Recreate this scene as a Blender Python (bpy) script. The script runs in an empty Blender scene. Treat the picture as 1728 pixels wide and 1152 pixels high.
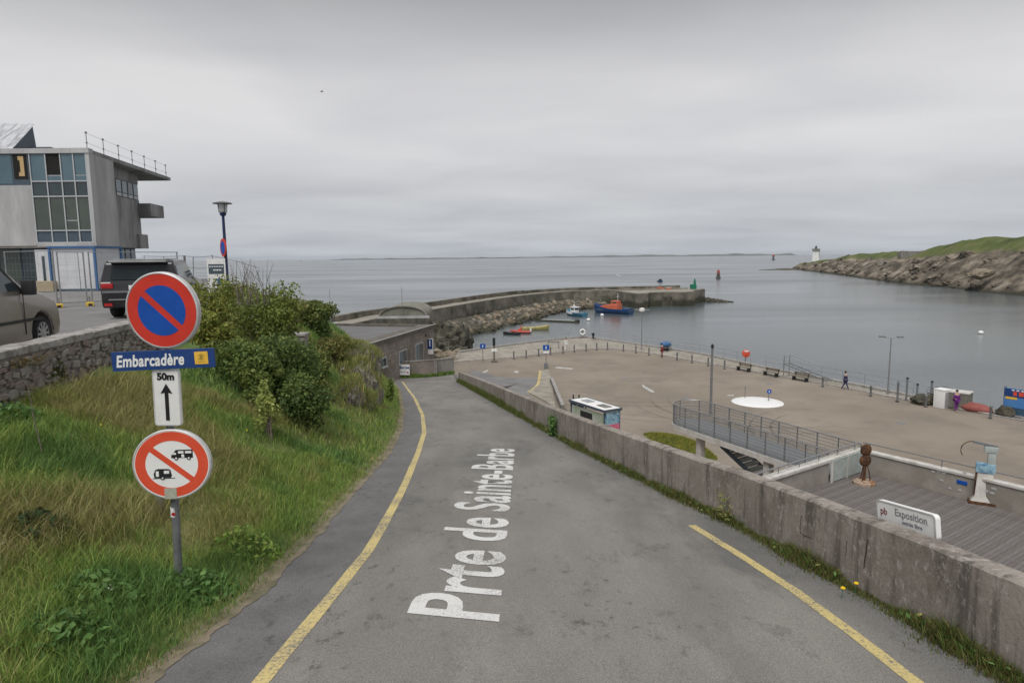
import bpy, bmesh, math, random
import numpy as np
from mathutils import Vector, Matrix, noise as mnoise
random.seed(7); rng = np.random.default_rng(7)
R = math.radians
SC = bpy.context.scene
COL = SC.collection

# ------------------------------------------------------------------ camera
FPX, PITCH, ROLL, H = 1120.0, R(7.25), R(0.57), 17.5
fw = Vector((0, math.cos(PITCH), -math.sin(PITCH)))
up0 = Vector((0, math.sin(PITCH), math.cos(PITCH)))
r0 = Vector((1, 0, 0))
CR = r0*math.cos(ROLL) - up0*math.sin(ROLL)
CU = up0*math.cos(ROLL) + r0*math.sin(ROLL)
CAM = Vector((0, 0, H))
cd = bpy.data.cameras.new('camera'); cam = bpy.data.objects.new('camera', cd); COL.objects.link(cam)
cd.sensor_width = 36; cd.lens = FPX/1728*36; cd.clip_start = 0.1; cd.clip_end = 60000
m = Matrix((CR, CU, -fw)).transposed().to_4x4(); m.translation = CAM
cam.matrix_world = m
SC.camera = cam

# ------------------------------------------------------------------ world, sun, exposure
SUN_EL, SUN_AZ = R(58), R(200)
w = bpy.data.worlds.new('World'); SC.world = w; w.use_nodes = True
nt = w.node_tree; nt.nodes.clear()
def N(t, kind, **kw):
    n = t.nodes.new(kind)
    for k, v in kw.items():
        if k.startswith('i_'):
            n.inputs[k[2:].replace('_', ' ')].default_value = v
        else: setattr(n, k, v)
    return n
out = N(nt, 'ShaderNodeOutputWorld'); bg = N(nt, 'ShaderNodeBackground'); bg.inputs[1].default_value = 0.1
sky = N(nt, 'ShaderNodeTexSky', sky_type='NISHITA', sun_disc=False, sun_elevation=SUN_EL, sun_rotation=SUN_AZ)
tc = N(nt, 'ShaderNodeTexCoord')
sep = N(nt, 'ShaderNodeSeparateXYZ'); nt.links.new(tc.outputs['Generated'], sep.inputs[0])
# cloud layer: direction projected on a flat ceiling of cloud
zc = N(nt, 'ShaderNodeMath', operation='MAXIMUM'); nt.links.new(sep.outputs[2], zc.inputs[0]); zc.inputs[1].default_value = 0.0
za = N(nt, 'ShaderNodeMath', operation='ADD'); nt.links.new(zc.outputs[0], za.inputs[0]); za.inputs[1].default_value = 0.10
dv = N(nt, 'ShaderNodeVectorMath', operation='DIVIDE')
cz = N(nt, 'ShaderNodeCombineXYZ')
for i in range(3): nt.links.new(za.outputs[0], cz.inputs[i])
nt.links.new(tc.outputs['Generated'], dv.inputs[0]); nt.links.new(cz.outputs[0], dv.inputs[1])
sc_ = N(nt, 'ShaderNodeVectorMath', operation='MULTIPLY'); sc_.inputs[1].default_value = (0.55, 0.8, 0.35)
nt.links.new(dv.outputs[0], sc_.inputs[0])
n1 = N(nt, 'ShaderNodeTexNoise', i_Scale=1.15, i_Detail=5.0, i_Roughness=0.48, i_Distortion=0.25)
nt.links.new(sc_.outputs[0], n1.inputs['Vector'])
rmp = N(nt, 'ShaderNodeValToRGB')
cr = rmp.color_ramp; cr.elements[0].position = 0.30; cr.elements[0].color = (0.86, 0.862, 0.878, 1)
cr.elements[1].position = 0.68; cr.elements[1].color = (1.07, 1.065, 1.055, 1)
nt.links.new(n1.outputs[0], rmp.inputs[0])
grd = N(nt, 'ShaderNodeValToRGB')
g = grd.color_ramp
g.elements[0].position = 0.0; g.elements[0].color = (3.0, 3.2, 3.5, 1)
g.elements[1].position = 1.0; g.elements[1].color = (3.6, 3.6, 3.65, 1)
for p, c in ((0.03, (3.0, 3.12, 3.34)), (0.09, (3.4, 3.42, 3.55)), (0.16, (4.0, 3.97, 4.02)), (0.24, (4.0, 3.96, 3.99)), (0.29, (3.4, 3.37, 3.4)), (0.345, (2.5, 2.48, 2.51)), (0.6, (3.0, 3.0, 3.04))):
    e = g.elements.new(p); e.color = (*c, 1)
nt.links.new(zc.outputs[0], grd.inputs[0])
mul = N(nt, 'ShaderNodeMix', data_type='RGBA', blend_type='MULTIPLY'); mul.inputs[0].default_value = 1.0
nt.links.new(grd.outputs[0], mul.inputs[6]); nt.links.new(rmp.outputs[0], mul.inputs[7])
mx = N(nt, 'ShaderNodeMix', data_type='RGBA'); mx.inputs[0].default_value = 0.96
nt.links.new(sky.outputs[0], mx.inputs[6]); nt.links.new(mul.outputs[2], mx.inputs[7])
nt.links.new(mx.outputs[2], bg.inputs[0]); nt.links.new(bg.outputs[0], out.inputs[0])

sd = bpy.data.lights.new('sun', 'SUN'); sd.energy = 1.5; sd.angle = R(35); sd.color = (1, 0.975, 0.94)
so = bpy.data.objects.new('sun', sd); COL.objects.link(so)
dirv = Vector((math.sin(SUN_AZ)*math.cos(SUN_EL), math.cos(SUN_AZ)*math.cos(SUN_EL), math.sin(SUN_EL)))
so.rotation_euler = dirv.to_track_quat('Z', 'Y').to_euler()
vs = SC.view_settings; vs.view_transform = 'Standard'; vs.look = 'None'; vs.exposure = 0.78; vs.gamma = 1.0; vs.use_curve_mapping = False

# ------------------------------------------------------------------ helpers
def ray(x, y): return fw + CR*((x-864)/FPX) - CU*((y-576)/FPX)
def PZ(x, y, z):
    d = ray(x, y); return CAM + d*((z-H)/d.z)
def PY(x, y, Y):
    d = ray(x, y); return CAM + d*(Y/d.y)
SLOPE = 0.14
def zr(Y): return H - 2.5 - SLOPE*Y
def PR(x, y):
    d = ray(x, y); n = Vector((0, SLOPE, 1)); return CAM + d*((Vector((0, 0, H-2.5))-CAM).dot(n)/d.dot(n))
def lin(x, tab):
    return float(np.interp(x, [t[0] for t in tab], [t[1] for t in tab]))

class MB:
    def __init__(s): s.v = []; s.f = []
    def add(s, vs, fs):
        o = len(s.v); s.v += [tuple(v) for v in vs]; s.f += [tuple(i+o for i in f) for f in fs]; return s
    def box(s, c, d, rz=0.0, m=None):
        x, y, z = d[0]/2, d[1]/2, d[2]/2
        vs = [Vector((sx*x, sy*y, sz*z)) for sz in (-1, 1) for sy in (-1, 1) for sx in (-1, 1)]
        if m is None: m = Matrix.Rotation(rz, 3, 'Z')
        vs = [m @ v + Vector(c) for v in vs]
        return s.add(vs, [(0, 2, 3, 1), (4, 5, 7, 6), (0, 1, 5, 4), (2, 6, 7, 3), (0, 4, 6, 2), (1, 3, 7, 5)])
    def prism(s, pts, z0, z1):
        n = len(pts)
        a = sum(pts[i][0]*pts[(i+1) % n][1]-pts[(i+1) % n][0]*pts[i][1] for i in range(n))
        if a < 0: pts = pts[::-1]
        f0 = z0 if callable(z0) else (lambda p: z0); f1 = z1 if callable(z1) else (lambda p: z1)
        vs = [(p[0], p[1], f0(p)) for p in pts] + [(p[0], p[1], f1(p)) for p in pts]
        fs = [tuple(range(n-1, -1, -1)), tuple(range(n, 2*n))] + [(i, (i+1) % n, n+(i+1) % n, n+i) for i in range(n)]
        return s.add(vs, fs)
    def tube(s, path, r, n=8, cap=True):
        path = [Vector(p) for p in path]; rs = r if isinstance(r, (list, tuple)) else [r]*len(path)
        vs = []; fs = []
        prev = None
        for i, p in enumerate(path):
            d = (path[min(i+1, len(path)-1)] - path[max(i-1, 0)]).normalized()
            ref = Vector((0, 0, 1)) if abs(d.z) < 0.95 else Vector((1, 0, 0))
            if prev is not None and prev.cross(d).length > 1e-4: ref = prev
            a = d.cross(ref).normalized(); b = d.cross(a).normalized()
            prev = -b if False else ref
            for k in range(n):
                t = 2*math.pi*k/n; vs.append(p + (a*math.cos(t)+b*math.sin(t))*rs[i])
        for i in range(len(path)-1):
            for k in range(n):
                fs.append((i*n+k, i*n+(k+1) % n, (i+1)*n+(k+1) % n, (i+1)*n+k))
        if cap:
            fs.append(tuple(range(n))[::-1]); fs.append(tuple(range((len(path)-1)*n, len(path)*n)))
        return s.add(vs, fs)
    def lathe(s, prof, n=20, c=(0, 0, 0), m=None):
        vs = []; fs = []
        for r, z in prof:
            for k in range(n):
                t = 2*math.pi*k/n; v = Vector((r*math.cos(t), r*math.sin(t), z))
                vs.append((m @ v if m else v) + Vector(c))
        for i in range(len(prof)-1):
            for k in range(n): fs.append((i*n+k, i*n+(k+1) % n, (i+1)*n+(k+1) % n, (i+1)*n+k))
        fs.append(tuple(range(n))[::-1]); fs.append(tuple(range((len(prof)-1)*n, len(prof)*n)))
        return s.add(vs, fs)
    def grid(s, rows):
        n = len(rows[0]); vs = [p for r in rows for p in r]
        fs = [(i*n+j, i*n+j+1, (i+1)*n+j+1, (i+1)*n+j) for i in range(len(rows)-1) for j in range(n-1)]
        return s.add(vs, fs)
    def ell(s, c, r, n=10, k=7):
        prof = [(max(1e-3, math.sin(math.pi*i/k)), -math.cos(math.pi*i/k)) for i in range(k+1)]
        return s.lathe([(p[0], p[1]) for p in prof], n, c, Matrix.Diagonal(Vector(r)))

def mesh_of(name, mb, smooth=False):
    me = bpy.data.meshes.new(name); me.from_pydata(mb.v, [], mb.f); me.update()
    if smooth: me.polygons.foreach_set('use_smooth', [True]*len(me.polygons))
    return me
def ob(name, mb, mat=None, parent=None, bevel=0, smooth=False, seg=2, loc=None):
    me = mesh_of(name, mb, smooth)
    if bevel:
        bm = bmesh.new(); bm.from_mesh(me); bmesh.ops.remove_doubles(bm, verts=bm.verts, dist=1e-5)
        es = [e for e in bm.edges if len(e.link_faces) == 2 and e.calc_face_angle(0) > 0.5]
        bmesh.ops.bevel(bm, geom=es, offset=bevel, segments=seg, affect='EDGES', profile=0.7, clamp_overlap=True)
        bm.to_mesh(me); bm.free()
        me.polygons.foreach_set('use_smooth', [True]*len(me.polygons))
        try: me.set_sharp_from_angle(angle=R(40))
        except Exception: pass
    elif smooth:
        try: me.set_sharp_from_angle(angle=R(50))
        except Exception: pass
    o = bpy.data.objects.new(name, me); COL.objects.link(o)
    if mat: me.materials.append(mat)
    if parent: o.parent = parent
    if loc is not None: o.location = loc
    return o
def tag(o, label, cat, group=None):
    o['label'] = label; o['category'] = cat
    if group: o['group'] = group
    return o
def thing(name, label, cat, loc=(0, 0, 0), rz=0, group=None):
    o = bpy.data.objects.new(name, None); COL.objects.link(o); o.location = loc; o.rotation_euler = (0, 0, rz)
    o.empty_display_size = 0.2
    return tag(o, label, cat, group)
def struct(name, mb, mat, parent=None, **k):
    o = ob(name, mb, mat, parent, **k)
    if not parent: o['kind'] = 'structure'
    return o
def stuff(o): o['kind'] = 'stuff'; return o
def dup(root, loc=None, rz=None, label=None, scale=None):
    def cp(o, par):
        c = o.copy(); COL.objects.link(c)
        if par: c.parent = par
        for ch in o.children: cp(ch, c)
        return c
    r = cp(root, None)
    if loc is not None: r.location = loc
    if rz is not None: r.rotation_euler = (0, 0, rz)
    if label: r['label'] = label
    if scale: r.scale = (scale,)*3
    return r
def text_mesh(body, size, extrude=0.002, offset=0.0, align='CENTER', shear=0.0, spacing=1.0):
    cu = bpy.data.curves.new('t', 'FONT'); cu.body = body; cu.size = size; cu.extrude = extrude; cu.offset = offset
    cu.align_x = align; cu.align_y = 'CENTER'; cu.shear = shear; cu.space_character = spacing; cu.resolution_u = 4
    o = bpy.data.objects.new('t', cu); COL.objects.link(o)
    dg = bpy.context.evaluated_depsgraph_get()
    me = bpy.data.meshes.new_from_object(o.evaluated_get(dg))
    bpy.data.objects.remove(o); bpy.data.curves.remove(cu)
    return me
def text(name, body, size, mat, parent, loc, rot=(R(90), 0, 0), **k):
    me = text_mesh(body, size, **k); me.name = name; me.materials.clear(); me.materials.append(mat)
    o = bpy.data.objects.new(name, me); COL.objects.link(o); o.parent = parent; o.location = loc; o.rotation_euler = rot
    return o

# ------------------------------------------------------------------ materials
def mat(name, c1, c2=None, scale=5.0, rough=0.8, bump=0.0, bscale=None, metal=0.0, detail=6.0, stretch=(1, 1, 1), c3=None, s3=1.0, spec=0.3, contrast=(0.35, 0.65), world=False, t3=(0.45, 0.62)):
    m = bpy.data.materials.new(name); m.use_nodes = True
    t = m.node_tree; b = t.nodes['Principled BSDF']
    b.inputs['Roughness'].default_value = rough; b.inputs['Metallic'].default_value = metal
    b.inputs['Specular IOR Level'].default_value = spec
    if c2 is None and not bump:
        c2 = tuple(min(1, c*1.12) for c in c1)
    co = N(t, 'ShaderNodeTexCoord')
    src = co.outputs['Object']
    if world: src = N(t, 'ShaderNodeNewGeometry').outputs['Position']
    mp = N(t, 'ShaderNodeMapping'); mp.inputs['Scale'].default_value = stretch
    t.links.new(src, mp.inputs[0])
    nz = N(t, 'ShaderNodeTexNoise', i_Scale=scale, i_Detail=detail, i_Roughness=0.6)
    t.links.new(mp.outputs[0], nz.inputs['Vector'])
    rp = N(t, 'ShaderNodeValToRGB'); e = rp.color_ramp.elements
    e[0].position, e[1].position = contrast; e[0].color = (*c1, 1); e[1].color = (*(c2 or c1), 1)
    t.links.new(nz.outputs[0], rp.inputs[0]); last = rp.outputs[0]
    if c3:
        n3 = N(t, 'ShaderNodeTexNoise', i_Scale=s3, i_Detail=5.0, i_Roughness=0.65); t.links.new(mp.outputs[0], n3.inputs['Vector'])
        r3 = N(t, 'ShaderNodeValToRGB'); r3.color_ramp.elements[0].position, r3.color_ramp.elements[1].position = t3
        t.links.new(n3.outputs[0], r3.inputs[0])
        mm = N(t, 'ShaderNodeMix', data_type='RGBA'); t.links.new(r3.outputs[0], mm.inputs[0])
        t.links.new(last, mm.inputs[6]); mm.inputs[7].default_value = (*c3, 1); last = mm.outputs[2]
    t.links.new(last, b.inputs['Base Color'])
    if bump:
        bn = N(t, 'ShaderNodeTexNoise', i_Scale=bscale or scale*4, i_Detail=5.0, i_Roughness=0.7)
        t.links.new(mp.outputs[0], bn.inputs['Vector'])
        bp = N(t, 'ShaderNodeBump', i_Strength=bump, i_Distance=0.02); t.links.new(bn.outputs[0], bp.inputs['Height'])
        t.links.new(bp.outputs[0], b.inputs['Normal'])
    return m
def leafmat(name, tr=0.25):
    m = bpy.data.materials.new(name); m.use_nodes = True; t = m.node_tree; b = t.nodes['Principled BSDF']
    at = N(t, 'ShaderNodeAttribute', attribute_name='tint'); t.links.new(at.outputs['Color'], b.inputs['Base Color'])
    b.inputs['Roughness'].default_value = 0.6; b.inputs['Specular IOR Level'].default_value = 0.25
    tl = N(t, 'ShaderNodeBsdfTranslucent'); t.links.new(at.outputs['Color'], tl.inputs[0])
    ms = N(t, 'ShaderNodeMixShader'); ms.inputs[0].default_value = tr
    t.links.new(b.outputs[0], ms.inputs[1]); t.links.new(tl.outputs[0], ms.inputs[2])
    t.links.new(ms.outputs[0], t.nodes['Material Output'].inputs[0])
    return m
def road_mat():
    m = bpy.data.materials.new('asphalt'); m.use_nodes = True; t = m.node_tree; b = t.nodes['Principled BSDF']
    P = N(t, 'ShaderNodeNewGeometry').outputs['Position']
    def noise(scale, detail=5, stretch=(1, 1, 1), rough=0.6):
        mp = N(t, 'ShaderNodeMapping'); mp.inputs['Scale'].default_value = stretch; t.links.new(P, mp.inputs[0])
        n = N(t, 'ShaderNodeTexNoise', i_Scale=scale, i_Detail=float(detail), i_Roughness=rough); t.links.new(mp.outputs[0], n.inputs['Vector']); return n.outputs[0]
    def ramp(s, a, ca, bb, cb):
        r = N(t, 'ShaderNodeValToRGB'); e = r.color_ramp.elements; e[0].position = a; e[1].position = bb
        e[0].color = (*ca, 1) if isinstance(ca, tuple) else (ca, ca, ca, 1); e[1].color = (*cb, 1) if isinstance(cb, tuple) else (cb, cb, cb, 1)
        t.links.new(s, r.inputs[0]); return r.outputs[0]
    def mix(f, a, bcol, mode='MIX'):
        x = N(t, 'ShaderNodeMix', data_type='RGBA', blend_type=mode)
        if isinstance(f, float): x.inputs[0].default_value = f
        else: t.links.new(f, x.inputs[0])
        t.links.new(a, x.inputs[6])
        if isinstance(bcol, tuple): x.inputs[7].default_value = (*bcol, 1)
        else: t.links.new(bcol, x.inputs[7])
        return x.outputs[2]
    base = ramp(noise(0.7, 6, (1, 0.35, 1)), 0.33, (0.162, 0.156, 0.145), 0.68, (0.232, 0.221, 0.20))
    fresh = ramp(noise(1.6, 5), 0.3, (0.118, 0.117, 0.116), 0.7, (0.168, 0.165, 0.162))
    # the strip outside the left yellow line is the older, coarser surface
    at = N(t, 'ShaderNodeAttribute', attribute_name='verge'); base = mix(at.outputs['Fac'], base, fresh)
    patch = ramp(noise(0.45, 7, (1.2, 0.5, 1), 0.7), 0.55, 0.0, 0.66, 1.0)
    base = mix(patch, base, (0.138, 0.134, 0.127))
    cr2 = ramp(noise(7, 6, (1, 0.6, 1), 0.75), 0.56, 0.0, 0.63, 0.8); cm = ramp(noise(0.6, 4, (1, 0.5, 1)), 0.5, 0.0, 0.6, 1.0)
    base = mix(mix(1.0, cr2, cm, 'MULTIPLY'), base, (0.085, 0.084, 0.082))
    cr_ = ramp(noise(2.2, 8, (1, 0.45, 1), 0.8), 0.57, 0.0, 0.66, 0.6); base = mix(cr_, base, (0.10, 0.098, 0.095))
    pale = ramp(noise(0.8, 5, (1, 0.3, 1)), 0.60, 0.0, 0.75, 0.6); base = mix(pale, base, (0.28, 0.262, 0.235))
    grain = ramp(noise(95, 3), 0.32, 0.62, 0.68, 1.38); base = mix(1.0, base, grain, 'MULTIPLY')
    t.links.new(base, b.inputs['Base Color']); b.inputs['Roughness'].default_value = 0.85; b.inputs['Specular IOR Level'].default_value = 0.25
    bp = N(t, 'ShaderNodeBump', i_Strength=0.5, i_Distance=0.01); t.links.new(noise(110, 3), bp.inputs['Height']); t.links.new(bp.outputs[0], b.inputs['Normal'])
    return m
def paint_mat(name, c, wear=0.5, scale=30.0):
    m = bpy.data.materials.new(name); m.use_nodes = True; t = m.node_tree; b = t.nodes['Principled BSDF']
    P = N(t, 'ShaderNodeNewGeometry').outputs['Position']
    n = N(t, 'ShaderNodeTexNoise', i_Scale=scale, i_Detail=6.0, i_Roughness=0.75); t.links.new(P, n.inputs['Vector'])
    n2 = N(t, 'ShaderNodeTexNoise', i_Scale=1.5, i_Detail=3.0); t.links.new(P, n2.inputs['Vector'])
    ad = N(t, 'ShaderNodeMath', operation='MULTIPLY_ADD'); t.links.new(n2.outputs[0], ad.inputs[0]); ad.inputs[1].default_value = 0.35; t.links.new(n.outputs[0], ad.inputs[2])
    r = N(t, 'ShaderNodeValToRGB'); e = r.color_ramp.elements
    e[0].position = 0.72-wear*0.15; e[0].color = (*c, 1); e[1].position = 0.86-wear*0.15; e[1].color = (0.17, 0.16, 0.14, 1)
    t.links.new(ad.outputs[0], r.inputs[0]); t.links.new(r.outputs[0], b.inputs['Base Color']); b.inputs['Roughness'].default_value = 0.8
    return m
def water_mat():
    m = bpy.data.materials.new('sea_water'); m.use_nodes = True; t = m.node_tree; b = t.nodes['Principled BSDF']
    P = N(t, 'ShaderNodeNewGeometry').outputs['Position']
    def noise(scale, stretch, detail=4):
        mp = N(t, 'ShaderNodeMapping'); mp.inputs['Scale'].default_value = stretch; t.links.new(P, mp.inputs[0])
        n = N(t, 'ShaderNodeTexNoise', i_Scale=scale, i_Detail=float(detail), i_Roughness=0.6, i_Distortion=0.6); t.links.new(mp.outputs[0], n.inputs['Vector']); return n.outputs[0]
    slick = noise(0.006, (0.7, 2.2, 1), 2)
    r = N(t, 'ShaderNodeValToRGB'); e = r.color_ramp.elements; e[0].position = 0.38; e[1].position = 0.66
    e[0].color = (0.14, 0.14, 0.14, 1); e[1].color = (0.27, 0.27, 0.27, 1)
    t.links.new(slick, r.inputs[0]); t.links.new(r.outputs[0], b.inputs['Roughness'])
    b.inputs['Base Color'].default_value = (0.075, 0.092, 0.098, 1); b.inputs['IOR'].default_value = 1.33; b.inputs['Specular IOR Level'].default_value = 0.5
    ad = N(t, 'ShaderNodeMath', operation='ADD'); t.links.new(noise(0.9, (1, 1.6, 1), 5), ad.inputs[0]); t.links.new(noise(0.25, (1, 1.5, 1), 3), ad.inputs[1])
    st = N(t, 'ShaderNodeMath', operation='MULTIPLY'); t.links.new(r.outputs[0], st.inputs[0]); st.inputs[1].default_value = 0.9
    bp = N(t, 'ShaderNodeBump', i_Distance=0.25); t.links.new(ad.outputs[0], bp.inputs['Height']); t.links.new(st.outputs[0], bp.inputs['Strength'])
    t.links.new(bp.outputs[0], b.inputs['Normal'])
    return m
def headland_mat():
    m = bpy.data.materials.new('headland_rock_and_turf'); m.use_nodes = True; t = m.node_tree; b = t.nodes['Principled BSDF']
    P = N(t, 'ShaderNodeNewGeometry').outputs['Position']
    def noise(scale, stretch=(1, 1, 1), d=6):
        mp = N(t, 'ShaderNodeMapping'); mp.inputs['Scale'].default_value = stretch; t.links.new(P, mp.inputs[0])
        n = N(t, 'ShaderNodeTexNoise', i_Scale=scale, i_Detail=float(d), i_Roughness=0.65); t.links.new(mp.outputs[0], n.inputs['Vector']); return n.outputs[0]
    def ramp(s, pts):
        r = N(t, 'ShaderNodeValToRGB'); e = r.color_ramp.elements
        e[0].position = pts[0][0]; e[0].color = (*pts[0][1], 1); e[1].position = pts[-1][0]; e[1].color = (*pts[-1][1], 1)
        for p, c in pts[1:-1]: x = e.new(p); x.color = (*c, 1)
        t.links.new(s, r.inputs[0]); return r.outputs[0]
    rock = ramp(noise(0.09, (1, 1, 2)), [(0.34, (0.05, 0.043, 0.034)), (0.46, (0.115, 0.098, 0.076)), (0.56, (0.21, 0.175, 0.135)), (0.68, (0.34, 0.305, 0.255))])
    turf = ramp(noise(0.06), [(0.35, (0.06, 0.075, 0.028)), (0.52, (0.10, 0.125, 0.04)), (0.68, (0.17, 0.15, 0.08))])
    at = N(t, 'ShaderNodeAttribute', attribute_name='turf')
    ad = N(t, 'ShaderNodeMath', operation='MULTIPLY_ADD'); t.links.new(noise(0.08), ad.inputs[0]); ad.inputs[1].default_value = 0.9; t.links.new(at.outputs['Fac'], ad.inputs[2])
    f = ramp(ad.outputs[0], [(0.82, (0, 0, 0)), (1.0, (1, 1, 1))])
    x = N(t, 'ShaderNodeMix', data_type='RGBA'); t.links.new(f, x.inputs[0]); t.links.new(rock, x.inputs[6]); t.links.new(turf, x.inputs[7])
    sp = N(t, 'ShaderNodeSeparateXYZ'); t.links.new(P, sp.inputs[0])
    wz = N(t, 'ShaderNodeMath', operation='MULTIPLY_ADD'); t.links.new(noise(0.2), wz.inputs[0]); wz.inputs[1].default_value = -3.0; t.links.new(sp.outputs[2], wz.inputs[2])
    wr = N(t, 'ShaderNodeMapRange', i_From_Min=-1.0, i_From_Max=1.0, i_To_Min=1.0, i_To_Max=0.0); t.links.new(wz.outputs[0], wr.inputs[0])
    y = N(t, 'ShaderNodeMix', data_type='RGBA'); t.links.new(wr.outputs[0], y.inputs[0]); t.links.new(x.outputs[2], y.inputs[6]); y.inputs[7].default_value = (0.05, 0.045, 0.032, 1)
    t.links.new(y.outputs[2], b.inputs['Base Color']); b.inputs['Roughness'].default_value = 0.9; b.inputs['Specular IOR Level'].default_value = 0.15
    bp = N(t, 'ShaderNodeBump', i_Strength=0.9, i_Distance=1.2); t.links.new(noise(0.35), bp.inputs['Height']); t.links.new(bp.outputs[0], b.inputs['Normal'])
    return m
M = {}
M['asphalt'] = road_mat()
M['yellow_paint'] = paint_mat('yellow_paint', (0.56, 0.45, 0.19), 0.46, 35)
M['white_paint'] = paint_mat('white_paint', (0.64, 0.64, 0.625), 0.3, 50)
M['worn_white'] = paint_mat('worn_white_paint', (0.5, 0.5, 0.48), 0.4, 8)
M['sea'] = water_mat()
M['plaza'] = mat('plaza_surface', (0.215, 0.180, 0.142), (0.278, 0.237, 0.192), 0.10, 0.9, 0.25, 5.0, c3=(0.185, 0.16, 0.132), s3=0.28, world=True, t3=(0.47, 0.72), detail=9.0)
M['quay'] = mat('quay_concrete', (0.27, 0.245, 0.205), (0.36, 0.33, 0.285), 0.5, 0.9, 0.2, 6, c3=(0.22, 0.205, 0.17), s3=1.2, world=True)
M['carpark'] = mat('car_park_asphalt', (0.16, 0.157, 0.155), (0.215, 0.21, 0.205), 0.5, 0.9, 0.2, 40, world=True)
M['soil'] = mat('bank_soil', (0.10, 0.125, 0.04), (0.19, 0.19, 0.08), 2.0, 0.95, 0.5, 12, c3=(0.08, 0.14, 0.033), s3=0.9, world=True)
M['grass'] = leafmat('grass_blades', 0.3)
M['leaf'] = leafmat('leaves', 0.35)
M['bark'] = mat('bark', (0.10, 0.08, 0.06), (0.2, 0.17, 0.13), 12, 0.9, 0.4)
M['twig'] = mat('bare_twig', (0.12, 0.10, 0.085), (0.2, 0.17, 0.15), 9, 0.9)
M['stone'] = [mat('field_stone_%s' % n, a, b, 14, 0.9, 0.5, 60, c3=c3, s3=9) for n, a, b, c3 in (
    ('grey', (0.24, 0.22, 0.205), (0.39, 0.365, 0.34), (0.4, 0.38, 0.35)), ('brown', (0.22, 0.175, 0.15), (0.34, 0.28, 0.245), (0.24, 0.22, 0.2)),
    ('pink', (0.22, 0.155, 0.14), (0.31, 0.235, 0.21), (0.26, 0.24, 0.22)), ('pale', (0.28, 0.26, 0.225), (0.42, 0.40, 0.36), (0.24, 0.22, 0.2)),
    ('dark', (0.16, 0.145, 0.135), (0.28, 0.255, 0.235), (0.26, 0.25, 0.23)))]
M['mortar'] = mat('lime_mortar', (0.23, 0.21, 0.19), (0.35, 0.32, 0.29), 10, 0.95, 0.6, 40)
M['coping'] = mat('granite_coping', (0.28, 0.265, 0.25), (0.42, 0.405, 0.39), 6, 0.85, 0.4, 40, c3=(0.2, 0.185, 0.17), s3=4)
M['rock'] = mat('outcrop_rock', (0.09, 0.075, 0.065), (0.25, 0.21, 0.18), 3.5, 0.9, 0.8, 9, c3=(0.13, 0.11, 0.05), s3=1.2, contrast=(0.3, 0.7))
M['darkrock'] = mat('weedy_shore_rock', (0.035, 0.036, 0.026), (0.11, 0.10, 0.075), 0.9, 0.9, 0.8, 3)
M['boulder'] = [mat('boulder_%s' % n, a, b, 0.9, 0.9, 0.5, 4, world=True) for n, a, b in (
    ('tan', (0.16, 0.13, 0.095), (0.28, 0.235, 0.175)), ('grey', (0.11, 0.10, 0.085), (0.21, 0.19, 0.16)), ('brown', (0.10, 0.08, 0.055), (0.2, 0.16, 0.115)))]
M['jetty'] = mat('jetty_masonry', (0.12, 0.11, 0.09), (0.24, 0.215, 0.175), 0.35, 0.9, 0.5, 2.5, c3=(0.075, 0.075, 0.05), s3=0.22, world=True)
def tide(m, lo=0.9, col=(0.035, 0.035, 0.02)):
    t = m.node_tree; b = t.nodes['Principled BSDF']; l = b.inputs['Base Color'].links[0].from_socket
    P = N(t, 'ShaderNodeNewGeometry').outputs['Position']; sp = N(t, 'ShaderNodeSeparateXYZ'); t.links.new(P, sp.inputs[0])
    nz = N(t, 'ShaderNodeTexNoise', i_Scale=0.4, i_Detail=6.0); t.links.new(P, nz.inputs['Vector'])
    ma = N(t, 'ShaderNodeMath', operation='MULTIPLY_ADD'); t.links.new(nz.outputs[0], ma.inputs[0]); ma.inputs[1].default_value = -3.2; t.links.new(sp.outputs[2], ma.inputs[2])
    mr = N(t, 'ShaderNodeMapRange', i_From_Min=lo-1.6, i_From_Max=lo-0.6, i_To_Min=0.85, i_To_Max=0.0); t.links.new(ma.outputs[0], mr.inputs[0])
    x = N(t, 'ShaderNodeMix', data_type='RGBA'); t.links.new(mr.outputs[0], x.inputs[0]); t.links.new(l, x.inputs[6]); x.inputs[7].default_value = (*col, 1); t.links.new(x.outputs[2], b.inputs['Base Color'])
tide(M['jetty'], 1.6)
for m_ in M['boulder']: tide(m_, 0.6)
M['jettytop'] = mat('jetty_walkway', (0.22, 0.205, 0.17), (0.32, 0.295, 0.25), 0.3, 0.9, 0.2, 3, world=True)
M['concrete_light'] = mat('pale_concrete', (0.39, 0.39, 0.39), (0.48, 0.48, 0.478), 1.2, 0.85, 0.15, 20, stretch=(1, 1, 0.25), c3=(0.345, 0.343, 0.34), s3=0.8)
M['concrete_dark'] = mat('grey_concrete', (0.19, 0.18, 0.165), (0.27, 0.255, 0.235), 1.5, 0.9, 0.25, 18, stretch=(1, 1, 0.4), c3=(0.15, 0.14, 0.125), s3=0.9)
M['whitecon'] = mat('whitewashed_concrete', (0.46, 0.445, 0.41), (0.6, 0.585, 0.55), 2.5, 0.85, 0.15, 20, c3=(0.36, 0.33, 0.28), s3=2.0, t3=(0.5, 0.75))
M['granite_render'] = mat('rough_granite_blockwork', (0.21, 0.185, 0.16), (0.34, 0.305, 0.265), 2.2, 0.95, 0.7, 9, c3=(0.2, 0.165, 0.14), s3=0.4, world=True)
M['roofing'] = mat('flat_roof_felt', (0.13, 0.13, 0.135), (0.17, 0.17, 0.175), 0.5, 0.9, 0.1, 10, c3=(0.15, 0.145, 0.14), s3=0.4)
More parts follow.
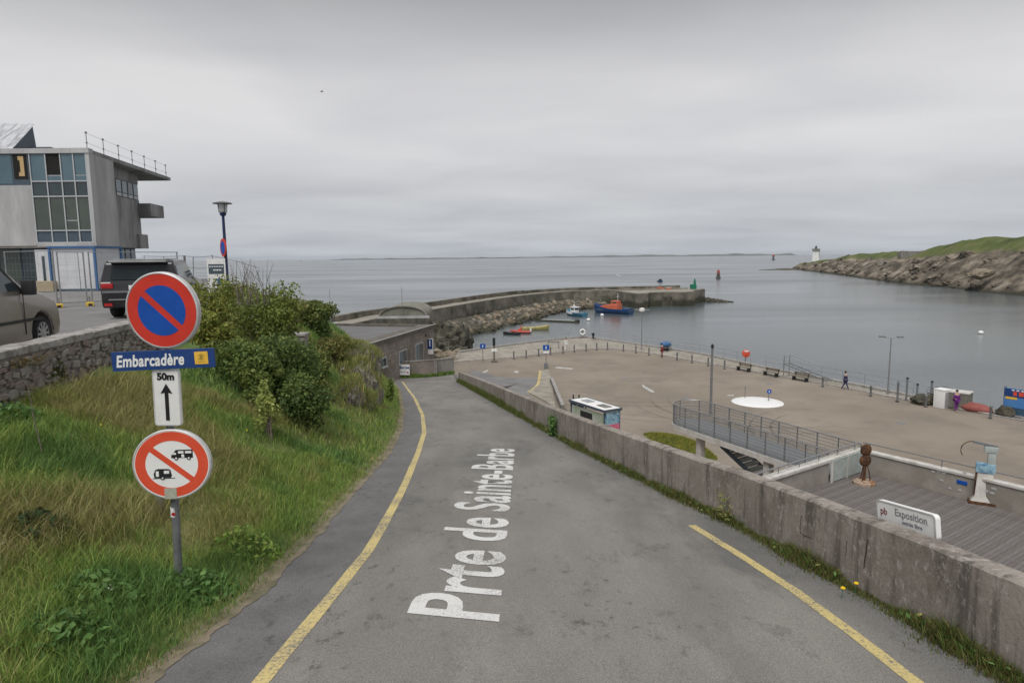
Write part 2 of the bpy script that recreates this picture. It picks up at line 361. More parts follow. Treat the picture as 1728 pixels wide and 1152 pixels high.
M['fascia'] = mat('weathered_fascia', (0.10, 0.09, 0.075), (0.16, 0.145, 0.125), 1.5, 0.9, 0.3, 8)
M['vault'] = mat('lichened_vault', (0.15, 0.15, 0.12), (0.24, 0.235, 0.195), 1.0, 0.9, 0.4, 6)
M['timber'] = [mat('deck_timber_%s' % n, a, b, 2.0, 0.85, 0.5, 14, stretch=(1, 14, 1)) for n, a, b in (('grey', (0.12, 0.108, 0.102), (0.175, 0.16, 0.152)), ('brown', (0.112, 0.098, 0.092), (0.165, 0.148, 0.138)), ('pale', (0.128, 0.117, 0.111), (0.19, 0.175, 0.166)))]
M['steel'] = mat('galvanised_steel', (0.26, 0.265, 0.27), (0.36, 0.365, 0.37), 9, 0.45, metal=0.6)
M['paint_grey'] = mat('grey_painted_metal', (0.16, 0.165, 0.17), None, 5, 0.5)
M['pole_grey'] = mat('sign_pole_grey', (0.14, 0.145, 0.155), (0.21, 0.215, 0.225), 10, 0.5, metal=0.2)
M['dark'] = mat('black_plastic', (0.018, 0.018, 0.02), (0.03, 0.03, 0.033), 8, 0.55)
M['navy'] = mat('navy_painted_metal', (0.018, 0.028, 0.085), (0.028, 0.04, 0.11), 6, 0.45)
M['white'] = mat('white_enamel', (0.72, 0.72, 0.71), (0.78, 0.78, 0.77), 6, 0.5, c3=(0.62, 0.61, 0.58), s3=5, t3=(0.55, 0.8))
M['alu'] = mat('sign_rim_aluminium', (0.5, 0.5, 0.5), (0.62, 0.62, 0.62), 8, 0.45, metal=0.3)
M['red'] = mat('red_sign_film', (0.52, 0.035, 0.02), (0.6, 0.045, 0.028), 5, 0.5)
M['redfade'] = mat('faded_red_sign_film', (0.62, 0.07, 0.03), (0.68, 0.09, 0.045), 5, 0.5)
M['blue'] = mat('blue_sign_film', (0.006, 0.065, 0.33), (0.009, 0.08, 0.39), 5, 0.5)
M['signnavy'] = mat('dark_blue_sign_film', (0.012, 0.045, 0.17), (0.018, 0.055, 0.2), 7, 0.5)
M['ochre'] = mat('ochre_sign_film', (0.72, 0.42, 0.05), (0.78, 0.48, 0.07), 7, 0.5)
M['black'] = mat('black_print', (0.012, 0.012, 0.014), (0.02, 0.02, 0.022), 8, 0.5)
M['ghost'] = mat('faded_print', (0.42, 0.28, 0.05), (0.5, 0.33, 0.06), 8, 0.5)
M['tape'] = mat('weathered_tape', (0.33, 0.33, 0.27), (0.4, 0.4, 0.33), 30, 0.7)
M['glass'] = mat('window_glass', (0.03, 0.045, 0.05), (0.045, 0.065, 0.072), 0.6, 0.06, spec=0.6)
M['glass_blue'] = mat('tinted_window_glass', (0.07, 0.12, 0.15), (0.10, 0.16, 0.19), 0.4, 0.08, spec=0.6)
M['glass_green'] = mat('greenish_window_glass', (0.055, 0.07, 0.06), (0.08, 0.095, 0.08), 0.5, 0.08, spec=0.5)
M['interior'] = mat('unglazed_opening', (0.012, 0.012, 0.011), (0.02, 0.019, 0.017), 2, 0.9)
M['frame'] = mat('window_frame', (0.42, 0.43, 0.44), (0.48, 0.49, 0.5), 4, 0.5)
M['frame_blue'] = mat('slate_window_frame', (0.06, 0.085, 0.11), (0.08, 0.105, 0.13), 4, 0.5)
M['ply'] = mat('plywood', (0.45, 0.31, 0.15), (0.55, 0.4, 0.21), 3, 0.8, stretch=(1, 1, 6))
M['sheet'] = mat('crinkled_foil_sheet', (0.35, 0.36, 0.38), (0.75, 0.76, 0.78), 1.3, 0.35, 0.6, 3, metal=0.5, stretch=(3, 0.5, 1))
M['cabin'] = mat('site_cabin_panel', (0.5, 0.51, 0.53), (0.57, 0.58, 0.6), 2, 0.6)
M['cabinblue'] = mat('site_cabin_blue', (0.045, 0.12, 0.27), (0.06, 0.15, 0.32), 3, 0.5)
M['yellow'] = mat('yellow_foot', (0.6, 0.40, 0.05), (0.68, 0.48, 0.09), 6, 0.7)
M['taupe'] = mat('taupe_car_paint', (0.38, 0.345, 0.315), (0.40, 0.36, 0.33), 2, 0.24, metal=0.55, spec=0.7)
M['blackcar'] = mat('black_car_paint', (0.02, 0.02, 0.024), (0.024, 0.024, 0.028), 2, 0.18, spec=0.6)
M['rubber'] = mat('tyre_rubber', (0.014, 0.014, 0.015), (0.025, 0.025, 0.026), 20, 0.85)
M['alloy'] = mat('alloy_wheel', (0.5, 0.5, 0.51), (0.58, 0.58, 0.59), 6, 0.35, metal=0.6)
M['redlamp'] = mat('tail_lamp_red', (0.35, 0.02, 0.02), (0.42, 0.03, 0.03), 10, 0.25)
M['rust'] = mat('rusted_iron', (0.075, 0.035, 0.018), (0.17, 0.08, 0.035), 9, 0.9, 0.5, 30, c3=(0.05, 0.028, 0.018), s3=5)
M['rustlight'] = mat('weathered_pale_base', (0.3, 0.22, 0.16), (0.42, 0.35, 0.28), 9, 0.9, 0.4, 30, c3=(0.22, 0.09, 0.03), s3=4)
M['skyblue'] = mat('light_blue_paint', (0.20, 0.36, 0.45), (0.35, 0.5, 0.56), 5, 0.6, c3=(0.03, 0.13, 0.28), s3=3.0)
M['palegreen'] = mat('pale_green_grey_paint', (0.33, 0.37, 0.35), (0.42, 0.46, 0.44), 6, 0.7)
M['orange'] = mat('orange_boat_paint', (0.5, 0.12, 0.065), (0.58, 0.16, 0.09), 1.5, 0.45)
M['boatblue'] = mat('blue_boat_paint', (0.02, 0.06, 0.17), (0.03, 0.08, 0.2), 1.5, 0.4)
M['teal'] = mat('turquoise_boat_paint', (0.04, 0.17, 0.26), (0.06, 0.22, 0.31), 1.5, 0.45)
M['yellowboat'] = mat('faded_yellow_boat_paint', (0.45, 0.39, 0.14), (0.55, 0.49, 0.22), 1.5, 0.6)
M['boatgrey'] = mat('grey_boat_deck', (0.27, 0.28, 0.28), (0.36, 0.37, 0.37), 2, 0.7)
M['green'] = mat('harbour_green_paint', (0.01, 0.14, 0.075), (0.018, 0.18, 0.1), 3, 0.5)
M['navred'] = mat('beacon_red_paint', (0.36, 0.07, 0.06), (0.42, 0.1, 0.085), 1, 0.6)
M['beaconbase'] = mat('beacon_masonry', (0.06, 0.055, 0.055), (0.10, 0.09, 0.09), 1, 0.9)
M['benchwood'] = mat('bench_wood', (0.13, 0.115, 0.085), (0.19, 0.165, 0.125), 6, 0.85)
M['algae'] = mat('algae_covered_slip', (0.40, 0.42, 0.38), (0.55, 0.57, 0.54), 0.4, 0.7, 0.1, 6, c3=(0.24, 0.32, 0.20), s3=0.25, world=True)
M['foam'] = mat('sea_foam', (0.4, 0.42, 0.43), (0.6, 0.62, 0.63), 0.2, 0.8)
M['lamp_glass'] = mat('lamp_glass', (0.55, 0.56, 0.55), (0.62, 0.63, 0.62), 5, 0.2)
M['skin'] = mat('skin', (0.45, 0.29, 0.22), (0.5, 0.33, 0.25), 10, 0.6)
M['posterpink'] = mat('pink_poster', (0.55, 0.08, 0.16), (0.62, 0.14, 0.22), 1.5, 0.5, c3=(0.45, 0.5, 0.55), s3=1.2)
M['posterblue'] = mat('blue_seaside_poster', (0.05, 0.16, 0.42), (0.09, 0.25, 0.52), 0.7, 0.5)
M['posterteal'] = mat('dark_sea_poster', (0.03, 0.07, 0.12), (0.05, 0.10, 0.16), 0.8, 0.5)
M['purple'] = mat('purple_cloth', (0.10, 0.015, 0.14), (0.14, 0.025, 0.19), 9, 0.85)
M['cloth_red'] = mat('dark_red_cloth', (0.16, 0.02, 0.03), (0.22, 0.03, 0.04), 9, 0.85)
M['cloth_white'] = mat('white_cloth', (0.6, 0.6, 0.6), (0.68, 0.68, 0.68), 9, 0.85)
M['cloth_blue'] = mat('dark_blue_cloth', (0.03, 0.035, 0.09), (0.045, 0.05, 0.12), 9, 0.85)
M['hair'] = mat('dark_hair', (0.02, 0.014, 0.01), (0.03, 0.02, 0.015), 12, 0.7)
M['wallcon'] = None
def wall_mat():
    m = bpy.data.materials.new('weathered_wall_concrete'); m.use_nodes = True; t = m.node_tree; b = t.nodes['Principled BSDF']
    P = N(t, 'ShaderNodeNewGeometry').outputs['Position']
    def noise(scale, stretch=(1, 1, 1), d=6, ro=0.65):
        mp = N(t, 'ShaderNodeMapping'); mp.inputs['Scale'].default_value = stretch; t.links.new(P, mp.inputs[0])
        n = N(t, 'ShaderNodeTexNoise', i_Scale=scale, i_Detail=float(d), i_Roughness=ro); t.links.new(mp.outputs[0], n.inputs['Vector']); return n.outputs[0]
    def ramp(s, a, ca, bb, cb):
        r = N(t, 'ShaderNodeValToRGB'); e = r.color_ramp.elements; e[0].position = a; e[1].position = bb; e[0].color = (*ca, 1); e[1].color = (*cb, 1)
        t.links.new(s, r.inputs[0]); return r.outputs[0]
    def mix(f, a, c):
        x = N(t, 'ShaderNodeMix', data_type='RGBA'); t.links.new(f, x.inputs[0]); t.links.new(a, x.inputs[6])
        if isinstance(c, tuple): x.inputs[7].default_value = (*c, 1)
        else: t.links.new(c, x.inputs[7])
        return x.outputs[2]
    W, B0 = (1, 1, 1), (0, 0, 0)
    base = ramp(noise(1.3), 0.32, (0.215, 0.188, 0.162), 0.68, (0.34, 0.308, 0.272))
    base = mix(ramp(noise(3.5, (1, 1, 0.35)), 0.56, B0, 0.72, (0.8,)*3), base, (0.37, 0.34, 0.315))
    base = mix(ramp(noise(5, (1, 1, 0.10), 5), 0.52, B0, 0.66, (0.85,)*3), base, (0.105, 0.095, 0.08))
    base = mix(ramp(noise(0.9, (1, 1, 1), 6, 0.7), 0.50, B0, 0.66, (0.7,)*3), base, (0.135, 0.112, 0.093))
    base = mix(ramp(noise(2.4, (1, 1, 0.8), 8, 0.8), 0.57, B0, 0.63, (0.65,)*3), base, (0.40, 0.365, 0.335))
    base = mix(ramp(noise(16, (1, 1, 0.6), 5), 0.56, B0, 0.66, (0.6,)*3), base, (0.44, 0.41, 0.385))
    base = mix(ramp(noise(30, (1, 1, 1), 4), 0.62, B0, 0.70, (0.8,)*3), base, (0.09, 0.085, 0.075))
    at = N(t, 'ShaderNodeAttribute', attribute_name='top')
    ad = N(t, 'ShaderNodeMath', operation='MULTIPLY_ADD'); t.links.new(noise(4, (1, 1, 0.25)), ad.inputs[0]); ad.inputs[1].default_value = 0.8; t.links.new(at.outputs['Fac'], ad.inputs[2])
    lich = ramp(ad.outputs[0], 1.03, B0, 1.19, (0.88,)*3)
    lc = ramp(noise(12), 0.35, (0.10, 0.093, 0.076), 0.65, (0.20, 0.187, 0.16))
    base = mix(lich, base, lc)
    t.links.new(base, b.inputs['Base Color']); b.inputs['Roughness'].default_value = 0.92; b.inputs['Specular IOR Level'].default_value = 0.2
    bp = N(t, 'ShaderNodeBump', i_Strength=0.6, i_Distance=0.015); t.links.new(noise(22), bp.inputs['Height']); t.links.new(bp.outputs[0], b.inputs['Normal'])
    return m
M['wallcon'] = wall_mat()

# ------------------------------------------------------------------ setting: sea, islands
def sheet_grid(x0, x1, y0, y1, nx, ny, z):
    mb = MB(); mb.grid([[(x0+(x1-x0)*i/nx, y0+(y1-y0)*j/ny, z) for i in range(nx+1)] for j in range(ny+1)]); return mb
struct('sea', sheet_grid(-17000, 17000, -600, 19000, 4, 4, 0.0), M['sea'])
def island(name, x0, x1, Y, hts, base_y):
    mb = MB(); n = len(hts); rows = []
    for j, (dy, f) in enumerate(((-220, 0), (-120, 0.55), (0, 1), (150, 0.9), (420, 0))):
        rows.append([(PY(x0+(x1-x0)*i/(n-1), base_y, Y).x*(1+dy/Y), Y+dy, hts[i]*f - (1.5 if f == 0 else 0)) for i in range(n)])
    mb.grid(rows)
    return struct(name, mb, M['island'], smooth=True)
M['island'] = mat('island_heath', (0.045, 0.06, 0.045), (0.09, 0.10, 0.075), 0.004, 0.9)
hh = lambda n, h, s: [0.5]+[h*(0.55+0.45*mnoise.noise(Vector((i*0.35+s, 0, 0)))+0.15*mnoise.noise(Vector((i*1.3+s, 5, 0)))) for i in range(1, n-1)]+[0.5]
island('island', 556, 885, 9000, hh(40, 27, 1.0), 435)
island('island', 820, 1345, 10500, [a*(0.5+0.8*min(1, i/22)) for i, a in enumerate(hh(50, 36, 7.7))], 431)

# ------------------------------------------------------------------ headland
SHORE = [(330, 800), (321, 757), (280, 587), (245, 468), (223, 381), (217, 331), (205.5, 289), (203, 263), (206, 225), (225, 160), (255, 80), (300, -40)]
def resample(pl, n):
    pl = [Vector(p) for p in pl]; L = [0]
    for a, b in zip(pl, pl[1:]): L.append(L[-1]+(b-a).length)
    outp = []
    for i in range(n):
        s = L[-1]*i/(n-1)
        k = max(j for j in range(len(L)) if L[j] <= s+1e-9); k = min(k, len(pl)-2)
        f = (s-L[k])/(L[k+1]-L[k]); outp.append(pl[k].lerp(pl[k+1], f))
    return outp
sh = resample([(420, 960), (392, 915), (368, 880), (350, 830)] + SHORE[1:], 330)
RID = [(-50, 24), (200, 25), (290, 26), (340, 25.5), (375, 24.3), (405, 22.6), (428, 19.4), (450, 18.4), (520, 17.4), (640, 14.5), (700, 10.5), (750, 7), (800, 5), (880, 4.5), (960, 4)]
rows = []; turfv = []
ts = [0, 2, 4, 6, 8, 10, 13, 16, 19, 22, 25, 28, 31, 35, 39, 43, 48, 54, 60, 68, 78, 90, 105, 125, 150, 190, 250]
for i, p in enumerate(sh):
    a = sh[max(0, i-3)]; b = sh[min(len(sh)-1, i+3)]; d = (b-a).normalized(); nrm = Vector((-d.y, d.x))
    if nrm.x < 0: nrm = -nrm
    nrm = (nrm + Vector((0.9, 0.25))).normalized()
    rid = lin(p.y, RID); row = []; tv = []
    wdt = 46 if p.y < 600 else 30
    for t in ts:
        q = p + nrm*t
        if p.y > 700: q = p + nrm*min(t, 90)*0.6 + Vector((0, t*0.02))
        f = min(1, t/wdt); prof = 0.62*(1-(1-f)**2.0) + 0.38*f*f*(3-2*f)
        z = -1.2 + (rid+1.2)*prof
        nzv = mnoise.hetero_terrain(Vector((q.x*0.03, q.y*0.03, 3)), 0.9, 2.0, 5, 0.7)
        rg = mnoise.noise(Vector((q.x*0.07, q.y*0.07, 1)))*3.6 + mnoise.noise(Vector((q.x*0.2, q.y*0.2, 9)))*2.2 + mnoise.noise(Vector((q.x*0.45, q.y*0.45, 5)))*1.2 - abs(mnoise.noise(Vector((q.x*0.06+q.y*0.05, q.y*0.03, 4))))*5 + 1
        k = math.sin(math.pi*min(1, f*0.8+0.12))*(1 if t > 0 else 0)
        z += k*(rg*0.75*min(1, rid/16)) + (nzv-0.8)*1.1*min(1, t/20) + 1.5*mnoise.noise(Vector((q.x*0.045, q.y*0.045, 30)))*min(1, t/25)*min(1, rid/16)
        if t == 0: z = -1.5
        row.append((q.x, q.y, z)); tv.append(min(1, max(0, (z/max(rid, 1)-0.50)*2.5)) * (0.62 if p.y > 430 else 1.0))
    rows.append(row); turfv += tv
mb = MB(); mb.grid(rows)
hd = struct('headland', mb, headland_mat(), smooth=False)
at = hd.data.attributes.new('turf', 'FLOAT', 'POINT'); at.data.foreach_set('value', turfv)
hd.data.polygons.foreach_set('use_smooth', [True]*len(hd.data.polygons))
def blob(c, r, seed, amp=0.35, sub=3, freq=1.0, flat=0.0):
    bm = bmesh.new(); bmesh.ops.create_icosphere(bm, subdivisions=sub, radius=1)
    for v in bm.verts:
        n = v.co.normalized(); k = 1+amp*(mnoise.noise(n*1.5*freq+Vector((seed, 0, 0)))+0.6*mnoise.noise(n*3.7*freq+Vector((0, seed, 0)))+0.35*mnoise.noise(n*8*freq+Vector((0, 0, seed))))
        v.co = Vector((n.x*r[0]*k, n.y*r[1]*k, n.z*r[2]*k)) + Vector(c)
    mb = MB(); bm.verts.ensure_lookup_table()
    mb.add([v.co.copy() for v in bm.verts], [[v.index for v in f.verts] for f in bm.faces]); bm.free(); return mb
crm = []
for k in range(6):
    me = mesh_of('crag', blob((0, 0, 0), (1, 1, 1), k*5.3, 0.55, 3, 1.3)); me.materials.append(hd.data.materials[0])
    a_ = me.attributes.new('turf', 'FLOAT', 'POINT'); a_.data.foreach_set('value', [0.0]*len(me.vertices)); crm.append(me)
for k in range(150):
    i = random.randrange(60, 250); j = random.choice((2, 2, 3, 3, 4, 4, 5, 6, 7, 8, 9)); q = Vector(rows[i][j])
    if q.y > 800: continue
    o = bpy.data.objects.new('crag', crm[k % 6]); COL.objects.link(o); o.parent = hd; sz = random.uniform(0.9, 3.0)*(1.2 if q.y < 420 else 0.9)
    o.location = q - Vector((0, 0, sz*0.38)); o.scale = (sz*random.uniform(0.9, 1.8), sz*random.uniform(0.8, 1.3), sz*random.uniform(0.5, 0.95)); o.rotation_euler = (random.uniform(-.4, .4), random.uniform(-.5, .1), random.uniform(0, 6))
# low rock shelf running out from the lighthouse point
mb = MB()
for i in range(26):
    t = i/25; p = PZ(1300+95*t, 456-2.5*math.sin(t*2.2)+2*t, 0)
    s = 5+16*t; r_ = MB(); b_ = blob((p.x+random.uniform(-8, 8), p.y+random.uniform(-20, 20), -0.5), (s*1.2, s*1.4, 0.9+2.6*t*t), i*1.7, 0.3, 2); mb.add(b_.v, b_.f)
struct('rock_shelf', mb, M['darkrock'], smooth=True)

# lighthouse
lp = PY(1376, 443.5, 900); lz = lp.z
lhs = 1.12
lh = thing('lighthouse', 'white square lighthouse tower with dark lantern on the rocky headland point', 'lighthouse', (lp.x, lp.y, lz-1.5), R(-24))
mb = MB(); mb.prism([(-4.2, -4.2), (4.2, -4.2), (4.2, 4.2), (-4.2, 4.2)], 0, 1.5); ob('plinth', mb, M['concrete_dark'], lh)
mb = MB(); vs = [(-3.9, -3.9, 1.5), (3.9, -3.9, 1.5), (3.9, 3.9, 1.5), (-3.9, 3.9, 1.5), (-3.4, -3.4, 16), (3.4, -3.4, 16), (3.4, 3.4, 16), (-3.4, 3.4, 16)]
mb.add(vs, [(0, 1, 5, 4), (1, 2, 6, 5), (2, 3, 7, 6), (3, 0, 4, 7), (4, 5, 6, 7)]); ob('tower', mb, M['white'], lh)
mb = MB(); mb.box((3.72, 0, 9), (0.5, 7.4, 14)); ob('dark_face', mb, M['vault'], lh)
mb = MB(); mb.box((0, 0, 16.5), (9.2, 9.2, 1.0)); mb.box((0, 0, 17.6), (8.6, 8.6, 1.2)); ob('gallery', mb, M['concrete_dark'], lh)
mb = MB(); mb.lathe([(1.3, 18.2), (1.3, 20.2), (1.5, 20.3), (0.2, 21.6), (0.1, 22.6)], 12); ob('lantern', mb, M['beaconbase'], lh)
for z in (5, 10, 13.5):
    mb = MB(); mb.box((0, -3.78+(z-1.5)*0.0345, z), (0.9, 0.2, 1.6)); ob('window', mb, M['glass'], lh)
# fort ruins
def wallring(name, label, px, py, Y, wpx, hm, matl, sunk=2):
    p = PY(px, py, Y); w_ = wpx/FPX*Y
    t = thing(name, label, 'ruin', (p.x, p.y, p.z), R(-25))
    mb = MB()
    for i in range(7):
        h_ = hm*(0.75+0.35*random.random()); mb.box((-w_/2+w_*(i+0.5)/7, 0, h_/2-sunk/2), (w_/7*1.002, 3+0.02*i, h_+sunk))
    mb.box((-w_/2, 5, hm*0.35-sunk/2), (2.2, 8, hm*0.8+sunk)); mb.box((w_/2-1, 5, hm*0.4-sunk/2), (2.3, 8, hm*0.8+sunk))
    ob('wall', mb, matl, t); return t, w_
wallring('ruined_fort', 'long low grey ruined fort wall on top of the headland', 1544, 430, 455, 42, 2.6, M['concrete_dark'])
lh.scale = (lhs, lhs, lhs)
t, w_ = wallring('ruined_hut', 'small pale ruined stone hut on the headland slope', 1492, 447, 480, 15, 3.6, M['quay'])
mb = MB(); mb.box((0.3, -1.52, 1.4), (w_*0.3, 0.2, 1.5)); ob('opening', mb, M['interior'], t)
p = PY(1705, 436, 330); mb = blob((0, 0, 0), (3.6, 3, 2.0), 4.2, 0.3); o = ob('pale_rock', mb, M['boulder'][1], smooth=True, loc=(p.x, p.y, p.z-0.8)); tag(o, 'pale bare boulder standing in the turf of the headland', 'rock')
p = PY(1655, 458, 300); mb = blob((0, 0, 0), (5, 4, 2.2), 8.2, 0.35); o = ob('brown_rock', mb, M['boulder'][0], smooth=True, loc=(p.x, p.y, p.z-1)); tag(o, 'brown rock crag on the headland slope below the pale boulder', 'rock')

# ------------------------------------------------------------------ breakwater
INNER = [(-40, 88), (-35, 103), (-31, 121), (-26.5, 140), (-18.3, 159), (-11, 179), (-3.5, 198), (4.5, 214), (13, 227), (24, 238), (38, 241), (52, 244), (66, 249)]
ip = resample(INNER, 60)
bw = thing('breakwater', 'long curved stone breakwater with parapet and boulder slope across the harbour', 'breakwater')
def offs(pl, d):
    r_ = []
    for i, p in enumerate(pl):
        a = pl[max(0, i-1)]; b = pl[min(len(pl)-1, i+1)]; t = (b-a).normalized(); r_.append(p+Vector((-t.y, t.x))*d)
    return r_
outer = offs(ip, 6.2); par_i = offs(ip, 5.0); bt = offs(ip, -0.9)
TOPZ = 5.2
def jz(i): return TOPZ + 0.05*math.sin(i*1.7)
mb = MB(); mb.grid([[(bt[i].x, bt[i].y, -2) for i in range(60)], [(ip[i].x, ip[i].y, jz(i)) for i in range(60)]][::-1]); ob('harbour_face', mb, M['jetty'], bw)
mb = MB(); mb.grid([[(p.x, p.y, jz(i)) for i, p in enumerate(ip)], [(p.x, p.y, jz(i)) for i, p in enumerate(par_i)]][::-1]); ob('walkway', mb, M['jettytop'], bw)
mb = MB()
for i in range(59):
    pts = [par_i[i], par_i[i+1], outer[i+1], outer[i]]; pts = [(q.x, q.y) for q in pts]
    mb.prism(pts, -2, TOPZ+1.15 if i < 40 else TOPZ+0.95)
ob('parapet', mb, M['jetty'], bw)
mb = MB(); e2 = offs(ip, 0.55)
for i in range(59):
    mb.prism([tuple(q.xy) for q in (ip[i], ip[i+1], e2[i+1], e2[i])], TOPZ-0.25, TOPZ+0.16)
ob('edge_coping', mb, M['jettytop'], bw)
# quay head blocks
head = [(37, 246), (41.5, 223), (46, 224), (47.5, 229), (56, 231.5), (58.5, 228.3), (64, 232), (65, 240), (68.5, 243), (72.5, 249), (70, 256), (40, 250)]
mb = MB(); mb.prism(head, -2, 4.75); ob('quay_head', mb, M['jetty'], bw)
mb = MB(); mb.prism([(x*0.985+0.9, y*0.985+3.6) for x, y in head], 4.754, 5.0); ob('head_paving', mb, M['jettytop'], bw)
mb = MB(); mb.prism([(46.3, 229.5), (56.3, 232), (56.1, 231.4), (46.5, 228.9)], 0, 3.2); ob('weed_patch', mb, M['darkrock'], bw)
def facet(seed, sub=2):
    b = blob((0, 0, 0), (1, 1, 1), seed, 0.5, sub, 0.8); return b
bmeshes = []
for k in range(6):
    me = mesh_of('boulder', facet(k*3.1, 1)); bmeshes.append(me)
bpath = resample([(-14, 150), (-10, 158), (-3, 175), (4.5, 196), (13, 213), (22, 224), (31, 232)], 100)
nb = 0
vmesh = {}
for i in range(285):
    f = random.random()**0.85; p = bpath[min(98, int(f*99))]; a = bpath[min(99, int(f*99)+1)]; d = (a-p).normalized(); nr = Vector((-d.y, d.x))
    u = random.random(); q = p + nr*(-5.2+6.6*u) + d*random.uniform(-1, 1)
    mi = random.randrange(6); ci = random.choices((0, 1, 2), (5, 3, 3))[0]
    if u < 0.22: ci = 2
    if (mi, ci) not in vmesh:
        me = bmeshes[mi].copy(); me.materials.append(M['boulder'][ci]); vmesh[(mi, ci)] = me
    o = bpy.data.objects.new('boulder', vmesh[(mi, ci)]); COL.objects.link(o); o.parent = bw
    s = random.uniform(0.55, 1.2); o.scale = (s*random.uniform(0.8, 1.3), s*random.uniform(0.8, 1.3), s*random.uniform(0.6, 0.95))
    o.rotation_euler = (random.uniform(-.5, .5), random.uniform(-.5, .5), random.uniform(0, 6.28)); o.location = (q.x, q.y, 0.0+2.5*u)
# underlying slope of rubble
mb = MB(); rr = []
for off, z in ((-6.5, -1.5), (-3.5, 0.6), (0, 2.4), (1.9, 3.1)):
    rr.append([tuple((q.x, q.y, z+0.4*mnoise.noise(Vector((q.x*.6, q.y*.6, off))))) for q in offs(bpath, off)])
mb.grid(rr); o = ob('rubble_core', mb, M['darkrock'], bw); stuff(o)
# beacon on the head
p = PZ(1171, 487.5, 5.0)
p = Vector((67.5, 247, 5.0))
gb = thing('harbour_light', 'green harbour light with box and mast at the breakwater tip', 'harbour light', p)
mb = MB(); mb.box((0, 0, 0.9), (2.0, 1.8, 1.8)); ob('cabin', mb, M['green'], gb, bevel=0.05)
mb = MB(); mb.lathe([(0.45, 1.8), (0.4, 3.0), (0.28, 3.05), (0.28, 3.5), (0.35, 3.55), (0.05, 3.9)], 12, (0.5, 0, 0)); ob('lantern_mast', mb, M['green'], gb)
for k, (x, y) in enumerate(((55, 246), (58, 245.6))):
    cr_ = thing('fish_crate', ('stack of orange fish crates' if k == 0 else 'smaller pile of orange and white fish crates') + ' on the breakwater head near the green light', 'crate', (x, y, 5.0), 0.3*k)
    mb = MB(); mb.box((0, 0, 0.35), (2.0-k*0.4, 1.3, 0.7)); ob('crate_body', mb, M['orange'], cr_, bevel=0.04)
    mb = MB(); mb.box((0, 0, 0.76), (2.1-k*0.4, 1.4, 0.12)); ob('crate_rim', mb, M['white'] if k else M['orange'], cr_)
# tip rocks
mb = MB()
for i in range(9):
    b_ = blob((72.5+i*1.15+random.uniform(-.5, .5), 250.5-i*0.4, 0.1), (1.7-0.1*i, 1.6, 1.9-0.19*i), i*2.2, 0.35, 2); mb.add(b_.v, b_.f)
struct('tip_rocks', mb, M['darkrock'], smooth=True)

# sea marks
p = PZ(1212, 470, 0)
bt_ = thing('beacon_tower', 'dark masonry beacon tower with red top standing in the sea channel', 'beacon', (p.x, p.y, 0)); bt_.scale = (0.82, 0.82, 0.9)
mb = MB(); mb.lathe([(2.3, -1), (2.1, 1.2), (1.7, 1.3), (1.35, 4.6)], 14); ob('base', mb, M['beaconbase'], bt_)
mb = MB(); mb.lathe([(1.36, 4.6), (1.2, 6.6), (1.3, 6.7), (0.15, 7.4), (0.1, 8.0)], 14); ob('red_top', mb, M['navred'], bt_)
p = PZ(1305, 439, 0)
bt2 = thing('distant_beacon', 'tiny dark beacon tower far out near the horizon by the headland', 'beacon', (p.x, p.y, 0))
mb = MB(); mb.lathe([(6.5, -1), (4.5, 2), (3, 3), (2.6, 12)], 10); ob('base', mb, M['beaconbase'], bt2)
mb = MB(); mb.lathe([(2.6, 12), (4, 13), (4, 16), (0.5, 17)], 10); ob('topmark', mb, M['navred'], bt2)
p = PZ(508, 441.5, 0)
sb = thing('distant_ship', 'tiny grey boat on the horizon left of the island', 'boat', (p.x, p.y, 0), 0.3)
mb = MB(); mb.box((0, 0, 1.2), (14, 4, 2.6)); ob('hull', mb, M['beaconbase'], sb)
mb = MB(); mb.box((2, 0, 4), (4, 3, 3.2)); ob('wheelhouse', mb, M['boatgrey'], sb)

# ------------------------------------------------------------------ boats
def hull(L, B, D, n=14, bowrise=0.5, tr=0.8, z0=-0.4, th=0.08):
    """bow at +x"""
    mb = MB(); rows = []
    prof = []
    for i in range(n+1):
        t = i/n; x = -L/2+L*t
        b = B/2*(tr+(1-tr)*math.sin(min(1, t/0.45)*math.pi/2))*(1 if t < 0.5 else math.sqrt(max(0, 1-((t-0.5)/0.5)**2.2)))
        zs = D+bowrise*max(0, (t-0.35)/0.65)**2
        b = max(b, 0.02)
        kx = x - (0.10*L*(t > 0.75)*((t-0.75)/0.25)**1.5)*0
        prof.append((x, b, zs))
        rows.append([(x, -b, zs), (x, -b*0.93, zs*0.45), (x-0.04*L*t, -b*0.6, z0*0.6), (x-0.07*L*t, 0, z0), (x-0.04*L*t, b*0.6, z0*0.6), (x, b*0.93, zs*0.45), (x, b, zs),
                     (x-th*t, max(b-th, 0.005), zs), (x-th*t, max(b-th, 0.005)*0.9, zs-D*0.45), (x-th*t, -max(b-th, 0.005)*0.9, zs-D*0.45), (x-th*t, -max(b-th, 0.005), zs), (x, -b, zs)])
    mb.grid(rows)
    m0 = len(rows[0])
    mb.f.append(tuple(range(7))[::-1])
    return mb, prof
def boat(name, label, px0, py0, px1, py1, L=None, group=None, flip=False):
    a = PZ(px0, py0, 0); b = PZ(px1, py1, 0); c = (a+b)/2; d = a-b
    rz = math.atan2(d.y, d.x)
    return thing(name, label, 'boat', (c.x, c.y, 0), rz, group), (L or d.length)
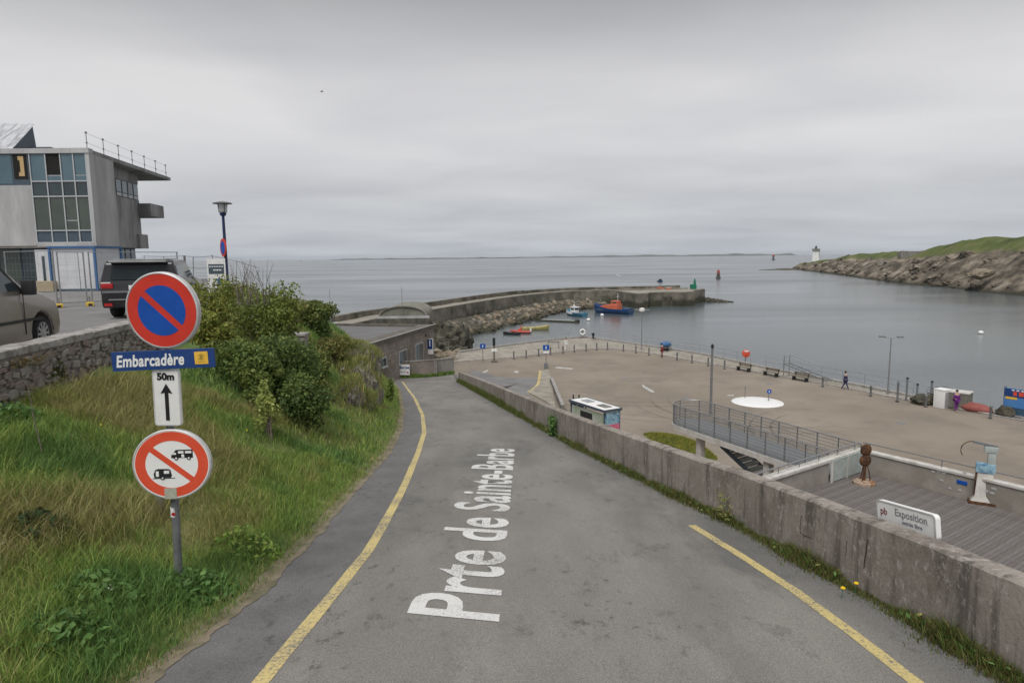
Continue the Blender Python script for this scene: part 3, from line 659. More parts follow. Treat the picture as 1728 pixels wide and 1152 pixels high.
# lifeboat : bow points left/away
lb, L = boat('lifeboat', 'blue hulled lifeboat with bright orange cabin moored below the breakwater', 1000, 527, 1068, 530.5, 13)
mb, pr = hull(L, 4.2, 1.5, bowrise=1.5); ob('hull', mb, M['boatblue'], lb, smooth=True)
mb = MB(); mb.prism([(x, b-0.1) for x, b, z in pr]+[(x, -b+0.1) for x, b, z in pr[::-1]], 1.1, 1.25); ob('deck', mb, M['boatgrey'], lb)
mb = MB(); mb.prism([(-2.6, -1.4), (2.2, -1.35), (4.3, -0.6), (4.3, 0.6), (2.2, 1.35), (-2.6, 1.4)], 1.2, lambda p: 3.0 if p[0] < 2 else (2.7 if p[0] < 3 else 2.1)); ob('cabin', mb, M['orange'], lb, bevel=0.25)
mb = MB(); mb.box((-1.2, 0, 3.35), (2.4, 2.1, 1.3)); ob('wheelhouse', mb, M['orange'], lb, bevel=0.2)
mb = MB(); mb.box((-0.02, 0, 3.45), (0.12, 1.7, 0.5)); mb.box((-1.2, -1.04, 3.45), (1.6, 0.1, 0.45)); mb.box((-1.2, 1.04, 3.45), (1.6, 0.1, 0.45)); ob('windows', mb, M['glass'], lb)
mb = MB(); mb.tube([(-1.8, 0, 4), (-1.9, 0, 6.2)], 0.07); mb.box((-1.9, 0, 5.2), (0.2, 1.3, 0.12)); ob('mast', mb, M['white'], lb)
mb = MB(); mb.box((-5, 0, 1.5), (1.8, 2.4, 0.5)); ob('stern_frame', mb, M['boatblue'], lb, bevel=0.05)
fb, L = boat('fishing_boat', 'small white and turquoise fishing boat with wheelhouse beside the lifeboat', 948, 530, 997, 535, 8.2)
mb, pr = hull(L, 3.0, 1.0, bowrise=0.9); ob('hull', mb, M['teal'], fb, smooth=True)
mb = MB(); rows = []
for x, b, z in pr[7:]: rows.append([(x, -b-0.03, z+0.05), (x, -b*0.95-0.03, z*0.45)])
mb.grid(rows); mb.grid([[(x, b+0.03, z+0.05), (x, b*0.95+0.03, z*0.45)] for x, b, z in pr[7:]]); ob('bow_band', mb, M['white'], fb)
mb = MB(); mb.prism([(x, b-0.06) for x, b, z in pr]+[(x, -b+0.06) for x, b, z in pr[::-1]], 0.7, 0.8); ob('deck', mb, M['boatgrey'], fb)
mb = MB(); mb.box((0.6, 0, 1.65), (2.0, 1.8, 1.7)); ob('wheelhouse', mb, M['white'], fb, bevel=0.08)
mb = MB(); mb.box((0.6, 0, 1.95), (2.04, 1.5, 0.5)); mb.box((0.6, 0, 1.95), (1.5, 1.84, 0.5)); ob('windows', mb, M['glass'], fb)
mb = MB(); mb.box((0.4, 0, 2.58), (2.9, 2.1, 0.12)); ob('roof', mb, M['white'], fb)
mb = MB(); mb.tube([(0.9, 0, 2.6), (0.8, 0, 4.0)], 0.05); mb.box((0.85, 0, 3.0), (0.4, 0.4, 0.3)); ob('mast', mb, M['white'], fb)
yb, L = boat('open_boat', 'long faded yellow open boat moored in the harbour', 880, 557, 928, 555.5, 6.8)
yb.rotation_euler.z += math.pi
mb, pr = hull(L, 2.0, 0.65, bowrise=0.45); ob('hull', mb, M['yellowboat'], yb, smooth=True)
for x in (-1.8, 0, 1.6):
    mb = MB(); mb.box((x, 0, 0.55), (0.3, 1.75, 0.06)); ob('thwart', mb, M['benchwood'], yb)
mb = MB(); mb.box((-L/2-0.1, 0, 0.8), (0.3, 0.35, 0.7)); mb.box((-L/2-0.15, 0, 0.2), (0.15, 0.12, 0.8)); ob('outboard_motor', mb, M['orange'], yb, bevel=0.04)
rb, L = boat('inflatable_boat', 'red and orange inflatable dinghy moored in front of the yellow boat', 861, 561.5, 896, 562, 4.8)
def rib(root, L, B, matl):
    path = [(-L/2, -B/2, 0.3)] + [(L*0.2*0+L*(-0.2+0.1*i), -B/2, 0.3+0.02*i) for i in range(4)] + [(L*0.36, -B*0.33, 0.45), (L*0.48, 0, 0.52), (L*0.36, B*0.33, 0.45)] + [(L*(0.1-0.1*i), B/2, 0.36-0.02*i) for i in range(4)] + [(-L/2, B/2, 0.3)]
    mb = MB(); mb.tube(path, 0.24, 10); ob('tube', mb, matl, root, smooth=True)
    mb = MB(); mb.prism([(-L/2+0.1, -B/2+.1), (L*0.25, -B/2+.1), (L*0.42, 0), (L*0.25, B/2-.1), (-L/2+0.1, B/2-.1)], 0.1, 0.18); ob('floor', mb, M['boatgrey'], root)
rib(rb, L, 1.7, M['navred'])
mb = MB(); mb.box((0.2, 0, 0.62), (0.55, 0.6, 0.85)); ob('console', mb, M['redfade'], rb, bevel=0.06)
mb = MB(); mb.box((-L/2, 0, 0.75), (0.35, 0.4, 0.8)); ob('outboard_motor', mb, M['white'], rb, bevel=0.06)
kb, L = boat('dark_dinghy', 'low black dinghy lying alongside the red inflatable', 847, 563.5, 879, 565, 4.2)
mb, pr = hull(L, 1.3, 0.42, bowrise=0.2); ob('hull', mb, M['dark'], kb, smooth=True)
for x in (-0.9, 0.5):
    mb = MB(); mb.box((x, 0, 0.34), (0.25, 1.1, 0.05)); ob('thwart', mb, M['benchwood'], kb)
mbt, L = boat('motorboat', 'small dark motorboat heading out with a white wake', 1118, 476, 1110, 475.3, 6.5)
mb, pr = hull(L, 2.4, 0.8, bowrise=0.5); ob('hull', mb, M['boatblue'], mbt, smooth=True)
mb = MB(); mb.box((0, 0, 1.3), (1.5, 1.5, 1.3)); ob('wheelhouse', mb, M['dark'], mbt, bevel=0.05)
a = PZ(1108, 475, 0); b = PZ(1042, 463, 0); mb = MB(); row = []
for i in range(40):
    t = i/39; p = a.lerp(b, t) + Vector((-6*math.sin(t*3), 0, 0)); ww = 1.6+3.5*t**0.7
    row.append([(p.x, p.y-ww*(1+0.5*random.random()), 0.06), (p.x, p.y+ww*(1+0.5*random.random()), 0.06)])
mb.grid(row); wk = ob('wake', mb, M['foam']); wk['kind'] = 'stuff'
# pontoon
a = PZ(905, 538.5, 0.4); b = PZ(976, 541.5, 0.4); d = (b-a); pt = thing('pontoon', 'low weedy concrete landing slab lying in the harbour water', 'pontoon', ((a+b)/2).xyz, math.atan2(d.y, d.x))
pt.location.z = 0
mb = MB(); mb.box((0, 0, 0.1), (d.length, 2.0, 0.6)); ob('slab', mb, M['jetty'], pt, bevel=0.05)
mb = MB(); mb.box((0.5, 0, 0.44), (d.length*0.8, 1.5, 0.06)); ob('top_walk', mb, M['boatgrey'], pt)
mb = MB(); mb.box((-d.length*0.44, 0.2, 0.55), (1.6, 1.1, 0.4)); mb.box((d.length*0.47, 0, 0.5), (0.8, 1.5, 0.35)); ob('mooring_block', mb, M['jetty'], pt, bevel=0.05)
buoy0 = None
for px, py, lab in ((993, 541, 'white round buoy floating below the fishing boat'), (1016, 533, 'small white buoy beside the lifeboat hull'), (1655, 563, 'white mooring buoy alone in open water on the right')):
    p = PZ(px, py, 0)
    if buoy0 is None:
        buoy0 = thing('mooring_buoy', lab, 'buoy', (p.x, p.y, 0), 0, 'white mooring buoys')
        mb = MB(); mb.ell((0, 0, 0.25), (0.55, 0.55, 0.45), 12, 8); ob('float', mb, M['white'], buoy0, smooth=True)
        mb = MB(); mb.tube([(0, 0, 0.65), (0, 0, 0.9)], 0.05); ob('ring', mb, M['steel'], buoy0)
    else: dup(buoy0, (p.x, p.y, 0), 0, lab)
# dinghy with mast on the quay behind the building
p = PZ(557, 551, 5.25); sd_ = thing('sailing_dinghy', 'small white sailing dinghy with bare mast standing on the quay beyond the hill', 'boat', (p.x, p.y, 5.2), 0.1)
mb, pr = hull(2.9, 1.2, 0.75, bowrise=0.15, z0=0.1); ob('hull', mb, M['white'], sd_, smooth=True)
mb = MB(); mb.prism([(x, b-0.02) for x, b, z in pr]+[(x, -b+0.02) for x, b, z in pr[::-1]], 0.7, 0.76); ob('cover', mb, M['signnavy'], sd_)
mb = MB(); mb.tube([(0.2, 0, 0.6), (0.2, 0, 6.8)], [0.06, 0.04]); ob('mast', mb, M['steel'], sd_)
# ------------------------------------------------------------------ road profile tables
XL = [(-14, -3.0), (4.63, -2.76), (6.5, -2.62), (8.5, -2.68), (12, -2.85), (15.6, -3.0), (20.3, -3.5), (27.7, -4.65), (40, -6.9), (48.75, -8.7), (52, -9.5), (58, -11.6)]
XR = [(-14, 3.95), (4.5, 3.72), (5.7, 3.61), (7.5, 3.34), (8.9, 3.13), (10.4, 2.8), (12.9, 2.3), (16.4, 1.62), (24.9, 0.2), (38, -1.95), (51.5, -4.25)]
xl = lambda Y: lin(Y, XL)
xr = lambda Y: lin(Y, XR)
LOW = [(-15, 57.4), (-11.6, 57.2), (-9.0, 57.0), (-6.75, 57.8), (-5.3, 58.9)]
rows = []; vg = []
Ys = list(np.linspace(-14, 51.4, 90))
YLINE = [PR(*p) for p in ((437, 1152), (540, 1030), (625, 925), (680, 825), (705, 765), (716, 730), (713, 700), (700, 672), (685, 652), (679, 644))]
ytab = [(-14, -2.0)] + [(p.y, p.x) for p in YLINE]
for Y in Ys:
    a, b = xl(Y)-0.4, xr(Y)+0.05; l = lin(Y, ytab)-0.05
    xs = [a, l-0.3, l, l+0.08] + list(np.linspace(l+0.3, b-0.9, 6)) + list(np.linspace(b-0.75, b, 6))
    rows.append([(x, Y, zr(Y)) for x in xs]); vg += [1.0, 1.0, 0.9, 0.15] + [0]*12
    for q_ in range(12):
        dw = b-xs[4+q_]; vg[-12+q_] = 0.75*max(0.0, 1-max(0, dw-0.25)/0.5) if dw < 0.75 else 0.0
# end of the road in front of the low wall
for Y, bx in ((53, -4.25), (55, -4.4), (57, -4.8), (58.8, -5.2)):
    a = xl(Y)-1.2; xs = list(np.linspace(a, bx, 16)); rows.append([(x, Y, zr(min(Y, 56))) for x in xs]); vg += [0]*16
mb = MB(); mb.grid(rows)
road = struct('road', mb, M['asphalt'])
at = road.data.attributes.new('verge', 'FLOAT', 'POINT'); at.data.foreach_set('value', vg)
def stripe(name, pts, width, matl, parent, lift=0.004, jag=0.0):
    pl = resample([(p.x, p.y) for p in pts], 90); mb = MB(); row = []
    for i, p in enumerate(pl):
        a = pl[max(0, i-1)]; b = pl[min(len(pl)-1, i+1)]; t = (b-a).normalized(); n = Vector((-t.y, t.x))
        w1 = width/2*(1+random.uniform(-jag, jag)); w2 = width/2*(1+random.uniform(-jag, jag))
        q, r_ = p+n*w1, p-n*w2; row.append([(q.x, q.y, zr(q.y)+lift), (r_.x, r_.y, zr(r_.y)+lift)])
    mb.grid(row); return ob(name, mb, matl, parent)
stripe('yellow_line', [Vector((-2.02, -8))] + YLINE, 0.135, M['yellow_paint'], road, jag=0.06)
stripe('yellow_line', [PR(*p) for p in ((1167, 886), (1252, 938), (1339, 995), (1435, 1065), (1545, 1151))]+[Vector((3.0, -6))], 0.115, M['yellow_paint'], road, jag=0.05)
# lettering on the road, read with the head to the left
me = text_mesh('Prte de Sainte-Barbe', 1.24, extrude=0.0, offset=0.024, align='LEFT', spacing=1.03)
me.materials.clear(); me.materials.append(M['white_paint'])
for v in me.vertices:
    x, y = v.co.x, v.co.y
    X = -0.10 - (y+0.40) * 0.98; Yv = 5.60 + x*0.98
    X += 0.018*(Yv-5.6) - 0.04
    Yv += -(0.3)*(X+0.1)*0.85
    v.co = (X, Yv, zr(Yv)+0.006)
o = bpy.data.objects.new('road_lettering', me); COL.objects.link(o); o.parent = road

# ------------------------------------------------------------------ hillside and bank
ZP = [(-15, 15.6), (0, 15.55), (10, 15.45), (14, 15.5), (20, 15.4), (25, 15.1), (29, 14.6), (33, 13.9), (37, 12.6), (42, 10.5), (48, 8.2), (52, 7.3), (60, 7.0), (70, 6.6)]
WW = [(-15, 4.6), (10, 4.6), (14, 4.5), (20, 4.2), (25, 3.8), (29, 3.2), (34, 2.8), (40, 2.4), (52, 2.0), (70, 2.0)]
def sst(a, b, x): t = min(1, max(0, (x-a)/(b-a))); return t*t*(3-2*t)
def bankz(X, Y):
    d = xl(Y)-X; zr_ = zr(min(Y, 56)); zp = lin(Y, ZP)
    if d <= 0: return zr_ - 0.05
    f = min(1, d/lin(Y, WW)); s = 0.55*f + 0.45*f*f*(3-2*f)
    s = s*sst(0, 0.12, f+0.02) if f < 0.12 else s
    z = zr_ + (zp-zr_)*s
    z += (0.16*mnoise.noise(Vector((X*0.9, Y*0.7, 2))) + 0.07*mnoise.noise(Vector((X*2.3, Y*2.1, 7))))*min(1, d/0.7)*(1-sst(5, 7, d)*0.8)
    if Y > 22:
        z += 0.5*mnoise.noise(Vector((X*0.35, Y*0.35, 11)))*min(1, d/2)*sst(22, 28, Y)*(1-sst(36, 42, Y))
    fl = sst(-0.40*Y+0.9, -0.42*Y-1.2, X)*sst(20, 27, Y) if Y > 20 else 0
    fl = fl if Y < 62 else fl*(1-sst(62, 72, Y))
    z = z*(1-fl) + 15.7*fl
    if Y > 60: z = z*(1-sst(66, 80, Y)) - 2*sst(66, 80, Y)
    if Y < 24 and X < -7.6: z = min(z, 15.75)
    if Y < 30: z = z*(1-sst(7.0, 8.5, d)) + 15.72*sst(7.0, 8.5, d)
    return z
ds = [-0.3, 0, 0.08, 0.16, 0.26, 0.4, 0.6, 0.8, 1.05, 1.3, 1.6, 1.9, 2.2, 2.5, 2.8, 3.1, 3.4, 3.7, 4.0, 4.3, 4.6, 5, 5.5, 6, 6.6, 7.3, 8.2, 9.2, 10.4, 12, 14, 17, 21, 27, 36, 50, 70]
rows = [[(xl(Y)-d+(0.07*mnoise.noise(Vector((Y*2.1, 0, 0))) if 0 <= d < 0.5 else 0), Y, bankz(xl(Y)-d, Y)) for d in ds] for Y in np.concatenate([np.arange(-14, 4, 1.0), np.arange(4, 40, 0.35), np.arange(40, 82, 1.2)])]
mb = MB(); mb.grid([r_[::-1] for r_ in rows]); struct('hillside', mb, M['soil'], smooth=True)

mb = MB(); cp = [(-7.75, -14), (-7.75, 14), (-8.7, 19), (-12.9, 28.5), (-17.5, 41), (-25, 59), (-58, 60), (-58, -14)]
mb.prism(cp, 14.2, 15.85); struct('car_park', mb, M['carpark'])

M['dirt'] = mat('dry_verge_dirt', (0.19, 0.155, 0.11), (0.28, 0.24, 0.175), 6, 0.95, 0.5, 60, c3=(0.13, 0.12, 0.075), s3=3, world=True)
mb = MB(); row = []
for Y in np.arange(-10, 50, 0.05):
    w1 = 0.035+0.06*mnoise.noise(Vector((Y*1.3, 0, 2)))+0.05*mnoise.noise(Vector((Y*5, 0, 2)))+0.03*random.random(); x = xl(Y)
    row.append([(x+max(0.0, w1), Y, zr(Y)+0.006), (x-0.14, Y, max(bankz(x-0.14, Y), zr(Y))+0.012)])
mb.grid(row); struct('verge', mb, M['dirt'])
# grass ------------------------------------------------------------------
def blades(name, n, sampler, hr, wr, cols, bend=(0.2, 0.6), m='grass', parent=None):
    P = []; Cc = []
    V = np.zeros((n, 5, 3), np.float32); Ct = np.zeros((n, 5, 4), np.float32); k = 0
    while k < n:
        s = sampler()
        if s is None: continue
        x, y, z, hs, pal = s
        h = random.uniform(*hr)*hs; wd = random.uniform(*wr)*(0.7+0.3*min(hs, 2)); a = random.uniform(0, 6.283); b = random.uniform(*bend)*h
        ca, sa = math.cos(a), math.sin(a); l = random.uniform(0, 6.283); lx, ly = math.cos(l)*b, math.sin(l)*b
        V[k] = ((x-ca*wd, y-sa*wd, z-0.02), (x+ca*wd, y+sa*wd, z-0.02), (x-ca*wd*.8+lx*.35, y-sa*wd*.8+ly*.35, z+h*.6), (x+ca*wd*.8+lx*.35, y+sa*wd*.8+ly*.35, z+h*.6), (x+lx, y+ly, z+h))
        c = pal[random.randrange(len(pal))]; f = random.uniform(0.75, 1.3)
        Ct[k] = (c[0]*f, c[1]*f, c[2]*f, 1); k += 1
    me = bpy.data.meshes.new(name); i = np.arange(n)[:, None]*5
    me.vertices.add(n*5); me.vertices.foreach_set('co', V.reshape(-1))
    lp = np.concatenate([np.concatenate([i+0, i+1, i+3, i+2], 1), np.concatenate([i+2, i+3, i+4], 1)], 1).reshape(-1)
    me.loops.add(n*7); me.loops.foreach_set('vertex_index', lp.astype(np.int32))
    me.polygons.add(n*2); st = np.concatenate([np.arange(n)[:, None]*7, np.arange(n)[:, None]*7+4], 1).reshape(-1); me.polygons.foreach_set('loop_start', st.astype(np.int32))
    me.polygons.foreach_set('loop_total', np.tile([4, 3], n).astype(np.int32))
    me.update(calc_edges=True)
    ca_ = me.color_attributes.new('tint', 'FLOAT_COLOR', 'POINT'); ca_.data.foreach_set('color', Ct.reshape(-1))
    me.materials.append(M[m]); o = bpy.data.objects.new(name, me); COL.objects.link(o)
    if parent: o.parent = parent
    return o
def hitY(px, py, y0=3.0):
    Y = y0
    while Y < 70:
        q = PY(px, py, Y)
        if q.z <= bankz(q.x, q.y): return Y
        Y += 0.1
    return None
G_GREEN = [(a_*1.72, b_*1.50, c_*1.75) for a_, b_, c_ in [(0.11, 0.195, 0.034), (0.14, 0.225, 0.042), (0.09, 0.165, 0.03), (0.185, 0.25, 0.06)]]
G_DARK = [(a_*1.72, b_*1.50, c_*1.75) for a_, b_, c_ in [(0.065, 0.145, 0.03), (0.085, 0.165, 0.036), (0.052, 0.11, 0.025)]]
G_DRY = [(a_*1.25, b_*1.25, c_*1.25) for a_, b_, c_ in [(0.29, 0.26, 0.115), (0.24, 0.22, 0.09), (0.20, 0.205, 0.075), (0.26, 0.215, 0.095)]]
G_OLIVE = [(a_*1.72, b_*1.50, c_*1.75) for a_, b_, c_ in [(0.155, 0.185, 0.05), (0.19, 0.20, 0.065), (0.125, 0.16, 0.04)]]
def pal_at(X, Y, d):
    n = mnoise.noise(Vector((X*0.55, Y*0.42, 21))) + 0.5*mnoise.noise(Vector((X*1.5, Y*1.3, 5)))
    r_ = random.random()*0.5
    if n + r_ > 0.86 + (0.35 if d < 1.2 else 0.0) - (0.10 if d > 2.0 else 0): return G_DRY
    if n + r_ > 0.40 and d > 0.6: return G_OLIVE
    if n - r_ < -0.5: return G_DARK
    return G_GREEN
def samp(Y0, Y1, pw, hs0=1.0):
    def f():
        u = random.random(); Y = Y0+(Y1-Y0)*u**pw
        wd = lin(Y, WW)+2.6; d = 0.02+random.random()*min(wd, 7.2)
        X = xl(Y)-d
        if Y < 18 and X < -7.15-0.05*Y*0: return None
        nn = mnoise.noise(Vector((X*0.8, Y*0.6, 3)))
        hs = hs0*(0.75+0.55*nn+0.35*mnoise.noise(Vector((X*2.5, Y*2.5, 8))))*(0.35+0.65*min(1, d/0.6))
        if hs < 0.12: return None
        if d < 0.25 and random.random() < 0.5: return (X, Y, bankz(X, Y), max(hs, 0.3)*0.7, G_DRY)
        return (X, Y, bankz(X, Y), max(hs, 0.25), pal_at(X, Y, d))
    return f
stuff(blades('bank_grass', 115000, samp(2.5, 13, 1.35), (0.10, 0.26), (0.0026, 0.0052), None, bend=(0.35, 1.0)))
stuff(blades('far_bank_grass', 65000, samp(12.5, 47, 1.3), (0.12, 0.26), (0.005, 0.010), None, bend=(0.35, 1.0)))
# dry thatch on the higher bank
def samp_dry():
    Y = 4+random.random()*13; d = 1.6+random.random()*3.2; X = xl(Y)-d
    n = mnoise.noise(Vector((X*0.55, Y*0.42, 21)))
    if n < 0.12 or X < -7.1: return None
    return (X, Y, bankz(X, Y), 0.9+n, G_DRY if random.random() < 0.6 else G_OLIVE)
stuff(blades('dry_grass', 14000, samp_dry, (0.14, 0.30), (0.002, 0.004), None, bend=(0.6, 1.3)))
# leaves -------------------------------------------------------------------
def leaves(name, pts, size, cols, parent=None, m='leaf', elong=1.5):
    """pts: iterable of (pos, normal-ish, scale, colour)"""
    n = len(pts); V = np.zeros((n, 4, 3), np.float32); Ct = np.zeros((n, 4, 4), np.float32)
    for k, (p, nr, s, c) in enumerate(pts):
        a = Vector((random.gauss(0, 1), random.gauss(0, 1), random.gauss(0, 1))) + nr*0.9; a.normalize()
        t = a.cross(Vector((random.gauss(0, 1), random.gauss(0, 1), random.gauss(0, 1)))).normalized(); b = a.cross(t)
        L = size*s*elong*random.uniform(0.7, 1.25); W = size*s*random.uniform(0.7, 1.1)
        V[k] = (p-t*L*.5, p+b*W*.5+a*W*.12, p+t*L*.5, p-b*W*.5+a*W*.12)
        f = random.uniform(0.7, 1.35); Ct[k] = (c[0]*f, c[1]*f, c[2]*f, 1)
    me = bpy.data.meshes.new(name); me.vertices.add(n*4); me.vertices.foreach_set('co', V.reshape(-1))
    me.loops.add(n*4); me.loops.foreach_set('vertex_index', np.arange(n*4, dtype=np.int32))
    me.polygons.add(n); me.polygons.foreach_set('loop_start', np.arange(0, n*4, 4, dtype=np.int32)); me.polygons.foreach_set('loop_total', np.full(n, 4, np.int32))
    me.update(calc_edges=True)
    ca_ = me.color_attributes.new('tint', 'FLOAT_COLOR', 'POINT'); ca_.data.foreach_set('color', Ct.reshape(-1))
    me.materials.append(M[m]); o = bpy.data.objects.new(name, me); COL.objects.link(o)
    if parent: o.parent = parent
    return o
def shrub(name, label, px, py, rx, ry, Y, n, size, cols, lumps=14, cat='shrub', group=None, depth=None, twigs=7):
    Y = (hitY(px, py+ry*0.55, 6) or Y+0.5)-0.45 if Y < 60 else Y
    c = PY(px, py, Y); ax, az = rx*Y/FPX, ry*Y/FPX; ay = depth or min(ax, 1.3)
    gz = bankz(c.x, c.y); base = Vector((c.x, c.y, min(gz, c.z-az*0.6)))
    t = thing(name, label, cat, base, 0, group)
    cl = []
    for i in range(lumps):
        v = Vector((random.gauss(0, 1), random.gauss(0, 1), random.gauss(0, 1))).normalized()*random.random()**0.4
        cl.append((Vector((v.x*ax*.82, v.y*ay*.8, v.z*az*.82)) + (c-base), random.uniform(0.28, 0.5)))
    pts = []
    for k in range(n):
        q, r_ = random.choice(cl); v = Vector((random.gauss(0, 1), random.gauss(0, 1), random.gauss(0, 1))).normalized()
        rad = r_*(random.random()**0.35)*1.1
        p = q + Vector((v.x*ax*rad, v.y*ay*rad, v.z*az*rad)); li = cl.index((q, r_))
        col = cols[(li*7+int(random.random()*1.6)) % len(cols)]
        if p.z < -0.3: continue
        pts.append((p, v, random.uniform(0.7, 1.3), col))
    leaves('foliage', pts, size, cols, t)
    mb = MB()
    for k in range(twigs):
        q, r_ = random.choice(cl); mid = q*0.5+Vector((random.uniform(-.1, .1), random.uniform(-.1, .1), 0))
        mb.tube([(random.uniform(-.12, .12), random.uniform(-.1, .1), -0.1), mid, q], [0.028, 0.018, 0.007], 5)
    ob('branches', mb, M['bark'], t); return t
LG = [(0.31, 0.32, 0.075), (0.23, 0.27, 0.062), (0.18, 0.23, 0.05), (0.28, 0.27, 0.065), (0.15, 0.19, 0.045)]
DG = [(0.10, 0.155, 0.045), (0.115, 0.175, 0.05), (0.13, 0.19, 0.055), (0.08, 0.12, 0.038), (0.17, 0.215, 0.06)]
OL = [(0.17, 0.18, 0.053), (0.21, 0.21, 0.063), (0.13, 0.155, 0.045), (0.24, 0.225, 0.078)]
MG = [LG[1], LG[2], DG[4], LG[4], OL[1]]
shrub('shrub', 'yellow-green leafy shrub right behind the round no-parking sign', 372, 520, 72, 56, 14.2, 7500, 0.062, LG, lumps=20)
shrub('shrub', 'yellow-tipped shrub at the end of the stone wall next to the blue direction sign', 362, 570, 44, 48, 13, 4200, 0.06, [LG[0], LG[1], LG[3], LG[2]], lumps=16)
shrub('shrub', 'broad mid green shrub with twigs rising beside the yellow-green one', 452, 545, 70, 62, 16, 6500, 0.065, MG, lumps=20)
shrub('shrub', 'dense green shrub on the bank between the direction sign and the dark bushes', 408, 612, 62, 44, 13.6, 5200, 0.06, [DG[1], DG[2], LG[4], DG[4], DG[0]], lumps=18)
shrub('shrub', 'dark green bush halfway down the grass bank', 478, 628, 66, 60, 16, 6000, 0.06, DG, lumps=20)
shrub('shrub', 'lowest dark bush nearest to the road edge on the bank', 512, 682, 46, 48, 15.8, 3800, 0.055, [DG[0], DG[1], DG[4], DG[3]], lumps=16)
shrub('shrub', 'mid green bush just left of the stone pillar stump', 470, 585, 34, 34, 17, 2600, 0.06, [DG[4], LG[4], DG[1]], lumps=12)
shrub('shrub', 'olive green gorse mound on the hilltop under the bare twigs', 460, 515, 62, 30, 22, 4200, 0.075, OL, lumps=18)
shrub('shrub', 'rounded dark olive bush on the far hill crest', 520, 528, 44, 30, 27, 4200, 0.08, [OL[2], DG[4], OL[0], DG[2]], lumps=16)
shrub('shrub', 'dark green bush at the far end of the hill crest above the flat roof', 545, 552, 18, 26, 29, 1800, 0.075, DG)
shrub('shrub', 'olive green bush filling the hedge between the pillar stump and the lowest dark bush', 535, 628, 34, 40, 17, 2800, 0.06, [DG[4], OL[0], DG[2], OL[1]], lumps=14)
shrub('shrub', 'green bush joining the hedge to the dark bush halfway down the bank', 436, 655, 36, 34, 15, 2600, 0.058, [DG[2], DG[4], LG[4]], lumps=14)
shrub('shrub', 'olive gorse hump on the hill right of the stone pillar stump', 560, 590, 34, 24, 22, 2600, 0.07, OL, lumps=14)
shrub('sapling', 'thin pale green sapling standing in the grass below the bushes', 452, 692, 26, 58, 13.2, 800, 0.05, [(0.36, 0.40, 0.12), (0.29, 0.35, 0.10)], lumps=10, cat='sapling', twigs=5)
shrub('shrub', 'pale leafy plant at the cliff foot beside the road end', 655, 662, 12, 26, 44, 500, 0.09, [(0.23, 0.27, 0.075), (0.17, 0.24, 0.06)], lumps=8)
# broadleaf weeds low on the bank
def weed_patch(name, label, px, py, r_, n, cols, h=0.2, size=0.05):
    p = PR(px, py); best = None
    for it in range(60):   # find the bank point on this line of sight
        Y = 3+it*0.15; q = PY(px, py, Y)
        if q.z <= bankz(q.x, q.y): best = q; break
    q = best or p
    pts = []
    for k in range(n):
        a = random.uniform(0, 6.283); rr = r_*math.sqrt(random.random()); x, y = q.x+rr*math.cos(a), q.y+rr*math.sin(a)
        pts.append((Vector((x-q.x, y-q.y, bankz(x, y)-q.z+h*random.random()*(1.2-rr/r_))), Vector((0, 0, 1.2)), 1, random.choice(cols)))
    o = leaves(name, pts, size, cols, None, elong=1.7); o.location = q; tag(o, label, 'weed', None); return o
WB = [(0.11, 0.21, 0.06), (0.13, 0.25, 0.07), (0.165, 0.28, 0.085), (0.09, 0.17, 0.05)]
weed_patch('weed_clump', 'broad-leaved green weeds at the foot of the sign pole', 320, 1000, 0.42, 700, WB)
weed_patch('weed_clump', 'bluish green weed clump left of the sign pole in the lower bank', 180, 1010, 0.42, 420, WB)
weed_patch('weed_clump', 'low bramble patch with dark leaves at left of the bank', 75, 920, 0.38, 360, [(0.03, 0.065, 0.025), (0.045, 0.085, 0.03), (0.06, 0.06, 0.03)], 0.25)
weed_patch('weed_clump', 'bright green weeds near the bottom left corner', 120, 1090, 0.4, 420, WB)
weed_patch('weed_clump', 'fresh green nettles under the stone wall at far left', 15, 715, 0.42, 420, [(0.09, 0.19, 0.05), (0.12, 0.22, 0.07)], 0.25)
weed_patch('weed_clump', 'tall green tuft low on the bank right of the caravan sign', 420, 930, 0.4, 420, G_GREEN, 0.25, 0.045)
# bare twigs above the hedge
tw = thing('bare_shrub', 'leafless twiggy shrub sticking up above the hedge against the sea', 'shrub', PY(425, 520, 17))
mb = MB()
for k in range(20):
    x0 = random.uniform(385, 455); a = PY(x0, 515, 17)-tw.location; b = PY(x0+random.uniform(-26, 30), random.uniform(432, 482), 17+random.uniform(-.6, .6))-tw.location
    mid = a.lerp(b, 0.55)+Vector((random.uniform(-.08, .08), random.uniform(-.1, .1), 0)); mb.tube([a, mid, b], [0.012, 0.008, 0.003], 5)
    c = mid.lerp(b, 0.5)+Vector((random.uniform(-.3, .3), 0, random.uniform(0.1, .35))); mb.tube([mid, c], [0.006, 0.003], 4)
ob('twigs', mb, M['twig'], tw)
# a lone dry stalk by the wall at left
tw = thing('dry_stalk', 'single dry bent stalk in front of the stone wall at far left', 'plant', PY(68, 735, 8.0))
mb = MB(); mb.tube([(0, 0, -0.2), (-0.06, 0, 0.25), (-0.1, 0.02, 0.6), (-0.16, 0.02, 0.75)], [0.007, 0.006, 0.004, 0.002], 5); mb.tube([(-0.09, 0, 0.5), (0.0, 0, 0.68)], [0.004, 0.002], 4); ob('stem', mb, M['twig'], tw)
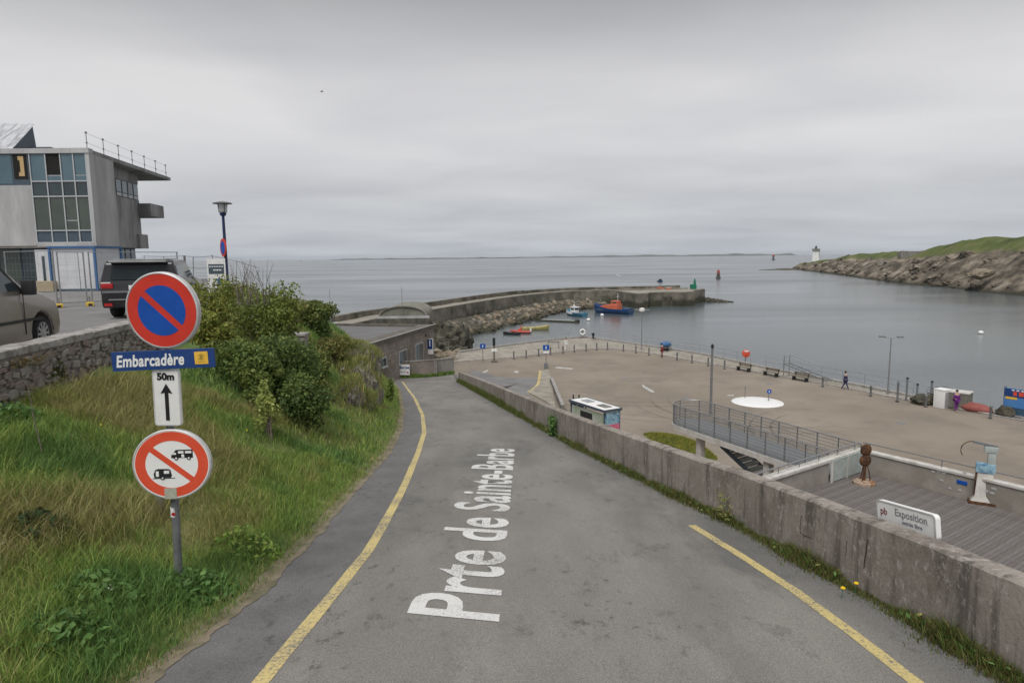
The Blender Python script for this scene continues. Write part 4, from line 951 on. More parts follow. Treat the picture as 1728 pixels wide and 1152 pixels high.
# rock outcrop in the bank
oc = thing('rock_outcrop', 'bare brown rock face breaking out of the hill beside the road', 'rock', PY(612, 640, 31))
M['rock'] = mat('outcrop_rock_face', (0.10, 0.088, 0.082), (0.27, 0.24, 0.22), 3.0, 0.9, 0.9, 8, c3=(0.17, 0.15, 0.08), s3=1.4, contrast=(0.32, 0.66), stretch=(1, 1, 0.4), t3=(0.5, 0.68))
def crag(c, r, seed, sub=4):
    bm = bmesh.new(); bmesh.ops.create_icosphere(bm, subdivisions=sub, radius=1); mb = MB()
    for v in bm.verts:
        n = v.co.normalized(); w_ = Vector((n.x*r[0]*1.6+seed, n.y*r[1]*1.6, n.z*r[2]*0.55))
        k = 1 + 0.30*mnoise.noise(w_) - 0.30*abs(mnoise.noise(w_*2.6)) + 0.16*mnoise.noise(w_*6)
        k = k + 0.07*math.floor(3*mnoise.noise(w_*1.9)) + 0.12*abs(mnoise.noise(w_*9)) - 0.10*abs(mnoise.noise(w_*14))
        v.co = Vector((n.x*r[0]*k, n.y*r[1]*k, n.z*r[2]*(0.75+0.25*k))) + Vector(c)
    bm.verts.ensure_lookup_table(); mb.add([v.co.copy() for v in bm.verts], [[v.index for v in f.verts] for f in bm.faces]); bm.free(); return mb
LEDGE = []
for px, py, rx, ry, sd_ in ((604, 606, 26, 30, 1.3), (628, 622, 15, 34, 4.4), (612, 650, 26, 46, 7.1), (594, 668, 20, 30, 2.6), (630, 668, 13, 34, 9.9), (588, 632, 16, 26, 5.2), (615, 684, 18, 18, 3.7)):
    Y = (hitY(px, py+ry*0.4, 12) or 31)+0.5; c = PY(px, py, Y)-oc.location; cm_ = crag(c, (rx*Y/FPX, 0.95, ry*Y/FPX), sd_, 5); ob('crag', cm_, M['rock'], oc)
    for f in cm_.f[::2]:
        v_ = [Vector(cm_.v[i]) for i in f]; nn_ = (v_[1]-v_[0]).cross(v_[2]-v_[0])
        if nn_.length > 0 and nn_.normalized().z > 0.35+0.5*mnoise.noise(v_[0]*1.2): LEDGE.append(v_[0]+oc.location)
def samp_ledge():
    q = random.choice(LEDGE); return (q.x+random.gauss(0, .06), q.y+random.gauss(0, .06), q.z-0.03, 1, random.choice((G_OLIVE, G_OLIVE, G_DRY, G_GREEN)))
stuff(blades('ledge_grass', 9000, samp_ledge, (0.12, 0.3), (0.006, 0.012), None, bend=(0.3, 1.0)))
SPY = hitY(507, 588, 10) or 19; p = PY(507, 590, SPY); sp_ = thing('stone_pillar', 'short square stone pillar stump standing in the grass of the hill', 'pillar', (p.x, p.y, p.z))
sp_.scale = (SPY/19,)*3
mb = MB(); mb.prism([(-.19, -.19), (.19, -.19), (.19, .19), (-.19, .19)], -0.4, 0.42); ob('shaft', mb, M['mortar'], sp_, bevel=0.02)
for k in range(10):
    mb = MB(); s = (k % 2)*0.18-0.09; mb.box((s+random.uniform(-.01, .01), -0.19, -0.1+0.1*(k//2)), (0.17, 0.05, 0.085)); ob('stone', mb, M['stone'][k % 5], sp_, bevel=0.012, seg=1)
mb = MB(); mb.box((0, 0, 0.455), (0.46, 0.46, 0.07)); ob('cap', mb, M['coping'], sp_, bevel=0.012)

# ------------------------------------------------------------------ stone wall by the car park
WL = resample([(-7.02, 2.0), (-7.25, 9.3), (-7.55, 12), (-7.78, 14.0)], 200)
sw = thing('stone_wall', 'low rubble stone wall with granite coping edging the car park', 'wall')
mb = MB(); o2 = offs(WL, 0.30)
for i in range(0, 198, 6):
    j = i+6 if i+6 < 200 else 199
    mb.prism([tuple(q.xy) for q in (WL[i], WL[j], o2[j], o2[i])], 14.9, 16.13)
ob('mortar_core', mb, M['mortar'], sw)
a_, b_ = offs(WL, -0.05), offs(WL, 0.36)
for i in range(0, 190, 9):
    j = min(i+9, 199); mb = MB(); mb.prism([tuple(q.xy) for q in (a_[i], a_[j], b_[j], b_[i])], 16.132, 16.25+random.uniform(-.008, .012))
    o = ob('coping_stone', mb, M['coping'], sw, bevel=0.012, seg=1)
smesh = []
for k in range(7):
    bm = bmesh.new(); bmesh.ops.create_cube(bm, size=1.0)
    for v in bm.verts: v.co += Vector((random.uniform(-.14, .14), random.uniform(-.1, .1), random.uniform(-.14, .14)))
    bmesh.ops.bevel(bm, geom=bm.edges[:], offset=0.13, segments=1, affect='EDGES')
    me = bpy.data.meshes.new('stone'); bm.to_mesh(me); bm.free(); smesh.append(me)
sv = {}
def put_stone(s_al, z, L, Hh):
    # s_al in metres from wall start
    idx = s_al/ (sum((WL[i+1]-WL[i]).length for i in range(199))/199); i = int(min(198, idx)); p = WL[i].lerp(WL[i+1], idx-i); t = (WL[i+1]-WL[i]).normalized()
    ci = random.choices(range(5), (5, 4, 3, 3, 3))[0]; k = (random.randrange(7), ci)
    if k not in sv:
        me = smesh[k[0]].copy(); me.materials.append(M['stone'][ci]); sv[k] = me
    o = bpy.data.objects.new('stone', sv[k]); COL.objects.link(o); o.parent = sw
    o.location = (p.x, p.y, z); o.rotation_euler = (0, random.gauss(0, .16), math.atan2(t.y, t.x)); o.scale = (L*0.97, 0.10+random.uniform(-.02, .04), Hh*0.95)
ns = 0; placed = []
for att in range(6000):
    if ns >= 300: break
    L = random.uniform(0.08, 0.26) if ns < 190 else random.uniform(0.05, 0.11); Hh = L*random.uniform(0.42, 0.8); sx = random.uniform(7.2, 13.0); zz = random.uniform(15.30, 16.09)
    if zz+Hh/2 > 16.12: continue
    if any(abs(sx-a)<(L+l)/2*0.90 and abs(zz-c)<(Hh+h_)/2*0.86 for a, c, l, h_ in placed): continue
    placed.append((sx, zz, L, Hh)); put_stone(sx, zz, L, Hh); ns += 1
# wall-top and wall-face plants
o = leaves('wall_plant', [(Vector((random.gauss(0, .03), random.gauss(0, .1), random.gauss(-0.12, .1))), Vector((1, 0, 0)), 1, random.choice([(0.10, 0.12, 0.03), (0.14, 0.13, 0.04)])) for k in range(260)], 0.04, None); o.location = PY(84, 618, 10.6)+Vector((0.1, 0, 0)); stuff(o)
o = leaves('wall_heather', [(Vector((random.gauss(0, .03), random.gauss(0, .22), random.gauss(-0.03, .05))), Vector((1, 0, 0)), 1, random.choice([(0.24, 0.09, 0.10), (0.2, 0.11, 0.09)])) for k in range(200)], 0.028, None); o.location = PY(178, 570, 12.6)+Vector((0.1, 0, 0)); stuff(o)
o = leaves('wall_moss', [(Vector((random.gauss(0, .03), random.gauss(0, .22), random.gauss(-0.03, .04))), Vector((1, 0, 0)), 1, random.choice([(0.2, 0.12, 0.05), (0.16, 0.13, 0.04)])) for k in range(200)], 0.026, None); o.location = PY(38, 605, 9.75)+Vector((0.1, 0, 0)); stuff(o)

# ------------------------------------------------------------------ road sign post
SY = 5.7
p = PY(302, 975, SY); zb = bankz(-3.05, SY)
top = PY(273, 470, SY)
sg = thing('sign_post', 'grey post carrying four road signs on the grass bank', 'road sign', (-3.04, SY, zb))
def loc(px, py, dy=0): q = PY(px, py, SY+dy); return q - Vector(sg.location)
mb = MB(); mb.tube([loc(302, 990) - Vector((0, 0, 0.35)), loc(302, 975), loc(296, 860), loc(275, 530)], 0.034, 14); ob('pole', mb, M['pole_grey'], sg, smooth=True)
def disc(r, y0, y1, mat_, parent, name, n=56, ri=0.0, rim=None):
    mb = MB()
    if ri <= 0:
        vs = [(r*math.cos(2*math.pi*k/n), y0, r*math.sin(2*math.pi*k/n)) for k in range(n)] + [(r*math.cos(2*math.pi*k/n), y1, r*math.sin(2*math.pi*k/n)) for k in range(n)]
        mb.add(vs, [tuple(range(n)), tuple(range(n, 2*n))[::-1]] + [(k, n+k, n+(k+1) % n, (k+1) % n) for k in range(n)])
    else:
        vs = []
        for rr, y in ((r, y0), (ri, y0), (ri, y1), (r, y1)): vs += [(rr*math.cos(2*math.pi*k/n), y, rr*math.sin(2*math.pi*k/n)) for k in range(n)]
        fs = []
        for a in range(4):
            b = (a+1) % 4; fs += [(a*n+k, a*n+(k+1) % n, b*n+(k+1) % n, b*n+k) for k in range(n)]
        mb.add(vs, fs)
    return ob(name, mb, mat_, parent)
def sub(parent, name, px, py, dy, rot):
    o = ob(name, MB().box((0, 0.03, 0), (0.01, 0.01, 0.01)), M['alu'], parent); o.location = loc(px, py, dy); o.rotation_euler = rot; return o
def half_seg(r, ang, side, off, n=28):
    """circular segment cut by a bar through the centre: points in xz"""
    a = math.asin(off/r); base = ang if side > 0 else ang+math.pi
    return [(r*math.cos(base+a+(math.pi-2*a)*k/n), r*math.sin(base+a+(math.pi-2*a)*k/n)) for k in range(n+1)]
def flat_poly(pts, y0, y1, mb=None):
    mb = mb or MB(); n = len(pts)
    vs = [(x, y0, z) for x, z in pts] + [(x, y1, z) for x, z in pts]
    return mb.add(vs, [tuple(range(n)), tuple(range(n, 2*n))[::-1]] + [(k, n+k, n+(k+1) % n, (k+1) % n) for k in range(n)])
# no parking disc, faces slightly left
def round_sign(name, px, py, rpx, yaw, pitch):
    s = ob(name, MB(), M['alu'], sg); s.location = loc(px, py, -0.05); s.rotation_euler = (pitch, 0, yaw); return s
np_ = round_sign('no_parking_sign', 273, 524, 64, R(-6), R(2))
RS = 64/FPX*SY*1.01
me = np_.data
def rim_into(o, r, depth=0.045):
    mb = MB(); n = 64; prof = [(r-0.012, -0.006), (r, 0.0), (r, depth), (r-0.02, depth), (0.001, depth-0.01), (0.001, 0.0), (r-0.013, 0.0)]
    vs = []
    for rr, y in prof: vs += [(rr*math.cos(2*math.pi*k/n), y, rr*math.sin(2*math.pi*k/n)) for k in range(n)]
    fs = []
    for a in range(len(prof)-1): fs += [(a*n+k, a*n+(k+1) % n, (a+1)*n+(k+1) % n, (a+1)*n+k) for k in range(n)]
    a = len(prof)-1; fs += [(a*n+k, a*n+(k+1) % n, (k+1) % n, k) for k in range(n)]
    mb.add(vs, fs); o.data.from_pydata(mb.v, [], mb.f); o.data.update(); o.data.polygons.foreach_set('use_smooth', [True]*len(o.data.polygons))
    try: o.data.set_sharp_from_angle(angle=R(35))
    except Exception: pass
rim_into(np_, RS)
disc(RS*0.945, -0.002, 0.0, M['red'], np_, 'red_ring', ri=RS*0.66)
disc(RS*0.67, -0.0015, 0.0, M['red'], np_, 'red_backing')
mb = MB()
for side in (1, -1): flat_poly(half_seg(RS*0.655, R(-43), side, RS*0.085), -0.0035, -0.0016, mb)
ob('blue_field', mb, M['blue'], np_)
# direction plate
dp = ob('direction_plate', MB(), M['signnavy'], sg)
pw, ph = 168/FPX*SY, 32/FPX*SY
tilt = R(-1.2)
mb = MB().box((0, 0, 0), (pw, 0.028, ph)); 
dp.data.from_pydata(mb.v, [], mb.f); dp.data.update(); dp.location = loc(276.5, 606.5, -0.07); dp.rotation_euler = (0, R(-1.6), R(3))
o = text('lettering', 'Embarcadère', 0.140, M['white'], dp, (-0.112, -0.0158, -0.004), offset=0.004, shear=0.18, extrude=0.001, spacing=1.06); o.scale = (0.72, 1, 1)
mb = MB(); mb.box((pw*0.375, -0.015, 0.003), (0.112, 0.004, 0.108)); ob('ochre_square', mb, M['ochre'], dp)
mb = MB()
for k in range(7):
    a = R(25+k*22); mb.box((pw*0.375+0.0*math.cos(a), -0.0175, 0.01), (0.006, 0.001, 0.06), m=Matrix.Rotation(R(-60+k*20), 3, 'Y'))
mb.box((pw*0.375, -0.0175, -0.03), (0.06, 0.001, 0.006)); ob('faint_emblem', mb, M['ghost'], dp)
mb = MB()
for x in (-0.05, 0.045): 
    for z in (-0.075, 0.075): mb.tube([(x, -0.018, z*0.86), (x, -0.006, z*0.86)], 0.006, 8)
ob('rivets', mb, M['signnavy'], dp)
# distance plate with arrow
ap = ob('distance_plate', MB(), M['white'], sg)
aw, ah = 45/FPX*SY, 98/FPX*SY
def rrect(w_, h_, r_, n=6):
    pts = []
    for cx, cz, a0 in ((w_/2-r_, h_/2-r_, 0), (-w_/2+r_, h_/2-r_, 90), (-w_/2+r_, -h_/2+r_, 180), (w_/2-r_, -h_/2+r_, 270)):
        pts += [(cx+r_*math.cos(R(a0+90*k/n)), cz+r_*math.sin(R(a0+90*k/n))) for k in range(n+1)]
    return pts
mb = flat_poly(rrect(aw, ah, 0.03), 0.0, 0.03); ap.data.from_pydata(mb.v, [], mb.f); ap.data.update(); ap.location = loc(281.5, 671, -0.06); ap.rotation_euler = (R(1), R(1.5), R(2))
text('lettering', '50m', 0.083, M['black'], ap, (0, -0.002, ah*0.37), offset=0.004, extrude=0.001)
arrow = [(-0.016, -0.2), (0.016, -0.2), (0.016, 0.045), (0.05, 0.038), (0, 0.125), (-0.05, 0.038), (-0.016, 0.045)]
ob('arrow', flat_poly(arrow, -0.003, -0.0005), M['black'], ap)
mb = MB(); pr_ = rrect(aw-0.004, ah-0.004, 0.028); pi_ = rrect(aw-0.02, ah-0.02, 0.02); n = len(pr_)
mb.add([(x, -0.001, z) for x, z in pr_]+[(x, -0.001, z) for x, z in pi_], [(k, (k+1) % n, n+(k+1) % n, n+k) for k in range(n)]); ob('edge_border', mb, M['alu'], ap)
# no motorhomes / caravans disc
nc = round_sign('no_caravan_sign', 290, 783, 64, R(4), R(-3))
RC = 62/FPX*SY*1.02; rim_into(nc, RC, 0.04); nc.scale = (1.04, 1, 0.97)
disc(RC*0.955, -0.0015, 0.0, M['white'], nc, 'white_field')
disc(RC*0.93, -0.003, -0.001, M['redfade'], nc, 'red_ring', ri=RC*0.67)
mb = MB(); mb.box((0, -0.0035, 0), (RC*1.34, 0.002, RC*0.15), m=Matrix.Rotation(R(41), 3, 'Y')); ob('red_bar', mb, M['redfade'], nc)
def icon(name, x0, z0, s, kind):
    mb = MB(); wb = MB()
    if kind == 'motorhome':
        flat_poly([(x0+s*a, z0+s*b) for a, b in ((-1.0, -0.35), (1.0, -0.35), (1.0, 0.5), (-0.55, 0.5), (-0.72, 0.32), (-0.72, 0.24), (-0.9, 0.0), (-1.0, -0.05))], -0.0034, -0.0016, mb)
        for cx in (-0.55, 0.62): 
            c = [(x0+s*(cx+0.2*math.cos(t*0.4488)), z0+s*(-0.38+0.2*math.sin(t*0.4488))) for t in range(14)]; flat_poly(c, -0.0046, -0.0035, mb)
            c = [(x0+s*(cx+0.10*math.cos(t*0.628)), z0+s*(-0.38+0.10*math.sin(t*0.628))) for t in range(10)]; flat_poly(c, -0.0056, -0.0047, wb)
        for a, b, c_, d in ((-0.35, 0.12, 0.15, 0.36), (0.3, 0.12, 0.88, 0.36), (-0.05, -0.3, 0.2, 0.02)):
            flat_poly([(x0+s*a, z0+s*b), (x0+s*c_, z0+s*b), (x0+s*c_, z0+s*d), (x0+s*a, z0+s*d)], -0.0044, -0.0035, wb)
        flat_poly([(x0+s*a, z0+s*b) for a, b in ((-0.85, 0.0), (-0.55, 0.0), (-0.55, 0.2), (-0.72, 0.2))], -0.0044, -0.0035, wb)
    else:
        flat_poly([(x0+s*a, z0+s*b) for a, b in ((-0.85, -0.42), (0.75, -0.42), (0.85, -0.2), (0.72, 0.42), (0.5, 0.52), (-0.45, 0.55), (-0.72, 0.45), (-0.9, 0.0))], -0.0034, -0.0016, mb)
        flat_poly([(x0+s*a, z0+s*b) for a, b in ((-1.0, -0.52), (1.15, -0.52), (1.15, -0.45), (-1.0, -0.45))], -0.0034, -0.0016, mb)
        c = [(x0+s*(-0.05+0.2*math.cos(t*0.4488)), z0+s*(-0.45+0.2*math.sin(t*0.4488))) for t in range(14)]; flat_poly(c, -0.0056, -0.0036, mb)
        c = [(x0+s*(-0.05+0.09*math.cos(t*0.628)), z0+s*(-0.45+0.09*math.sin(t*0.628))) for t in range(10)]; flat_poly(c, -0.0066, -0.0057, wb)
        for a, b, c_, d in ((0.1, 0.02, 0.6, 0.34), (-0.68, -0.28, -0.4, 0.3)):
            flat_poly([(x0+s*a, z0+s*b), (x0+s*c_, z0+s*b), (x0+s*c_, z0+s*d), (x0+s*a, z0+s*d)], -0.0044, -0.0035, wb)
    i = ob(name, mb, M['black'], nc); ob(name+'_cutouts', wb, M['white'], nc)
icon('motorhome_symbol', 0.088, 0.088, 0.088, 'motorhome')
icon('caravan_symbol', -0.075, -0.085, 0.085, 'caravan')
mb = MB(); mb.box((-0.02, -0.004, -RC*0.83), (0.10, 0.003, 0.10)); ob('tape_patch', mb, M['tape'], nc)
mb = MB(); mb.lathe([(0.0352, 0), (0.0352, 0.085)], 16); o = ob('sticker', mb, M['white'], sg, smooth=True); o.location = loc(295.6, 870)
mb = MB(); mb.box((0.004, -0.0362, 0.03), (0.03, 0.002, 0.03), m=Matrix.Rotation(R(40), 3, 'Y')); o2_ = ob('sticker_mark', mb, M['redlamp'], sg); o2_.location = loc(295.6, 870)
mb = MB()
for py in (520, 545, 606, 650, 690, 765, 800):
    q = loc(273+(py-470)*0.0574, py); mb.box((q.x, q.y-0.012, q.z), (0.10, 0.055, 0.025))
ob('clamps', mb, M['alu'], sg)
sk_ = 1.12; sl0 = Vector(sg.location); sg.scale = (sk_,)*3; sg.location = (sl0.x*sk_, sl0.y*sk_, H+(sl0.z-H)*sk_)
p = PY(271, 868, hitY(271, 868) or 6.4); st_ = thing('wooden_stake', 'short grey stake in the grass right behind the sign pole', 'stake', (p.x, p.y, bankz(p.x, p.y)))
mb = MB(); mb.box((0, 0, 0.12), (0.07, 0.07, 0.6)); ob('stake_body', mb, M['concrete_dark'], st_, bevel=0.012)
# ------------------------------------------------------------------ retaining wall along the road (right)
rw = thing('roadside_wall', 'long weathered concrete retaining wall along the right side of the road', 'wall')
WY = [-14] + list(np.arange(-10, 51.4, 3.6)) + [51.5]
TH = 0.21
def wall_h(Y): return 0.74 + 0.05*sst(10, 40, Y)
for a, b in zip(WY, WY[1:]):
    n = 24; vs = []; tp = []
    for i in range(n+1):
        Y = a+0.004+(b-a-0.008)*i/n; X = xr(Y); dX = (xr(Y+.1)-xr(Y-.1))/.2; nn = Vector((1, -dX)).normalized()
        zb_ = zr(Y)-0.3; zt = zr(Y)+wall_h(Y)+0.006*mnoise.noise(Vector((Y*3, 0, 0)))+0.004*mnoise.noise(Vector((Y*11, 3, 0))); ch = 0.02+0.022*max(0, mnoise.noise(Vector((Y*5, 7, 0))))+0.02*max(0, mnoise.noise(Vector((Y*13, 1, 0)))-0.2)
        q = Vector((X, Y))+nn*TH
        for f in (0, 0.35, 0.6, 0.78, 0.9, 0.97): vs.append((X, Y, zb_+(zt-0.02-zb_)*f)); tp.append(f)
        vs += [(X, Y, zt-ch), (X+nn.x*ch*1.1, Y+nn.y*ch*1.1, zt), (q.x-nn.x*0.02, q.y-nn.y*0.02, zt+0.004), (q.x, q.y, zt-0.02), (q.x, q.y, max(3.9, zb_-7))]; tp += [1, 1, 0.95, 0.9, 0]
    m_ = 11; fs = [(i*m_+j, (i+1)*m_+j, (i+1)*m_+j+1, i*m_+j+1) for i in range(n) for j in range(m_-1)] + [tuple(range(m_))[::-1], tuple(range(n*m_, (n+1)*m_))]
    mb = MB(); mb.add(vs, fs); o = ob('wall_panel', mb, M['wallcon'], rw)
    at = o.data.attributes.new('top', 'FLOAT', 'POINT'); at.data.foreach_set('value', tp)
# graffiti strokes on the wall face
def on_wall(px, py, lift=0.004):
    d = ray(px, py); best = None
    for k in range(1, 4000):
        s = k*0.006; q = CAM + d*(s*1.0)
        if q.x >= xr(q.y)-lift and q.y > 2: return q
    return q
M['graf'] = mat('black_spray_paint', (0.04, 0.037, 0.034), (0.13, 0.118, 0.105), 60, 0.85, contrast=(0.4, 0.62), world=True)
def stroke(pts, w_):
    mb = MB(); P_ = [on_wall(*p) for p in pts]
    for a, b in zip(P_, P_[1:]):
        d = (b-a); t = d.normalized(); dX = (xr(a.y+.1)-xr(a.y-.1))/.2; nn = Vector((1, -dX, 0)).normalized(); s = t.cross(nn)*w_/2
        mb.add([a-s-t*w_*.4-nn*.001, a+s-t*w_*.4-nn*.001, b+s+t*w_*.4-nn*.001, b-s+t*w_*.4-nn*.001], [(0, 1, 2, 3), (3, 2, 1, 0)])
    ob('graffiti_stroke', mb, M['graf'], rw)
stroke([(1353, 870), (1351, 878), (1350, 888), (1351, 898), (1356, 903), (1363, 905), (1369, 908)], 0.008)
stroke([(1429, 912), (1428, 922), (1428, 930), (1427, 938)], 0.008); stroke([(1464, 912), (1462, 922), (1461, 934), (1459, 944), (1458, 958)], 0.013); stroke([(1212, 821), (1211, 827), (1211, 833)], 0.008)
# weeds along the wall foot
G_WALL = [(0.10, 0.135, 0.035), (0.13, 0.155, 0.04), (0.085, 0.12, 0.03), (0.15, 0.15, 0.045), (0.11, 0.17, 0.04)]
G_WALLD = [(0.19, 0.15, 0.065), (0.16, 0.125, 0.055), (0.15, 0.095, 0.05)]
def samp_w():
    Y = 3.2+48*random.random()**1.9; n = mnoise.noise(Vector((Y*0.9, 0, 4)))+0.5*mnoise.noise(Vector((Y*3, 2, 4)))
    hs = 0.5+0.8*n + 1.3*sst(20, 32, Y) + 0.15
    if hs < 0.12: return None
    off = abs(random.gauss(0, 0.085+0.07*max(0, n))) + 0.01
    X = xr(Y)-off
    pal = G_WALLD if random.random() < (0.25 if Y < 24 else 0.08) else G_WALL
    return (X, Y, zr(Y), hs*(1-min(0.8, off*3)), pal)
stuff(blades('wall_foot_weeds', 38000, samp_w, (0.08, 0.24), (0.003, 0.007), None, bend=(0.2, 0.7)))
for px, py, lab in ((948, 735, 'taller bushy weed against the concrete wall where the road bends'), (1240, 880, 'tall thin weed growing up the concrete wall face')):
    q = PR(px, py); pts = [(Vector((random.gauss(-0.05, .05), random.gauss(0, .10), random.random()**0.8*(0.55 if px < 1000 else 0.42))), Vector((0, 0, .6)), 1, random.choice(WB if px < 1000 else G_OLIVE)) for k in range(420 if px < 1000 else 150)]
    o = leaves('tall_weed', pts, 0.05 if px < 1000 else 0.022, None, elong=2.2); o.location = (xr(q.y)-0.08, q.y, zr(q.y)); (tag(o, lab, 'weed') if px < 1000 else stuff(o))
pts = []
for k in range(900):
    Y = 3.5+20*random.random()**1.6; n = mnoise.noise(Vector((Y*0.9, 0, 4)))
    if n < -0.1: continue
    pts.append((Vector((xr(Y)-abs(random.gauss(0, .07))-.01, Y, zr(Y)+random.random()*0.10)), Vector((0, 0, 1)), 1, random.choice(WB+G_OLIVE)))
stuff(leaves('wall_foot_leaves', pts, 0.035, None, elong=1.8))
dn = None
for px, py, lab in ((1420, 991, 'left one of two yellow dandelions at the foot of the concrete wall'), (1443, 983, 'right one of two yellow dandelions at the foot of the concrete wall')):
    q = PR(px, py+18)
    X = min(q.x, xr(q.y)-0.06)
    if dn is None:
        dn = thing('dandelion', lab, 'flower', (X, q.y, zr(q.y)), 0, 'dandelions by the wall')
        mb = MB(); mb.tube([(0, 0, 0), (0.01, 0, 0.1)], 0.003, 5); ob('stem', mb, M['green'], dn)
        M['dandelion'] = mat('dandelion_yellow', (0.75, 0.45, 0.01), (0.8, 0.55, 0.03), 60, 0.8)
        mb = MB(); mb.ell((0.01, 0, 0.108), (0.024, 0.024, 0.014), 10, 6); ob('flower_head', mb, M['dandelion'], dn)
    else: dup(dn, (X, q.y, zr(q.y)), 0.5, lab)
pts = []
for k in range(70):
    Y = 7+14*random.random(); d = 0.4+2.6*random.random(); X = xl(Y)-d; n = mnoise.noise(Vector((X*0.9, Y*0.8, 40)))
    if n < 0.12: continue
    pts.append((Vector((X, Y, bankz(X, Y)+0.3)), Vector((0, 0, 2)), 1, (0.7, 0.55, 0.03)))
stuff(leaves('yellow_wildflowers', pts, 0.035, None, elong=1.0))
pts = [(Vector(q)+Vector((random.gauss(0, .02), random.gauss(0, .02), 0.2+random.gauss(0, .015))), Vector((0, -1, 1)), 1, (0.6, 0.6, 0.55)) for q in [(lambda Y, d: (xl(Y)-d, Y, bankz(xl(Y)-d, Y)))(*a) for a in ((5.6, 0.9), (5.0, 1.9), (5.9, 2.1), (6.6, 2.8), (4.7, 2.6))] for k in range(4)]
stuff(leaves('white_wildflowers', pts, 0.018, None, elong=1.0))

# ------------------------------------------------------------------ plaza and quay
EDGE = [(-9.5, 84), (-7.5, 91), (-5.4, 93.3), (-0.4, 98), (6, 103.5), (11.7, 107.0), (15.5, 102), (19.2, 96.5), (25.5, 86.6), (29.6, 75.1), (34.5, 64.9), (37.1, 58.6), (40.2, 51), (47, 37), (56, 18), (62, -20)]
PLZ = EDGE + [(4.4, -20), (4.4, 3), (3, 12), (0.8, 25), (-3.8, 51.7), (-9, 60), (-9.8, 75)]
mb = MB(); mb.prism(PLZ, -2.5, 4.5); pl_ = struct('plaza', mb, M['plaza'])
BOLL = [PZ(x, y, 4.5) for x, y in ((867, 606), (888, 604), (909, 601), (929, 598.5), (950, 596.5), (969, 594.5), (989, 592.5), (1007, 591), (1025, 590.2), (1052, 593), (1073, 595.7), (1095, 599.5), (1117, 603), (1142.5, 608), (1167.5, 612.5), (1195, 617.5), (1222.5, 622.5), (1388, 652.5), (1469, 668.5), (1514, 678), (1562, 686.5), (1671, 706))]
# pale quay margin outside the bollard line
inn = [(b.x, b.y) for b in BOLL]
inn2 = [(-7.4, 82)] + [(x, y+1.2) if i < 8 else (x+1.0, y+0.6) for i, (x, y) in enumerate(inn)] + [(50, 26), (58, 5)]
ed = resample([(x*0.998, y*0.998) for x, y in EDGE[1:-1]], 60); ii = resample(inn2, 60)
mb = MB(); mb.grid([[(p.x, p.y, 4.504) for p in ii], [(p.x, p.y, 4.504) for p in ed]]); struct('quay_margin', mb, M['quay'])
k1 = offs(ii, 0.0); k2 = offs(ii, 0.22); mb = MB()
for i in range(59): mb.prism([tuple(q.xy) for q in (k1[i], k1[i+1], k2[i+1], k2[i])], 4.4, 4.6)
struct('quay_kerb', mb, M['coping'])
e1 = ed; e2 = offs(ed, -0.5); mb = MB()
for i in range(59): mb.prism([tuple(q.xy) for q in (e1[i], e1[i+1], e2[i+1], e2[i])], 4.3, 4.72)
struct('quay_coping', mb, M['coping'])
# bollards
b0 = None
where = ['leftmost bollard of the row, beside the green post', 'bollard second from the left end of the row', 'bollard in the gap left of the blue plaza sign', 'bollard just right of the blue plaza sign', 'bollard beside the person in white', 'bollard one right of the person in white', 'bollard below the white life-ring', 'bollard right of the one below the life-ring', 'bollard at the bend of the row below the quay tip',
         'bollard left of the left quay lamp', 'bollard just left of the left quay lamp foot', 'bollard just right of the left quay lamp foot', 'bollard left of the person in dark red', 'bollard right of the person in dark red', 'bollard left of the tall plaza pole', 'bollard nearest left of the tall plaza pole', 'bollard just right of the tall plaza pole', 'bollard right of the wooden benches', 'bollard left of the right quay lamp', 'tall bollard right of the right quay lamp', 'bollard in front of the white cabin', 'rightmost bollard in front of the blue billboard']
for i, b in enumerate(BOLL):
    lab = 'thin dark ' + where[i]
    if b0 is None:
        b0 = thing('bollard', lab, 'bollard', b, 0, 'bollards along the quay')
        mb = MB(); mb.lathe([(0.085, 0), (0.085, 0.86), (0.105, 0.88), (0.105, 0.98), (0.06, 1.06)], 10); ob('shaft', mb, M['paint_grey'], b0, smooth=True)
        mb = MB(); mb.lathe([(0.14, 0), (0.14, 0.05)], 10); ob('foot', mb, M['dark'], b0)
    else:
        o = dup(b0, b, 0, lab)
        if i == 19: o.scale = (1, 1, 1.8)
# railing at the water edge
def railing(name, label, pts, z, step=2.4, h=1.05, rails=2, thick=0.013):
    t = thing(name, label, 'railing', (pts[0][0], pts[0][1], z)); o0 = Vector((pts[0][0], pts[0][1]))
    L = sum((Vector(b)-Vector(a)).length for a, b in zip(pts, pts[1:])); n = max(2, int(L/step)+1); pp = [p-o0 for p in resample(pts, n)]
    for p in pp:
        mb = MB(); mb.tube([(p.x, p.y, 0), (p.x, p.y, h)], thick*1.2, 6); ob('post', mb, M['paint_grey'], t)
    fine = [p-o0 for p in resample(pts, n*2-1)]
    for k in range(rails):
        mb = MB(); mb.tube([(p.x, p.y, h*(k+1)/rails) for p in fine], thick, 6); ob('rail', mb, M['paint_grey'], t)
    return t
railing('quay_railing', 'thin railing on the left side of the quay tip', [(-5.2, 92.6), (-0.4, 97.4), (6, 102.8), (11.2, 106.3)], 4.72)
railing('quay_railing', 'thin railing on the right side of the quay tip below the left lamp', [(12.3, 105.5), (15.2, 101.6), (18.9, 96.1), (25.1, 86.3), (28.2, 77.5)], 4.72)
